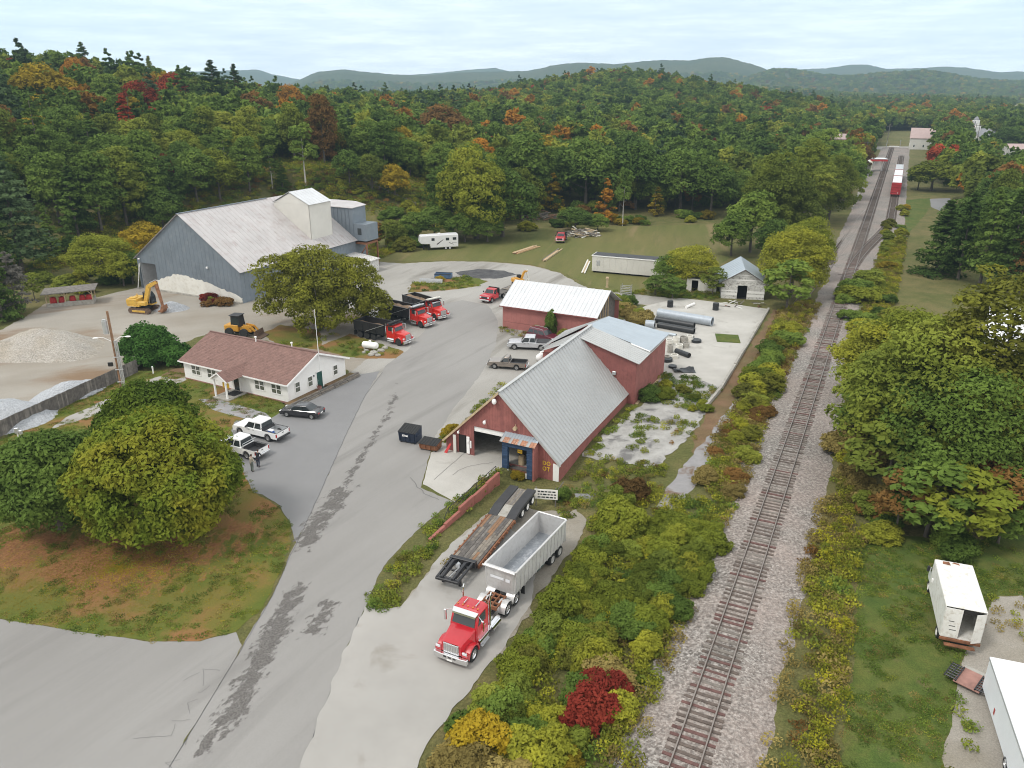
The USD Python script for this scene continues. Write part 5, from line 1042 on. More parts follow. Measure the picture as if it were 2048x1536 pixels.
c = thing('cooler', 'blue cooler with a white lid in the bed of the white pickup', 'cooler', (q[0], q[1], .70), 150)
b = MB(); b.cbox(-.32, .32, -.2, .2, 0, .34, .03); b.build('tub', 'cooler_blue', c); b = MB(); b.cbox(-.33, .33, -.21, .21, .345, .44, .04); b.build('lid', 'white_trim', c)
q = np.array([-26.6, 75.2]) + np.array([math.cos(a), math.sin(a)]) * -.95
c = thing('toolbox', 'long black toolbox across the white pickup bed', 'toolbox', (q[0], q[1], .98), 154); b = MB(); b.cbox(-.22, .22, -.88, .88, 0, .3, .03); b.build('box', 'black_plastic', c); b = MB(); b.cbox(-.24, .24, -.9, .9, .305, .35, .015); b.build('lid', 'black_paint', c)
car('sedan', 'black sedan parked at the corner of the white office', 'car', (-23.55, 80.45, .026), 167, 'car_black', 4.75)
pickup('pickup_truck', 'silver extended-cab pickup with covered bed beside the red barn', ctr((2.3, 103.2), 173, -.97)[:2] + (.01,), 173, 'car_silver', 5.9, 2.0, (.33, .68), cover=True)
pickup('pickup_truck', 'tan regular-cab pickup parked nose out on the gravel', ctr((-.75, 95.3), 168, -.9)[:2] + (.01,), 168, 'car_tan', 5.1, 1.8, (.42, .66), zb=1.02, zt=1.68, wr=.36, seats=1)
car('suv', 'maroon sport utility wagon with roof rails behind the silver pickup', 'car', (4.5, 107.9, .01), -40, 'car_maroon', 4.7, 1.85, 1.02, 1.70, (.02, .08, .58, .74), .37, rails=True)

def big_cab(t, xf, wid, mat, zhood=1.75, hood=1.75, cab=1.55, zroof=2.85, visor='chrome', wr=.52):
    """conventional truck front: bumper, grille, hood, fenders and cab; xf is the nose"""
    h = wid / 2; xc = xf - hood
    b = MB()
    def ring(x, hw, z0, z1, e=.12): return [(x, -hw, z0), (x, hw, z0), (x, hw, z1 - e), (x, hw - e * 1.6, z1), (x, -hw + e * 1.6, z1), (x, -hw, z1 - e)]
    b.loft([ring(xf - .05, h * .58, .85, zhood - .18), ring(xf - .25, h * .60, .8, zhood - .08), ring(xc + .02, h * .76, .8, zhood + .12)])
    hd_ = b.build('hood', mat, t, smooth=35)
    b = MB(); b.cbox(xf - .05, xf + .02, -h * .46, h * .46, .82, zhood - .2, .04); g = b.build('grille', 'chrome', t)
    b = MB()
    for k in range(9): y = -h * .40 + k * h * .1; b.box(xf + .02, xf + .035, y - .012, y + .012, .9, zhood - .27)
    b.build('grille_bars', 'steel', g)
    b = MB(); b.prism([(xf + .16, -h), (xf + .22, -h * .6), (xf + .22, h * .6), (xf + .16, h), (xf - .02, h), (xf - .02, -h)], .38, .80, 'z', .03); bp = b.build('bumper', 'chrome', t)
    b = MB(); b.cbox(xf + .222, xf + .235, -.2, .2, .40, .52, .004); b.build('number_plate', 'white_trim', bp)
    b = MB()
    for k in (-.35, 0, .35): b.cbox(xf + .205, xf + .23, k - .11, k + .11, .60, .72, .005)
    b.build('bumper_vents', 'black_plastic', bp)
    xw = xf - .92
    for s in (-1, 1):
        b = MB(); n = 9; o, i_ = [], []
        for k in range(n):
            a_ = math.pi * (1.05 - 1.1 * k / (n - 1)); o.append((xw + .74 * math.cos(a_), wr + .74 * math.sin(a_))); i_.append((xw + .60 * math.cos(a_), wr + .60 * math.sin(a_)))
        o[-1] = (xf - .04, .8); o[-2] = (xf - .04, 1.18)
        b.prism(o + i_[::-1], s * h - (.50 if s > 0 else 0), s * h + (.50 if s < 0 else 0), 'y', .04); b.build('fender', mat, t, smooth=35)
        b = MB(); b.cbox(xf - .12, xf - .01, s * (h - .24) - .2, s * (h - .24) + .18, .98, 1.2, .04); b.build('headlight', 'lamp_clear', t)
        wheel(t, xw, s * (h - .18), wr, .3, 'chrome')
    b = MB(); b.loft([ring(xc - cab, h * .80, .72, zroof - .12, .1), ring(xc - cab + .03, h * .80, .72, zroof, .16), ring(xc - .42, h * .80, .72, zroof + .02, .16), ring(xc - .3, h * .80, .72, zroof - .1, .16), ring(xc - .22, h * .8, .72, zroof - .2, .14), ring(xc + .12, h * .8, .72, zhood + .12, .08)]); b.build('cab', mat, t, smooth=35)
    z0, z1 = zhood + .16, zroof - .22; sl = .34 / (zroof - .2 - zhood - .12)
    xs = lambda z: xc + .12 - (z - zhood - .12) * sl + .03
    m = MB(); m.quad((xs(z0), -h * .68, z0), (xs(z0), h * .68, z0), (xs(z1), h * .64, z1), (xs(z1), -h * .64, z1)); m.build('windshield', 'glass_dark', t)
    m = MB(); m.loft([[(xs(z1) + .0, -h * .74, z1), (xs(z1) + .24, -h * .68, z1 - .1), (xs(z1) + .24, h * .68, z1 - .1), (xs(z1), h * .74, z1)], [(xs(z1) - .1, -h * .76, z1 + .17), (xs(z1) + .2, -h * .7, z1 + .02), (xs(z1) + .2, h * .7, z1 + .02), (xs(z1) - .1, h * .76, z1 + .17)]]); m.build('sun_visor', visor, t)
    for s in (-1, 1):
        m = MB(); q = [(xc - 1.12, s * (h * .80 + .012), z0), (xc - .12, s * (h * .80 + .012), z0), (xc - .3, s * (h * .80 + .012), z1), (xc - 1.12, s * (h * .80 + .012), z1)]; m.quad(*(q if s < 0 else q[::-1])); m.build('side_window', 'glass_dark', t)
        m = MB(); q0 = s * (h * .8); m.cbox(xc - 1.2, xc - .02, q0 - .012, q0 + .012, .8, z0 - .08, .006); dd = m.build('door', mat, t)
        m = MB(); m.cbox(xc - 1.12, xc - .95, q0 + s * .02 - .012, q0 + s * .02 + .012, 1.5, 1.54, .006); m.build('handle', 'chrome', dd)
        m = MB(); m.tube([(xc - .2, s * h * .8, z1), (xc + .05, s * (h + .16), z1 - .05)], .018, 5); m.cbox(xc - .02, xc + .1, s * (h + .18) - .09, s * (h + .18) + .09, z0 - .1, z1 - .05, .02); m.build('mirror', 'chrome', t)
        m = MB(); m.cyl((xc - 1.25, s * (h - .38), .62), (xc - .1, s * (h - .38), .62), .31, n=16); m.build('fuel_tank', 'chrome', t, smooth=35)
        m = MB(); m.cbox(xc - 1.2, xc - .1, s * (h - .05) - .1, s * (h - .05) + .1, .42, .5, .02); m.build('step', 'steel', t)
    return xc
# red tractor unit in the foreground
trz = -116.5; fp = np.array([-4.0, 40.1]); ta = math.radians(trz); cpt = fp - np.array([math.cos(ta), math.sin(ta)]) * 4.2
t = thing('semi_tractor', 'red semi tractor with chrome visor and twin stacks in the foreground', 'truck', (cpt[0], cpt[1], .02), trz)
xc = big_cab(t, 4.0, 2.45, 'truck_red', 1.78, 1.75, 1.5, 2.9)
for k, y in enumerate((-.75, -.38, 0, .38, .75)): b = MB(); b.ell((xc - .55, y, 2.96), (.07, .045, .04), 1); b.build('roof_lamp', 'lamp_amber', t)
for y in (-.38, .5): b = MB(); b.lathe([(.03, -.35), (.035, .1), (.07, .25)], (xc - .9, y, 3.0), 'x', 8); b.build('air_horn', 'chrome', t)
for s in (-1, 1): b = MB(); b.tube([(xc - 1.66, s * 1.02, .7), (xc - 1.66, s * 1.02, 3.0), (xc - 1.72, s * 1.03, 3.35), (xc - 1.86, s * 1.03, 3.55)], [.085, .085, .06, .06], 10); b.build('exhaust_stack', 'chrome', t, smooth=35)
b = MB(); b.cbox(-4.3, xc - 1.4, -.46, -.30, .62, .88, .02); b.cbox(-4.3, xc - 1.4, .30, .46, .62, .88, .02)
for x in (-4.2, -3.0, -1.8, -.6): b.cbox(x, x + .14, -.4, .4, .66, .84, .02)
b.build('frame', 'black_paint', t)
b = MB(); b.box(xc - 2.6, xc - 1.75, -.75, .75, .88, .93); b.build('deck_plate', 'aluminium', t)
b = MB()
for y in (-.62, -.2, .2, .62): b.cbox(-2.6, -.95, y - .05, y + .05, 1.02, 1.16, .01)
for x in (-2.55, -2.1, -1.6, -1.05): b.cbox(x - .06, x + .06, -.66, .66, .98, 1.10, .01)
b.cbox(-1.02, -.9, -.72, .72, 1.0, 1.3, .02); b.build('rusty_subframe', 'rust', t)
for s in (-1, 1):
    for x in (-3.35, -2.0):
        for yy in (.94, .62): wheel(t, x, s * yy, .52, .27, 'chrome' if yy > .9 else 'black_paint', deep=.04 if yy > .9 else .02)
        b = MB(); n = 9; o, i_ = [], []
        for k in range(n): a_ = math.pi * (1.0 - k / (n - 1)); o.append((x + .65 * math.cos(a_), .52 + .65 * math.sin(a_))); i_.append((x + .62 * math.cos(a_), .52 + .62 * math.sin(a_)))
        b.prism(o + i_[::-1], s * .46 if s > 0 else s * 1.12, s * 1.12 if s > 0 else s * .46, 'y'); b.build('mudguard', 'aluminium', t, smooth=35)
    b = MB(); b.cyl((xc - 2.9, s * .95, .55), (xc - 1.75, s * .95, .55), .3, n=16); b.cbox(xc - 2.9, xc - .2, s * 1.02 - .14, s * 1.02 + .14, .9, .95, .01); b.build('side_tank', 'chrome', t, smooth=35)
b = MB(); b.tube([(xc - 1.6, .3, 1.2), (xc - 1.9, .1, 1.0), (-1.0, .15, 1.15)], .03, 6); b.tube([(xc - 1.6, -.2, 1.3), (xc - 1.95, 0, 1.05), (-1.0, -.1, 1.2)], .03, 6); b.build('air_hoses', 'black_rubber', t)
b = MB(); b.box(-4.45, -4.42, -1.2, -.5, .25, .95); b.box(-4.45, -4.42, .5, 1.2, .25, .95); b.build('mud_flaps', 'black_rubber', t)
# aluminium dump trailer
fr, rr_ = G(1002, 1134, 2.95)[:2], G(1103, 1033, 2.95)[:2]; drz = rot_facing(fr, rr_); L = float(np.hypot(*(fr - rr_))); mid = (fr + rr_) / 2
t = thing('dump_trailer', 'empty aluminium dump trailer coupled behind the red semi tractor', 'trailer', (mid[0], mid[1], -.1), drz)
hw, zb_, zt_ = 1.25, 1.25, 3.0; hl = L / 2 + .1
b = MB()
b.slab([(-hl, -hw + .1, zb_), (hl, -hw + .1, zb_ + .05), (hl, hw - .1, zb_ + .05), (-hl, hw - .1, zb_)], .1); b.build('floor', 'aluminium_inner', t)
for s in (-1, 1):
    b = MB(); b.loft([[(-hl, s * (hw - .12), zb_ - .08), (hl, s * (hw - .12), zb_ - .08), (hl, s * (hw - .06), zb_ - .08), (-hl, s * (hw - .06), zb_ - .08)][::s], [(-hl, s * (hw - .04), zt_), (hl, s * (hw - .04), zt_), (hl, s * (hw + .02), zt_), (-hl, s * (hw + .02), zt_)][::s]]); sd = b.build('side', 'aluminium', t)
    for k in range(14): x = -hl + .2 + k * (2 * hl - .4) / 13; b = MB(); b.loft([[(x - .05, s * (hw - .07), zb_ - .08), (x + .05, s * (hw - .07), zb_ - .08), (x + .05, s * (hw - .0), zb_ - .08), (x - .05, s * (hw - .0), zb_ - .08)], [(x - .05, s * hw, zt_ - .1), (x + .05, s * hw, zt_ - .1), (x + .05, s * (hw + .06), zt_ - .1), (x - .05, s * (hw + .06), zt_ - .1)]]); b.build('rib', 'aluminium', sd)
    b = MB(); b.cbox(-hl - .02, hl + .04, s * hw - .07, s * hw + .09, zt_ - .02, zt_ + .1, .03); b.build('top_rail', 'aluminium', t)
b = MB(); b.loft([[(hl - .02, -hw + .08, zb_ - .1), (hl + .06, -hw + .2, zb_ - .1), (hl + .06, hw - .2, zb_ - .1), (hl - .02, hw - .08, zb_ - .1)], [(hl - .02, -hw + .02, zt_), (hl + .12, -hw + .2, zt_), (hl + .12, hw - .2, zt_), (hl - .02, hw - .02, zt_)]]); b.build('front_wall', 'aluminium', t)
b = MB(); b.box(-hl - .06, -hl, -hw + .02, hw - .02, zb_ - .1, zt_); b.build('tailgate', 'aluminium', t)
b = MB(); b.cbox(hl - .02, hl + .22, -hw - .02, hw + .02, zt_ - .02, zt_ + .12, .04); b.cbox(-hl - .1, -hl + .02, -hw, hw, zt_ - .02, zt_ + .12, .03); b.tube([(hl + .25, -hw - .06, zt_ + .06), (hl + .25, hw + .06, zt_ + .06)], .07, 10); b.build('end_rails', 'aluminium', t)
b = MB(); b.cbox(hl + .125, hl + .14, -.75, .35, zb_ + .9, zb_ + 1.1, .005); b.cbox(hl + .125, hl + .14, .5, .85, zb_ + .85, zb_ + 1.1, .005); b.build('front_plate', 'trailer_side', t)
b = MB(); b.tube([(hl - .3, -hw - .1, zt_ - .1), (hl - 2.4, -hw - .1, zb_ + 1.0), (hl - 3.4, -hw - .1, zb_ + .3)], .04, 6); b.build('tarp_arm', 'black_paint', t)
b = MB(); b.cbox(-hl, hl - .3, -.5, -.36, .85, 1.1, .02); b.cbox(-hl, hl - .3, .36, .5, .85, 1.1, .02); b.build('frame', 'black_paint', t)
for s in (-1, 1):
    for x in (-hl + .7, -hl + 1.95):
        for yy in (.98, .68): wheel(t, x, s * yy, .5, .26, 'aluminium' if yy > .9 else 'black_paint', deep=.04)
    b = MB(); b.cyl((-hl + 2.9, s * .7, .7), (-hl + 4.0, s * .7, .7), .22, n=14); b.build('air_tank', 'green_door', t)
# lowboy trailer
lf, lr_ = G(893, 1162, .8)[:2], G(1046, 982, .9)[:2]; lrz = rot_facing(lf, lr_); L = float(np.hypot(*(lf - lr_))); mid = (lf + lr_) / 2
zl = zat(*mid) * .6
t = thing('lowboy_trailer', 'long lowboy equipment trailer with worn plank deck and detached gooseneck', 'trailer', (mid[0], mid[1], zl), lrz, tilt=(0, 1.2, lrz)); hl = L / 2; rr = random.Random(8)
x0, x1 = -hl + 4.6, hl - 2.9
for k in range(9):
    y0 = -1.1 + k * 2.2 / 9; xs_ = [x0] + sorted(rr.uniform(x0 + 1, x1 - 1) for _ in range(2)) + [x1]
    for a_, c_ in zip(xs_[:-1], xs_[1:]): b = MB(); z = .78 + rr.uniform(-.012, .012); b.cbox(a_ + .006, c_ - .006, y0 + .008, y0 + 2.2 / 9 - .008, z, z + .06, .008); b.build('deck_plank', rr.choice(['grey_wood', 'grey_wood_dark', 'ledge_timber', 'grey_wood_dark', 'ledge_timber', 'pole_wood']), t)
for s in (-1, 1):
    b = MB(); b.cbox(x0, x1, s * 1.2 - .07, s * 1.2 + .07, .5, .82, .02); b.build('side_beam', 'rust', t)
    for k in range(9): x = x0 + .3 + k * (x1 - x0 - .6) / 8; b = MB(); b.cbox(x - .06, x + .06, s * 1.33 - .07, s * 1.33 + .07, .6, .78, .01); b.build('outrigger', 'rust', t)
b = MB(); b.box(x0, x1, -1.1, 1.1, .55, .76); b.build('deck_frame', 'black_paint', t)
for y0, y1, m in ((-1.25, -.42, 'black_plastic'), (.42, 1.25, 'black_plastic')):
    b = MB(); b.prism([(-hl, .95), (-hl, 1.18), (-hl + 3.4, 1.18), (x0 + .1, .86), (x0 + .1, .6), (-hl + 3.2, .9)], y0, y1, 'y', .02); b.build('wheel_deck', m, t)
for k in range(4): b = MB(); y0 = -.40 + k * .2; b.cbox(-hl + .1, -hl + 3.0, y0 + .005, y0 + .195, 1.02, 1.08, .01); b.build('deck_plank', 'ledge_timber' if k % 2 else 'grey_wood', t)
b = MB(); b.slab([(-hl + 3.02, -.4, 1.07), (x0, -.4, .84), (x0, .4, .84), (-hl + 3.02, .4, 1.07)], .05); b.build('centre_plate', 'concrete_block', t)
for s in (-1, 1):
    for x in (-hl + .6, -hl + 1.75, -hl + 2.9): wheel(t, x, s * 1.08, .45, .26, 'white_trim', deep=.05)
b = MB()
for s in (-1, 1): b.loft([[(x1 - .1, s * .5 - .1, .55), (x1 - .1, s * .5 + .1, .55), (x1 - .1, s * .5 + .1, .95), (x1 - .1, s * .5 - .1, .95)], [(x1 + .8, s * .5 - .1, .95), (x1 + .8, s * .5 + .1, .95), (x1 + .8, s * .5 + .1, 1.4), (x1 + .8, s * .5 - .1, 1.4)], [(hl - .1, s * .45 - .1, 1.0), (hl - .1, s * .45 + .1, 1.0), (hl - .1, s * .45 + .1, 1.25), (hl - .1, s * .45 - .1, 1.25)]])
for x in (x1 + .15, x1 + .9, x1 + 1.6, hl - .3): b.cbox(x - .07, x + .07, -.8, .8, 1.02, 1.16, .02)
b.cbox(x1 + .0, x1 + .35, -1.1, 1.1, .7, 1.25, .03); b.cbox(hl - .25, hl, -.95, .95, .9, 1.12, .03)
for s in (-1, 1): b.beam((x1 + .2, s * .9, 1.1), (hl - .1, s * .85, 1.05), .14, .2)
b.build('gooseneck', 'black_paint', t)
b = MB(); b.cyl((x1 + .9, 0, 1.2), (x1 + 1.3, .1, 1.3), .16, n=10); b.tube([(x1 + .9, 0, 1.4), (x1 + 1.4, .3, 1.3), (hl - .3, .1, 1.2)], .03, 5); b.build('hydraulics', 'galvanised', t)
for s in (-1, 1): b = MB(); b.cbox(hl - .9, hl - .7, s * .7 - .1, s * .7 + .1, .0, .95, .02); b.build('landing_leg', 'black_paint', t)

def dump_truck(label, loc, rz, visor, tarp, load, side=-1):
    t = thing('dump_truck', label, 'dump truck', loc, rz, None); xf = 4.6
    xc = big_cab(t, xf, 2.45, 'dump_red', 1.75, 1.7, 1.45, 2.8, visor)
    xb0, xb1, h, z0, z1 = -4.5, xc - 1.62, 1.22, 1.15, 2.55
    for s in (-1, 1):
        b = MB(); b.cbox(xb0, xb1, s * h - .05, s * h + .05, z0, z1, .02); sd = b.build('body_side', 'black_paint', t)
        for k in range(5): x = xb0 + .2 + k * (xb1 - xb0 - .4) / 4; b = MB(); b.cbox(x - .06, x + .06, s * (h + .08) - .05, s * (h + .08) + .05, z0, z1 - .08, .015); b.build('rib', 'black_paint', sd)
        b = MB(); b.cbox(xb0, xb1, s * h - .1, s * h + .1, z1 + .003, z1 + .1, .02); b.build('rail', 'black_paint', sd)
        b = MB(); b.beam((xb0 + 2.2, s * (h + .17), z0 + .1), (xb1 + .1, s * (h + .17), z1 + .2), .05, .05); b.build('tarp_arm', 'galvanised', t)
        for x in (-3.6, -2.3): 
            for yy in (.98, .68): wheel(t, x, s * yy, .52, .27, 'white_trim' if yy > .9 else 'black_paint', deep=.05)
        wheel(t, -1.05, s * .95, .46, .27, 'black_paint')
        b = MB(); b.tube([(xc - 1.55, s * 1.0, .8), (xc - 1.55, s * 1.0, 2.9)], .08, 10); b.build('exhaust_stack', 'chrome', t, smooth=35)
    b = MB(); b.box(xb0, xb1, -h + .05, h - .05, z0, z0 + .1); b.cbox(xb0 - .06, xb0 + .03, -h, h, z0, z1, .02); b.cbox(xb1 - .08, xb1, -h, h, z0, z1 + .1, .02); b.build('body_ends', 'black_paint', t)
    b = MB(); b.slab([(xb1 - .1, -h, z1 + .12), (xb1 + 1.5, -h + .05, z1 + .42), (xb1 + 1.5, h - .05, z1 + .42), (xb1 - .1, h, z1 + .12)], .08); b.build('cab_shield', 'black_paint', t)
    b = MB(); b.cyl((xb1 + 1.0, -h, z1 + .50), (xb1 + 1.0, h, z1 + .50), .13, n=12); b.cbox(xb1 + .3, xb1 + .85, -h + .1, h - .1, z1 + .40, z1 + .46, .02); b.build('tarp_roll', tarp, t)
    gx_, gy_ = np.meshgrid(np.linspace(xb0 + .05, xb1 - .1, 16), np.linspace(-h + .06, h - .06, 8), indexing='ij'); q = np.stack([gx_, gy_, 0 * gx_], -1)
    gz_ = z0 + .2 + load * (1 - (gy_ / h) ** 2 * .5) * (.55 + .9 * meshkit.fbm(q * .9 + rz, 3, 2)); sub_mesh('load', np.stack([gx_.ravel(), gy_.ravel(), gz_.ravel()], 1), grid_faces(16, 8), 'load_dirt', t, smooth=True, label='brown earth load')
    b = MB(); b.cbox(-4.5, xc - 1.3, -.45, -.3, .7, 1.0, .02); b.cbox(-4.5, xc - 1.3, .3, .45, .7, 1.0, .02); b.build('frame', 'black_paint', t)
    b = MB(); b.box(-4.6, -4.56, -1.2, -.5, .3, 1.0); b.box(-4.6, -4.56, .5, 1.2, .3, 1.0); b.build('mud_flaps', 'black_rubber', t)
    return t
def by_wheels(f, r, off): # centre and heading from the near-side front and rear wheels (front wheel sits 3.68 m ahead of centre)
    rz = rot_facing(f, r); a = math.radians(rz); p = np.array(f[:2]) - np.array([math.cos(a), math.sin(a)]) * 3.68 + np.array([-math.sin(a), math.cos(a)]) * off
    return (p[0], p[1], .01), rz
l, rz = by_wheels(G(797, 692), G(722, 676), 1.15); dump_truck('red dump truck with black body, nearest of the three by the white tank', l, rz, 'dump_red', 'black_rubber', .75)
l, rz = by_wheels(G(841, 656), G(779, 641), 1.15); dump_truck('red dump truck with black body heaped with earth, in the middle of the row', l, rz, 'dump_red', 'galvanised', 1.2)
f3 = np.array([-12.2, 118.0]); a = math.radians(-46); l, rz = by_wheels(f3, f3 - np.array([math.cos(a), math.sin(a)]), 1.15); dump_truck('red dump truck with chrome visor and pale tarp roll, farthest of the three', l, rz, 'chrome', 'whitewash', 1.0)

def medium_truck(name, label, front, rz, bedL, bedtype):
    a = math.radians(rz); c = np.array(front[:2]) - np.array([math.cos(a), math.sin(a)]) * 3.1
    t = thing(name, label, 'truck', (c[0], c[1], zat(c[0], c[1]) + .01), rz); xf, h = 3.0, 1.0
    b = MB()
    for s in (-1, 1): b.prism(arch_profile(xf - 3.0, xf, .5, 1.25, (xf - .95,), .52, nose=[(xf, 1.0), (xf - .05, 1.2), (xf - .25, 1.3), (xf - 1.5, 1.38)]), s * h - (.2 if s > 0 else 0), s * h + (.2 if s < 0 else 0), 'y', .04)
    b.prism([(xf - 3.0, .5), (xf - .02, .55), (xf - .02, 1.1), (xf - .22, 1.3), (xf - 1.45, 1.4), (xf - 3.0, 1.4)], -h + .15, h - .15, 'y', .03); b.build('body', 'truck_red', t, smooth=30)
    greenhouse(t, xf - 3.0, xf - 2.92, xf - 2.05, xf - 1.4, 1.86, 1.56, 1.36, 2.12, 'truck_red', pillars=(xf - 2.45,))
    b = MB(); b.cbox(xf - .04, xf + .03, -.58, .58, .78, 1.14, .02); b.build('grille', 'black_plastic', t)
    b = MB(); b.cbox(xf - .02, xf + .16, -h + .03, h - .03, .42, .68, .05); b.build('bumper', 'chrome', t)
    for s in (-1, 1):
        b = MB(); b.cbox(xf - .12, xf + .02, s * .78 - .17, s * .78 + .17, .86, 1.12, .03); b.build('headlight', 'lamp_clear', t)
        b = MB(); b.cbox(xf - 1.75, xf - 1.6, s * 1.2 - .12, s * 1.2 + .1, 1.4, 1.68, .03); b.build('mirror', 'black_plastic', t)
        wheel(t, xf - .95, s * .88, .42, .26, 'steel'); wheel(t, -1.6, s * .9, .42, .4, 'steel')
    xb0, xb1 = -bedL + .0 - .2, -.08
    b = MB(); b.cbox(xb0, xb1, -1.15, 1.15, .92, 1.02, .02); b.build('deck', 'grey_wood_dark' if bedtype == 'flat' else 'black_paint', t)
    b = MB(); b.cbox(xb1 - .1, xb1, -1.1, 1.1, 1.02, 2.2, .03); b.build('headboard', 'black_paint', t)
    b = MB(); b.box(xb0 + .1, .2, -.4, .4, .55, .9); b.build('frame', 'black_paint', t)
    if bedtype == 'dump':
        for s in (-1, 1): b = MB(); b.cbox(xb0, xb1 - .11, s * 1.1 - .04, s * 1.1 + .04, 1.02, 1.75, .02); b.build('bed_side', 'black_paint', t)
        b = MB(); b.cbox(xb0 - .04, xb0 + .03, -1.05, 1.05, 1.02, 1.7, .02); b.build('tailgate', 'black_paint', t)
    return t, c
frz = -121.0; fpt = G(968, 607); medium_truck('flatbed_truck', 'red flatbed truck towing a trailer with a small excavator', fpt, frz, 3.0, 'flat')
a = math.radians(frz); fd_ = np.array([math.cos(a), math.sin(a)]); tc = fpt[:2] - fd_ * 10.6
t = thing('equipment_trailer', 'flat equipment trailer carrying the mini excavator behind the red flatbed', 'trailer', (tc[0], tc[1], 0), frz)
for k in range(10): b = MB(); b.cbox(-3.0 + k * .6, -3.0 + k * .6 + .585, -1.1, 1.1, .72, .79, .01); b.build('deck_plank', 'grey_wood' if k % 3 else 'ledge_timber', t)
b = MB(); b.cbox(-3.1, 3.05, -1.2, -1.1, .58, .8, .02); b.cbox(-3.1, 3.05, 1.1, 1.2, .58, .8, .02); b.beam((3.0, .8, .65), (4.6, 0, .7), .12, .14); b.beam((3.0, -.8, .65), (4.6, 0, .7), .12, .14); b.cbox(-3.0, 3.0, -.9, .9, .6, .71, .02); b.build('frame', 'black_paint', t)
for s in (-1, 1):
    for x in (-1.0, .0): wheel(t, x, s * 1.32, .36, .24, 'steel')
def excavator(name, label, loc, rz, s, body, boom, cabw, house=None, arm='arm_rust', yaw=0):
    t = thing(name, label, 'excavator', loc, rz, None, s)
    for sd in (-1, 1):
        b = MB(); n = 20; pr = []
        for k in range(10): a_ = -math.pi / 2 + math.pi * k / 9; pr.append((1.35 + .38 * math.cos(a_), .38 + .38 * math.sin(a_)))
        for k in range(10): a_ = math.pi / 2 + math.pi * k / 9; pr.append((-1.35 + .38 * math.cos(a_), .38 + .38 * math.sin(a_)))
        b.prism(pr, sd * 1.05 - .27, sd * 1.05 + .27, 'y'); tr = b.build('crawler_track', 'track_steel', t)
        b = MB()
        for k in range(16): x = -1.5 + k * .2; b.box(x - .04, x + .05, sd * 1.05 - .28, sd * 1.05 + .28, .755, .79); b.box(x - .04, x + .05, sd * 1.05 - .28, sd * 1.05 + .28, -.005, .02)
        b.build('track_shoes', 'track_steel', tr)
        b = MB(); b.cbox(-1.1, 1.1, sd * 1.05 + sd * .24 - .05, sd * 1.05 + sd * .24 + .07, .22, .52, .03); b.build('track_frame', body, tr)
    b = MB(); b.cbox(-.8, .8, -.8, .8, .5, .85, .05); b.cyl((0, 0, .85), (0, 0, 1.0), .6, n=18); b.build('turntable', 'black_paint', t)
    b = MB(); b.prism([(-1.9, -1.1), (-1.9, 1.1), (-1.5, 1.25), (1.3, 1.25), (1.3, .1), (.2, .1), (.2, -1.25), (-1.5, -1.25)], 1.0, 1.2, 'z', .02); b.prism([(-1.95, 1.2), (-1.95, 1.9), (-1.75, 2.1), (-.2, 2.1), (-.2, 1.2)], -1.2, 1.2, 'y', .06); b.cbox(-.2, 1.2, -1.2, -.45, 1.2, 1.75, .06); b.build('house', body, t, smooth=30)
    b = MB(); b.cbox(-1.6, -.6, -.9, -.3, 2.1, 2.25, .04); b.cyl((-1.2, .4, 2.1), (-1.2, .4, 2.5), .07); b.build('engine_hood', body, t)
    b = MB(); b.prism([(-.1, 1.2), (-.1, 2.85), (.85, 2.85), (1.3, 2.2), (1.3, 1.2)], .2, 1.2, 'y', .05); b.build('operator_cab', 'black_paint', t, smooth=30)
    for q in ([(-.0, 1.212, 1.55), (1.2, 1.212, 1.55), (1.2, 1.212, 2.15), (.8, 1.212, 2.75), (-.0, 1.212, 2.75)],): m = MB(); m.add(q, [(0, 2, 1), (0, 3, 2), (0, 4, 3)]); m.build('cab_glass', 'glass_dark', t)
    m = MB(); m.quad((1.315, .3, 1.5), (1.315, 1.1, 1.5), (1.315, 1.1, 2.15), (1.315, .3, 2.15)); m.quad((1.3, .3, 2.23), (1.3, 1.1, 2.23), (.88, 1.1, 2.83), (.88, .3, 2.83)); m.build('cab_glass', 'glass_dark', t)
    P = boom; b = MB()
    def limb(b, p, q, w, h0, h1): 
        p, q = np.array(p, float), np.array(q, float); d = (q - p) / np.linalg.norm(q - p); n_ = np.array([-d[2], 0, d[0]])
        b.loft([[p + n_ * h0 / 2 * j + np.array([0, w / 2 * i, 0]) for i, j in ((-1, -1), (1, -1), (1, 1), (-1, 1))], [q + n_ * h1 / 2 * j + np.array([0, w / 2 * i, 0]) for i, j in ((-1, -1), (1, -1), (1, 1), (-1, 1))]])
    limb(b, P[0], P[1], .36, .5, .62); limb(b, P[1], P[2], .36, .62, .36); b.build('boom', house or body, t)
    b = MB(); limb(b, P[3], P[4], .28, .5, .28); b.build('stick', arm, t)
    b = MB(); b.cyl((P[0][0] + .3, .22, P[0][2] - .1), (P[1][0], .22, P[1][2] - .35), .08, n=8); b.cyl((P[1][0] + .1, 0, P[1][2] + .45), (P[3][0] - .05, 0, P[3][2] + .1), .08, n=8); b.build('hydraulic_cylinder', 'steel', t)
    x, _, z = P[4]; b = MB(); pr = [(x + .2, z + .15), (x + .3, z - .35), (x - .1, z - .95), (x - .75, z - .85), (x - .8, z - .7), (x - .35, z - .55), (x - .15, z)]; b.prism(pr, -.5, .5, 'y', .03); b.build('bucket', arm, t)
    return t
q = G(290, 623); excavator('excavator', 'yellow tracked excavator with folded boom in front of the warehouse door', (q[0], q[1], .005), -14, 1.12, 'digger_yellow', [(.5, -.2, 1.3), (1.5, -.2, 3.9), (3.0, -.2, 4.6), (2.75, -.2, 4.75), (3.35, -.2, 1.1)], 1, 'digger_yellow')
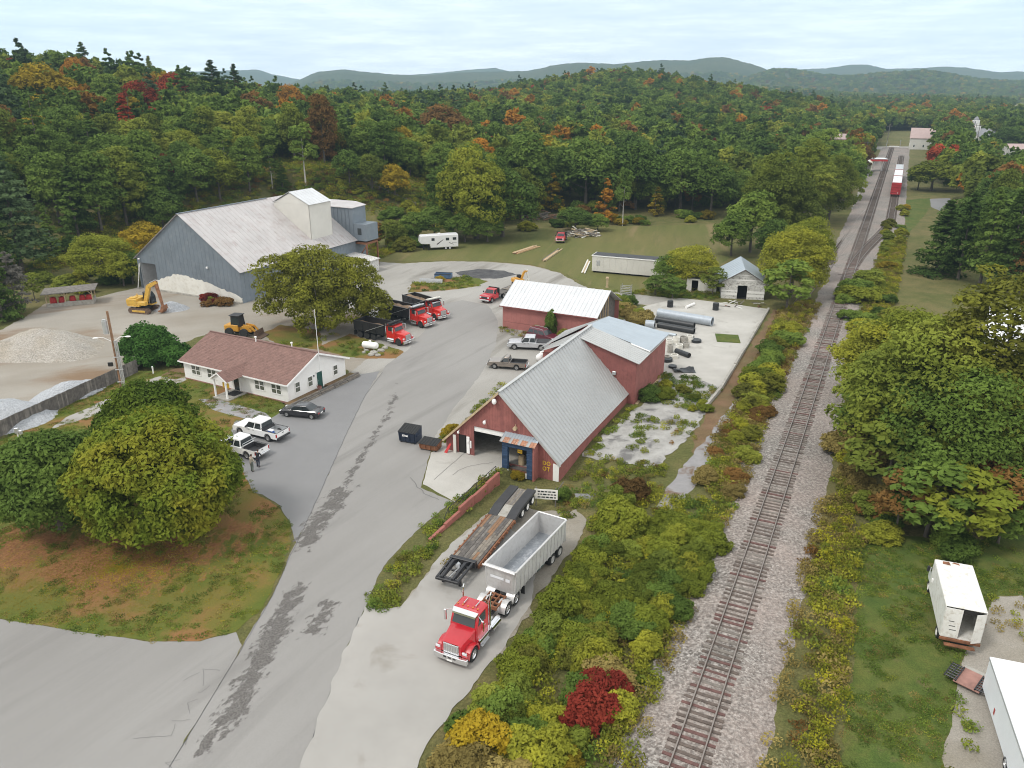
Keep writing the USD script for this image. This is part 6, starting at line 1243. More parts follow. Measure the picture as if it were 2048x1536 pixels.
e = excavator('mini_excavator', 'yellow mini excavator riding on the equipment trailer', (*(tc - fd_ * 1.0), .79), frz + 150, .62, 'digger_orange', [(.6, -.2, 1.3), (1.6, -.2, 3.6), (2.7, -.2, 3.9), (2.55, -.2, 4.1), (3.1, -.2, 1.4)], 1, 'digger_orange', 'whitewash')
# wheel loader
q = G(484, 674); t = thing('wheel_loader', 'yellow wheel loader with black cab behind the white office', 'loader', (q[0], q[1] + .8, .005), -14)
b = MB(); b.prism([(-2.6, .75), (-2.6, 1.6), (-1.2, 1.75), (-.3, 1.7), (-.3, .75)], -.8, .8, 'y', .06); b.build('rear_body', 'digger_orange', t, smooth=30)
b = MB(); b.prism([(-1.5, 1.5), (-1.4, 3.05), (-.1, 3.05), (.1, 1.5)], -.7, .7, 'y', .05); b.build('operator_cab', 'black_paint', t)
for s in (-1, 1): m = MB(); q_ = [(-1.35, s * .712, 1.75), (-.05, s * .712, 1.75), (-.2, s * .712, 2.85), (-1.28, s * .712, 2.85)]; m.quad(*(q_ if s < 0 else q_[::-1])); m.build('cab_glass', 'glass_dark', t)
b = MB(); b.cbox(-1.6, .05, -.8, .8, 3.06, 3.18, .03); b.build('cab_roof', 'black_plastic', t)
b = MB(); b.prism([(-.2, .7), (-.2, 1.5), (1.0, 1.6), (1.6, 1.0), (1.6, .7)], -.5, .5, 'y', .05); b.build('front_frame', 'digger_orange', t)
b = MB()
for s in (-1, 1): b.beam((.4, s * .42, 1.65), (1.7, s * .42, 1.5), .14, .3); b.beam((1.7, s * .42, 1.5), (2.6, s * .42, .5), .14, .26)
b.build('lift_arms', 'digger_orange', t)
b = MB(); pr = [(2.5, .15), (2.5, 1.05), (2.62, 1.1), (2.75, .35), (3.5, .12), (3.5, .05), (2.65, .05)]; b.prism(pr, -1.15, 1.15, 'y', .02); b.build('bucket', 'track_steel', t)
for s in (-1, 1):
    for x in (-1.7, .7): wheel(t, x, s * .95, .66, .48, 'digger_orange', deep=.12)
# field truck
t, c = medium_truck('dump_bed_truck', 'small red dump-bed truck parked on the mown field by the brush heap', G(1119, 487), -101, 2.6, 'dump')
# fifth-wheel camper
q = G(876, 500); t = thing('camper_trailer', 'white fifth-wheel camper with dark swoosh stripes on the mown field', 'camper', (q[0], q[1] + 1.2, 0), 195); 
b = MB(); b.prism([(-4.3, .55), (1.9, .55), (2.1, 1.35), (4.0, 1.5), (4.35, 1.9), (4.1, 3.1), (3.85, 3.25), (-4.3, 3.35), (-4.35, 3.2)], -1.2, 1.2, 'y', .08); b.build('body', 'rv_white', t, smooth=25)
for x, z, w in ((1.35, 2.1, .7), (-1.9, 2.05, .75), (-3.5, 2.1, .8)):
    b = MB(); b.cbox(x - w / 2, x + w / 2, 1.195, 1.225, z, z + .6, .01); f = b.build('window', 'black_plastic', t); b = MB(); b.quad((x - w / 2 + .06, 1.232, z + .06), (x - w / 2 + .06, 1.232, z + .54), (x + w / 2 - .06, 1.232, z + .54), (x + w / 2 - .06, 1.232, z + .06)); b.build('pane', 'glass_dark', f)
b = MB()
for p in ([(.4, 1.2), (.6, 1.35), (-.9, 2.3), (-1.0, 2.25)], [(-2.2, 1.5), (-2.3, 1.6), (-3.3, 1.15), (-3.2, 1.1)], [(-2.9, 1.55), (-2.9, 1.62), (-4.0, 1.5), (-4.0, 1.45)]): b.prism(p, 1.205, 1.212, 'y')
b.build('stripes', 'black_plastic', t)
b = MB(); b.cbox(-.6, .1, -.4, .4, 3.33, 3.55, .06); b.build('roof_unit', 'rv_white', t); b = MB(); b.cbox(-2.6, -2.2, -.2, .2, 3.33, 3.5, .04); b.cbox(2.2, 2.6, -.2, .2, 3.28, 3.42, .04); b.build('roof_vents', 'rv_white', t)
for s in (-1, 1):
    for x in (-2.4, -1.5): wheel(t, x, s * 1.05, .36, .24, 'rv_white')
b = MB(); b.cbox(3.2, 3.5, -.1, .1, .0, 1.5, .02); b.cbox(2.2, 2.4, .8, 1.0, 0, 1.4, .02); b.build('landing_leg', 'black_paint', t)
# old box truck on the right
bx0, bx1 = np.array([30.1, 47.2]), np.array([28.2, 41.95]); brz = rot_facing(bx0, bx1); a = math.radians(brz); d_ = np.array([math.cos(a), math.sin(a)]); n_ = np.array([math.sin(a), -math.cos(a)]); cc = (bx0 + bx1) / 2 + n_ * 1.2
t = thing('box_truck', 'old white box truck with open rear door at the lawn edge', 'truck', (cc[0], cc[1], .01), brz); hl, hw = 2.8, 1.2
b = MB(); b.cbox(-hl, hl, hw - .06, hw, .95, 3.25, .02); b.build('box_side', 'box_white', t); b = MB(); b.cbox(-hl, hl, -hw, -hw + .06, .95, 3.25, .02); b.build('box_side', 'box_white', t)
b = MB(); b.cbox(-hl, hl, -hw + .0, hw - .0, 3.253, 3.33, .03); b.build('box_roof', 'box_white', t)
b = MB(); b.box(hl - .06, hl, -hw + .06, hw - .06, .95, 3.25); b.box(-hl, hl, -hw + .06, hw - .06, .9, .98); b.build('box_front', 'box_white', t)
b = MB(); b.prism([(hl - .55, .25), (hl - .5, .75), (hl - .15, .7), (hl - .1, .3)], 3.333, 3.345, 'z'); b.prism([(hl - .35, -.35), (hl - .2, .15), (hl - .08, .0), (hl - .12, -.3)], 3.333, 3.344, 'z'); b.build('rust_patch', 'rust', t)
b = MB(); b.cbox(-hl - .05, -hl - .01, .16, 1.16, .98, 3.2, .01); dd = b.build('rear_door', 'box_white', t, label='left rear door, scrawled and weathered')
b = MB(); 
for k, z in enumerate((1.55, 1.85, 2.2)): b.box(-hl - .056, -hl - .05, .35 + .1 * k, .75 + .06 * k, z, z + .05)
b.build('scrawl', 'black_plastic', dd)
b = MB(); b.loft([[(-hl - .02, -1.16, .98), (-hl - .02, -1.12, .98), (-hl - .3, -.56, .98), (-hl - .33, -.58, .98)], [(-hl - .02, -1.16, 3.2), (-hl - .02, -1.12, 3.2), (-hl - .3, -.56, 3.2), (-hl - .33, -.58, 3.2)]]); b.build('rear_door', 'box_white', t, label='right rear door standing ajar')
b = MB(); b.box(-hl + .02, -hl + .03, -hw + .06, hw - .06, 2.9, 3.2); b.build('door_header', 'dark_interior', t)
b = MB(); b.cbox(-hl - .12, -hl + .02, -hw, hw, .72, .92, .02); b.cbox(-hl - .4, -hl - .1, -.9, .9, .5, .6, .02); b.build('rear_bumper', 'rust', t)
b = MB(); b.prism([(hl + .02, .7), (hl + .02, 2.3), (hl + .9, 2.35), (hl + 1.35, 1.7), (hl + 1.75, 1.55), (hl + 1.8, .7)], -1.0, 1.0, 'y', .08); b.build('cab', 'car_white', t, smooth=30)
for s in (-1, 1): m = MB(); q_ = [(hl + .25, s * 1.012, 1.65), (hl + 1.2, s * 1.012, 1.65), (hl + .85, s * 1.012, 2.2), (hl + .25, s * 1.012, 2.2)]; m.quad(*(q_ if s < 0 else q_[::-1])); m.build('side_window', 'glass_dark', t); m = MB(); m.cbox(hl + 1.0, hl + 1.12, s * 1.22 - .1, s * 1.22 + .08, 1.6, 2.05, .02); m.tube([(hl + 1.0, s * 1.0, 1.9), (hl + 1.06, s * 1.2, 1.9)], .02, 5); m.build('mirror', 'black_plastic', t)
m = MB(); m.quad((hl + 1.37, -.85, 1.72), (hl + 1.37, .85, 1.72), (hl + .95, .8, 2.3), (hl + .95, -.8, 2.3)); m.build('windshield', 'glass_dark', t)
for s in (-1, 1): wheel(t, hl + .9, s * .9, .42, .26, 'whitewash'); wheel(t, -hl + 1.1, s * .95, .42, .4, 'whitewash'); b = MB(); b.cbox(hl - .9, hl - .75, s * 1.24 - .06, s * 1.24 + .04, 1.9, 2.2, .02); b.build('side_lamp', 'white_trim', t)
b = MB(); b.box(-hl, hl + 1.5, -.5, .5, .5, .88); b.build('frame', 'black_paint', t)
# big white trailer at the lower right, with a ramp
w0, w1 = np.array([28.75, 37.75]), np.array([26.7, 31.7]); wrz = rot_facing(w0, w1); a = math.radians(wrz); d_ = np.array([math.cos(a), math.sin(a)]); n_ = np.array([math.sin(a), -math.cos(a)]); cc = w0 - d_ * 6.0 + n_ * 1.3
t = thing('white_trailer', 'large plain white box trailer at the lower right corner', 'trailer', (cc[0], cc[1], 0), wrz); hl, hw = 6.0, 1.3
b = MB(); b.cbox(-hl, hl, -hw, hw, .5, 2.72, .06); b.build('body', 'trailer_side', t, smooth=25); b = MB(); b.cbox(-hl, hl, -hw - .02, hw + .02, 2.725, 2.79, .03); b.build('roof', 'trailer_white', t); b = MB(); b.cbox(-hl, hl, hw - .02, hw + .03, 2.6, 2.715, .01); b.build('roof_trim', 'galvanised', t)
for x in (-1.2, 0, -2.4): wheel(t, x, 1.18, .4, .24, 'steel'); wheel(t, x, -1.18, .4, .24, 'steel')
b = MB(); b.cbox(3.1, 3.3, hw + .005, hw + .02, .9, 1.3, .003); b.build('side_lamp', 'lamp_red', t)
b = MB(); b.box(hl - .5, hl, -.6, .6, .1, .5); b.box(-hl + .3, -hl + .6, -.9, .9, .0, .5); b.build('jacks', 'black_paint', t)
q = G(1942, 1358, .35); t = thing('loading_ramp', 'folded trailer ramp with two black slatted runners on a red deck', 'ramp', (q[0], q[1], .0), wrz + 90 + 62); t2 = t
b = MB(); b.cbox(-.9, .9, -.75, .75, .25, .33, .02); b.build('deck', 'pink_brick', t); b = MB(); b.cbox(-1.25, -.9, -.7, .7, .24, .3, .02); b.build('lip', 'concrete_block', t)
for y in (-.95, .8):
    for k in range(6): b = MB(); b.cbox(-.7 + k * .28, -.7 + k * .28 + .12, y - .32, y + .32, .36, .44, .02); b.build('runner_slat', 'black_paint', t)
    b = MB(); b.cbox(-.75, .9, y - .36, y - .30, .34, .46, .01); b.cbox(-.75, .9, y + .30, y + .36, .34, .46, .01); b.cbox(-.75, .9, y - .03, y + .03, .34, .46, .01); b.build('runner_frame', 'black_paint', t)
# freight cars
def wagon(label, s0, off, L, red, mat_top, group=None, H=4.6):
    p = tp(s0 + L / 2, off); t = thing('freight_car', label, 'freight car', (p[0], p[1], .45), ra + 180, group)
    if red:
        b = MB(); b.cbox(-L / 2, L / 2, -1.5, 1.5, .6, 1.0, .05); b.build('deck', 'wagon_red', t)
        for s in (-1, 1): b = MB(); b.cbox(s * (L / 2 - .25) - .12, s * (L / 2 - .25) + .12, -1.45, 1.45, 1.0, H - .3, .04); e = b.build('bulkhead', 'wagon_red', t); b = MB(); [b.cbox(s * (L / 2 - .08) - .06, s * (L / 2 - .08) + .06, -1.45, 1.45, 1.3 + k * .8, 1.42 + k * .8, .02) for k in range(4)]; b.build('bulkhead_ribs', 'wagon_red', e)
        for k in range(8): x0_ = -L / 2 + .5 + k * (L - 1) / 8; b = MB(); b.cbox(x0_, x0_ + (L - 1) / 8 - .06, -1.35, 1.35, 1.02, H - .2 + .05 * (k % 2), .04); b.build('wrapped_load', mat_top, t)
    else:
        b = MB(); b.cbox(-L / 2, L / 2, -1.5, 1.5, .7, H - .4, .1); b.build('body', mat_top, t); b = MB(); b.cyl((-L / 2, 0, H - 1.3), (L / 2, 0, H - 1.3), 1.5, n=20); b.build('roof', mat_top, t, smooth=30)
        for k in range(4): x = -L / 2 + 1.6 + k * (L - 3.2) / 3; b = MB(); b.cbox(x - .9, x + .9, -.45, .45, H + .18, H + .32, .04); b.build('hatch', 'white_trim', t)
    for x in (-L / 2 + 1.6, L / 2 - 1.6):
        b = MB(); b.cbox(x - 1.2, x + 1.2, -1.1, 1.1, .3, .6, .05); b.build('bogie', 'black_paint', t)
        for dx in (-.85, .85): b = MB(); b.cyl((x + dx, -.8, .42), (x + dx, .8, .42), .42, n=14); b.build('wheelset', 'rail_rust', t)
    b = MB(); b.cbox(L / 2 - .02, L / 2 + .012, .5, .8, 1.05, 1.25, .003); b.build('placard', 'white_trim', t)
    return t
flat('wrap_white', (.66, .67, .68), .5, var=.08, scale=.6)
flat('hopper_cream', (.60, .59, .47), .6, var=.06, scale=.6)
wagon('red-ended freight car with white wrapped load, nearest on the side track', 282, 5.6, 21, True, 'wrap_white')
wagon('white-topped freight car coupled behind the red-ended one', 304.5, 5.6, 21, True, 'wrap_white')
wagon('grey freight car, farthest on the side track', 327, 5.6, 21, True, 'galvanised')
wagon('cream hopper car standing on the left of the main line', 352, -6.2, 16, False, 'hopper_cream', H=4.2)
# ---------------------------------------------------------------- single trees and shrubs
leaf_mat('leaf_grey', lr((.09, .085, .07), (.14, .13, .11), (.2, .185, .155), (.26, .24, .2)))
leaf_mat('leaf_sumac', lr((0.1, 0.0182, 0.0144), (0.22, 0.0338, 0.0216), (0.34, 0.065, 0.036), (0.42, 0.156, 0.06)))
leaf_mat('leaf_brush', lr((0.1143, 0.119, 0.0216), (0.2411, 0.2499, 0.0288), (0.406, 0.3927, 0.0396), (0.5, 0.5, 0.054)), big=.45)
LEAFS |= {'grey': 'leaf_grey', 'brush': 'leaf_brush', 'sumac': 'leaf_sumac', 'straw': 'leaf_straw', 'flower': 'leaf_flower'}
WORD |= {'grey': 'bare grey', 'brush': 'yellow-green', 'sumac': 'scarlet', 'straw': 'straw brown', 'flower': 'yellow-flowered'}
def base_at(px, py):
    for k in range(60):
        p = GH(px, py + 3 * k)
        if 28 < p[1] < 900: return p
    return p
def up_to(p, py):
    """height above p at which its vertical meets a row of the photograph"""
    z = np.linspace(0, 45, 901); dy, dz = p[1], p[2] + z - CAMH
    row = 768 - FPX * (dy * math.sin(PITCH) + dz * math.cos(PITCH)) / (dy * math.cos(PITCH) - dz * math.sin(PITCH))
    return float(z[np.argmin(abs(row - py))])
def own_tree(label, p, crown, mat, trunk, rz=0, name='broadleaf_tree'):
    t = thing(name, label, 'tree', (p[0], p[1], p[2] - .05), rz); hand.append((p[0], p[1])); b = MB(); b.add(*crown); b.build('crown', mat, t)
    if trunk is not None: trunk.build('trunk', 'bark', t, smooth=True)
    return t
own_tree('large round maple with golden-tinged top on the lawn', G(338, 1068), crown_round(51, (6.5, 6.0, 5.3), 5.7, 420, 110, .19, 1.2, .4, -.7), 'leaf_maple', trunk_mesh(51, 8.5, .42, 9, 1.8, 4.5))
own_tree('dark green maple on the lawn left of the large round maple', G(122, 1058), crown_round(52, (4.1, 3.9, 4.3), 4.6, 240, 104, .19, 1.05, .42, -.7), 'leaf_dark', trunk_mesh(52, 7, .3, 7, 1.6, 3))
own_tree('smaller maple behind the large round maple, nearest the office', G(312, 935), crown_round(53, (4.2, 3.9, 4.0), 4.9, 220, 96, .2, 1.1, .42, -.6), 'leaf_maple', trunk_mesh(53, 7, .28, 7, 2, 3))
own_tree('wide spreading tree shading the dump trucks in front of the warehouse', G(642, 655), crowns(crown_round(54, (5.6, 5.4, 6.0), 7.4, 170, 84, .2, 1.3, .6, -.85, .25), crown_round(57, (4.6, 4.4, 5.2), 6.2, 120, 84, .2, 1.2, .6, -.85, .25, (4.9, -.4)), crown_round(58, (4.8, 4.4, 5.4), 6.4, 120, 84, .2, 1.2, .6, -.85, .25, (-4.8, .3)), crown_round(59, (4.6, 3.4, 4.2), 5.0, 100, 84, .2, 1.1, .6, -.9, .25, (.6, -4.2)), crown_round(60, (2.6, 2.6, 3.0), 3.8, 50, 84, .2, 1.0, .6, -.9, .25, (8.2, -1.2))), 'leaf_brush', trunk_mesh(54, 11, .55, 12, 2.5, 7))
p = G(300, 722); V1, F1 = crown_round(55, (3.5, 3.1, 3.6), 1.5, 150, 110, .19, 1.0, .2, -.15); V2, F2 = crown_round(56, (3.3, 2.6, 1.9), .7, 110, 110, .19, .9, .2, -.15)
own_tree('dense dark green vine-covered mound beside the office', p, (np.vstack([V1, V2 + [2.4, -.3, 0]]), np.vstack([F1, F2 + len(V1)])), 'leaf_vine', None, name='vine_mound')
T = lambda x, y, sh, c, top, lab, w=1.0, n=None: (lambda p: (hand.append((p[0], p[1])), tree(sh, c, p, max(2.0, up_to(p, top)), lab, None, w)))(base_at(x, y))
# left edge and behind the warehouse
T(45, 545, 'pine', 'blue', 310, 'big blue-green pine at the left edge above the shelter', 1.25)
T(-20, 560, 'pine', 'dark', 330, 'dark shaggy pine cut by the left edge of the picture', 1.2)
T(105, 512, 'spruce', 'green', 412, 'lighter green young conifer beside the big left pine', 1.1)
T(150, 512, 'maple', 'dark', 470, 'small dark tree on the bank left of the yellow-green tree', 1.3)
T(36, 628, 'larch', 'grey', 500, 'bare grey dead conifer left of the shelter', 1.2)
T(5, 640, 'spruce', 'dark', 470, 'dark spruce at the left edge beside the dead conifer', 1.1)
T(70, 600, 'sapling', 'olive', 545, 'olive sapling between the dead conifer and the shelter', 1.3)
T(212, 566, 'maplefine', 'lime', 462, 'bright yellow-green tree left of the warehouse', 1.45)
T(248, 572, 'maple', 'lime', 505, 'low yellow-green tree in front of the brighter one by the warehouse', 1.2)
T(292, 520, 'maple', 'gold', 446, 'golden-green tree just behind the left corner of the warehouse', 1.5)
T(266, 568, 'maple', 'dark', 505, 'dark green bush-like tree touching the left wall of the warehouse', 1.2)
for x, y, sh, c, top, lab in ((205, 470, 'ash', 'green', 300, 'tall grey-green tree on the bank, leftmost behind the warehouse'), (255, 455, 'ash', 'olive', 290, 'tall olive tree second from the left behind the warehouse'), (300, 445, 'ash', 'green', 300, 'tall green tree above the apex of the warehouse gable'), (345, 425, 'ash', 'dark', 310, 'dark tree behind the warehouse ridge, left part'),
        (395, 405, 'maple', 'green', 300, 'rounded green tree behind the middle of the warehouse ridge'), (440, 398, 'maple', 'lime', 300, 'light yellow-green tree behind the warehouse ridge'), (500, 385, 'ash', 'green', 270, 'green tree right of the yellow-green one behind the ridge'), (455, 360, 'poplar', 'green', 250, 'slim poplar with pale trunk behind the warehouse, left one'),
        (545, 375, 'poplar', 'green', 290, 'slim poplar with pale trunk behind the warehouse, middle one'), (612, 372, 'poplar', 'green', 240, 'tallest slim poplar at the top of the weedy slope'), (566, 378, 'spruce', 'green', 315, 'small green spruce between the poplars'), (160, 480, 'pine', 'dark', 330, 'dark pine on the bank left of the tall grey-green tree'), (120, 450, 'ash', 'dark', 300, 'tall dark tree rising behind the big left pine'), (330, 470, 'maple', 'dark', 380, 'low dark tree tight behind the warehouse wall'),
        (700, 372, 'maple', 'dark', 300, 'dark tree at the head of the hillside fence'), (745, 385, 'maple', 'olive', 310, 'olive tree behind the upper hillside fence'), (790, 398, 'maple', 'gold', 330, 'golden tree halfway down behind the hillside fence'), (770, 350, 'ash', 'dark', 240, 'tall dark tree behind the golden one at the fence')):
    T(x, y, sh, c, top, lab, 1.15)
# colour accents on the hill
for x, y, sh, c, top, lab, w in ((105, 262, 'maple', 'gold', 130, 'large golden maple on the left hill', 1.25), (95, 330, 'maple', 'gold', 235, 'smaller golden tree below the large golden maple', 1.2), (265, 330, 'spruce', 'red', 190, 'dark red pointed tree on the left hill', 1.35), (290, 270, 'maple', 'red', 165, 'red tree just above the dark red pointed one', 1.1), (312, 300, 'ash', 'red', 210, 'slim red tree right of the dark red pointed one', .9), (350, 235, 'maple', 'red', 148, 'bright red maple near the skyline', 1.1), (160, 240, 'maple', 'red', 160, 'red treetop beside the large golden maple', .9), (165, 210, 'maple', 'orange', 118, 'orange tree under the skyline pines', .9),
        (588, 260, 'maple', 'orange', 172, 'orange tree at the right shoulder of the left hill', 1.0), (650, 330, 'ash', 'rust', 185, 'rusty half-bare tree above the weedy slope', .9), (890, 320, 'maple', 'rust', 213, 'rust-red maple rising behind the big bright tree', 1.35), (805, 350, 'maple', 'gold', 255, 'golden tree left of the rust-red maple', 1.2), (1150, 330, 'maple', 'gold', 250, 'golden tree above the far end of the meadow', 1.0), (225, 250, 'ash', 'green', 145, 'light green tree right of the large golden maple', 1.1), (430, 290, 'maple', 'orange', 220, 'orange-tinged tree below the skyline pine', .9),
        (435, 240, 'pine', 'dark', 120, 'broad dark pine on the skyline of the left hill', 1.4), (480, 245, 'pine', 'dark', 128, 'second dark pine on the skyline, right of the broad one', 1.1), (180, 190, 'pine', 'dark', 84, 'tallest skyline pine on the left hill', 1.1), (270, 200, 'pine', 'dark', 103, 'skyline pine right of the tallest one', 1.0), (310, 205, 'pine', 'olive', 112, 'olive skyline pine leaning over the red maple', 1.0), (120, 190, 'ash', 'green', 98, 'light green treetop left of the tallest pine', 1.0)):
    T(x, y, sh, c, top, lab, w)
# meadow edge
for x, y, sh, c, top, lab, w in ((952, 478, 'oakfine', 'lime', 286, 'big bright green tree standing at the left end of the mown field', 1.0), (905, 470, 'ash', 'green', 320, 'green tree leaning out left of the big bright one', 1.2), (1005, 474, 'maple', 'green', 340, 'green tree at the right foot of the big bright one', 1.3), (975, 484, 'maple', 'dark', 430, 'dark bush under the big bright tree', 1.6), (930, 484, 'maple', 'green', 425, 'green bush under the big bright tree, left side', 1.6),
        (870, 478, 'maple', 'dark', 412, 'dark rounded bush-tree behind the camper', 1.5), (828, 478, 'maple', 'green', 425, 'green bush-tree left of the camper', 1.4), (785, 494, 'maple', 'olive', 440, 'olive bush-tree at the foot of the weedy slope', 1.4), (752, 496, 'sapling', 'rust', 445, 'brownish sapling beside the warehouse platform', 1.3), (1105, 424, 'larch', 'gold', 344, 'golden narrow tree at the forest edge', 1.3), (1210, 447, 'larch', 'orange', 354, 'orange narrow tree at the edge of the mown field', 1.0), (1312, 432, 'larch', 'gold', 372, 'small golden tree at the forest edge, right one', 1.2),
        (1150, 462, 'maple', 'dark', 415, 'dark rounded bush behind the brush heap', 1.9), (1195, 462, 'maple', 'green', 428, 'green rounded bush left of the orange narrow tree', 1.6), (1245, 452, 'poplar', 'dark', 330, 'slim dark tree with pale trunk right of the orange one', .8), (1060, 418, 'ash', 'dark', 262, 'tall dark tree behind the log heap', 1.3), (1170, 420, 'maple', 'dark', 280, 'dark tree behind the golden narrow one', 1.2), (1270, 420, 'maple', 'dark', 285, 'dark tree above the right end of the meadow', 1.2), (1360, 425, 'maple', 'dark', 300, 'dark tree near the right end of the meadow', 1.2), (1420, 432, 'maple', 'green', 320, 'green tree at the right corner of the meadow', 1.2),
        # railway belt
        (1545, 492, 'oakfine', 'olive', 300, 'large olive tree behind the white shed', 1.05), (1605, 452, 'ashfine', 'olive', 272, 'tall olive tree beside the railway', 1.25), (1655, 440, 'oakfine', 'olive', 305, 'spreading olive tree nearest the railway curve', .95), (1688, 400, 'maple', 'green', 300, 'green tree leaning over the side of the track', 1.0), (1500, 505, 'maple', 'green', 385, 'bright green tree left of the large olive one', 1.1), (1462, 512, 'maple', 'green', 430, 'green rounded tree behind the block hut', 1.2), (1580, 596, 'maplefine', 'brush', 447, 'yellow-tinged tree right of the white shed', 1.15), (1602, 560, 'maplefine', 'lime', 430, 'yellow-green tree between the yellow-tinged tree and the track', 1.0), (1548, 528, 'maple', 'dark', 440, 'dark tree close behind the shed roof', 1.2),
        (1572, 622, 'sapling', 'green', 520, 'low green tree at the right wall of the shed', 1.8), (1376, 572, 'maplefine', 'brush', 488, 'yellow bush-tree at the end of the office trailer', 1.55), (1338, 572, 'maple', 'green', 512, 'green bush hiding the end of the office trailer', 1.5), (1425, 592, 'sapling', 'olive', 535, 'olive bush between hut and shed', 1.7), (1310, 590, 'sapling', 'green', 550, 'low green bush in front of the office trailer', 2.2), (1345, 597, 'sapling', 'dark', 555, 'dark bush beside the block hut door', 2.2), (1640, 380, 'ash', 'green', 255, 'tall green tree in the belt by the far bend of the track', 1.2), (1710, 350, 'maple', 'rust', 288, 'rusty tree beside the red canopy', 1.2),
        # right of the railway
        (1948, 962, 'ashfine', 'brush', 528, 'tall yellow-green tree towering on the right side', 1.35), (1838, 965, 'oakfine', 'olive', 640, 'broad green tree left of the tall yellow-green one', 1.15), (2025, 985, 'oakfine', 'olive', 690, 'broad olive tree at the right edge', 1.1), (1885, 1000, 'maplefine', 'green', 720, 'rounded green tree below the tall yellow-green one', 1.2), (1755, 800, 'maplefine', 'brush', 640, 'yellow-green tree overhanging the track bed', 1.35), (1815, 800, 'maplefine', 'lime', 610, 'bright tree left of the tall yellow-green one', 1.3), (1730, 890, 'sapling', 'green', 780, 'low green tree leaning towards the track', 2.2), (1770, 1000, 'sapling', 'olive', 850, 'olive tree above the green lawn, left side', 2.0), (1905, 1085, 'sapling', 'lime', 935, 'yellow-green young tree at the top of the green lawn', 1.9), (1850, 1075, 'sapling', 'green', 920, 'green young tree at the top of the green lawn', 1.8), (1960, 1070, 'sapling', 'rust', 930, 'rusty young tree at the right of the lawn top', 1.6), (1790, 1070, 'sapling', 'rust', 945, 'brown young tree at the left of the lawn top', 1.3), (1995, 1090, 'sapling', 'green', 985, 'small green tree behind the old box truck', 1.6),
        (1875, 548, 'spruce', 'dark', 400, 'dark conifer nearest the track on the right', 1.6), (1915, 560, 'pine', 'dark', 385, 'dark pine second from the track on the right', 1.0), (1958, 572, 'pine', 'dark', 375, 'dark pine in the middle of the right-hand group', 1.0), (2000, 580, 'pine', 'dark', 380, 'dark pine second from the right edge', 1.0), (2040, 585, 'pine', 'rust', 420, 'brownish pine at the right edge', 1.0), (1930, 520, 'maple', 'dark', 400, 'dark tree behind the right-hand pines', 1.5), (1985, 520, 'maple', 'green', 385, 'green tree behind the right-hand pines', 1.5), (2045, 530, 'maple', 'dark', 380, 'dark tree at the right edge behind the pines', 1.5), (1862, 382, 'maple', 'lime', 322, 'bright yellow-green round tree in front of the white buildings', 2.0), (1835, 380, 'maple', 'green', 330, 'green tree left of the bright round one in the village', 1.2), (1960, 372, 'oak', 'green', 305, 'broad green tree beside the white buildings', 1.6), (2020, 372, 'oak', 'dark', 310, 'broad dark tree right of the white buildings', 1.5), (1905, 295, 'maple', 'dark', 258, 'dark tree left of the church', 1.3), (2010, 310, 'maple', 'dark', 255, 'dark round tree right of the church', 1.6)):
    T(x, y, sh, c, top, lab, w)
# shrubs: one class each, then single shrubs
SH = {}
def shrub_kind(c, seed, rad, n, leaf=.095, nl=84):
    k = f'{WORD[c]} shrub kind'.replace(' ', '_').replace('-', '_'); path = f'/World/{k}'; p_ = stage.CreateClassPrim(path); p_.SetTypeName('Xform')
    b = MB(); b.add(*crowns(*[crown_round(seed + 20 * j, (rad[0] * k, rad[1] * k, rad[2] * (1.15 - .2 * j)), rad[2] * (.5 + .1 * j), n // 2, nl, leaf, .36, 1.0, -.4, .28, at_) for j, (k, at_) in enumerate(((.8, (0, 0)), (.6, (.55, .2)), (.55, (-.45, -.4))))])); b.build('foliage', LEAFS[c], p_)
    b = MB(); r = random.Random(seed)
    for j in range(5): a = j * 1.26 + r.random(); b.tube([(0, 0, -.1), (math.cos(a) * .3, math.sin(a) * .3, .6), (math.cos(a) * .7, math.sin(a) * .7, 1.2)], [.035, .025, .01], 5)
    b.build('stem', 'bark', p_); SH[c] = path
for k, c in enumerate(('lime', 'green', 'olive', 'brush', 'blue', 'gold', 'sumac', 'rust', 'dark', 'straw')): shrub_kind(c, 60 + k, (1.15, 1.15, 1.0), 60)
def shrub(c, x, y, h, label, group=None, w=1.0, z=None):
    z = zat(x, y) if z is None else z; s = h / 1.75
    return copy_of(SH[c], 'shrub', label, 'shrub', (x, y, z), trng.uniform(0, 360), group, (s * w, s * w, s))
def scatter_shrubs(poly, n, cols, h, zone, seed, mind=.8, w=1.25):
    r = random.Random(seed); pg = Polygon(GP(poly)); x0, y0, x1, y1 = pg.bounds; got = []
    for _ in range(n * 40):
        x, y = r.uniform(x0, x1), r.uniform(y0, y1)
        if len(got) >= n: break
        if not pg.contains(Point(x, y)) or any((x - a) ** 2 + (y - b) ** 2 < mind ** 2 for a, b in got): continue
        got.append((x, y)); nzv = meshkit.fbm(np.array([x * .16, y * .16, seed]), 2, seed); cc = list(cols); k = min(len(cc) - 1, max(0, int((nzv - .25) / .5 * len(cc) + r.gauss(0, 1.1)))); c = cc[k]
        shrub(c, x, y, r.uniform(*h), f'{WORD[c]} shrub growing {zone}', f'{WORD[c]} shrubs {zone}', w * r.uniform(.85, 1.2))
scatter_shrubs([(985, 1420), (1040, 1340), (1095, 1265), (1140, 1190), (1175, 1110), (1235, 1030), (1300, 1060), (1420, 1035), (1430, 1075), (1385, 1170), (1350, 1250), (1300, 1300), (1230, 1330), (1150, 1360), (1060, 1420), (1010, 1450)], 118, ['lime', 'brush', 'green', 'lime', 'brush', 'olive', 'lime'], (.7, 1.75), 'in the thicket between the dump trailer and the railway', 1, .5, 1.15)
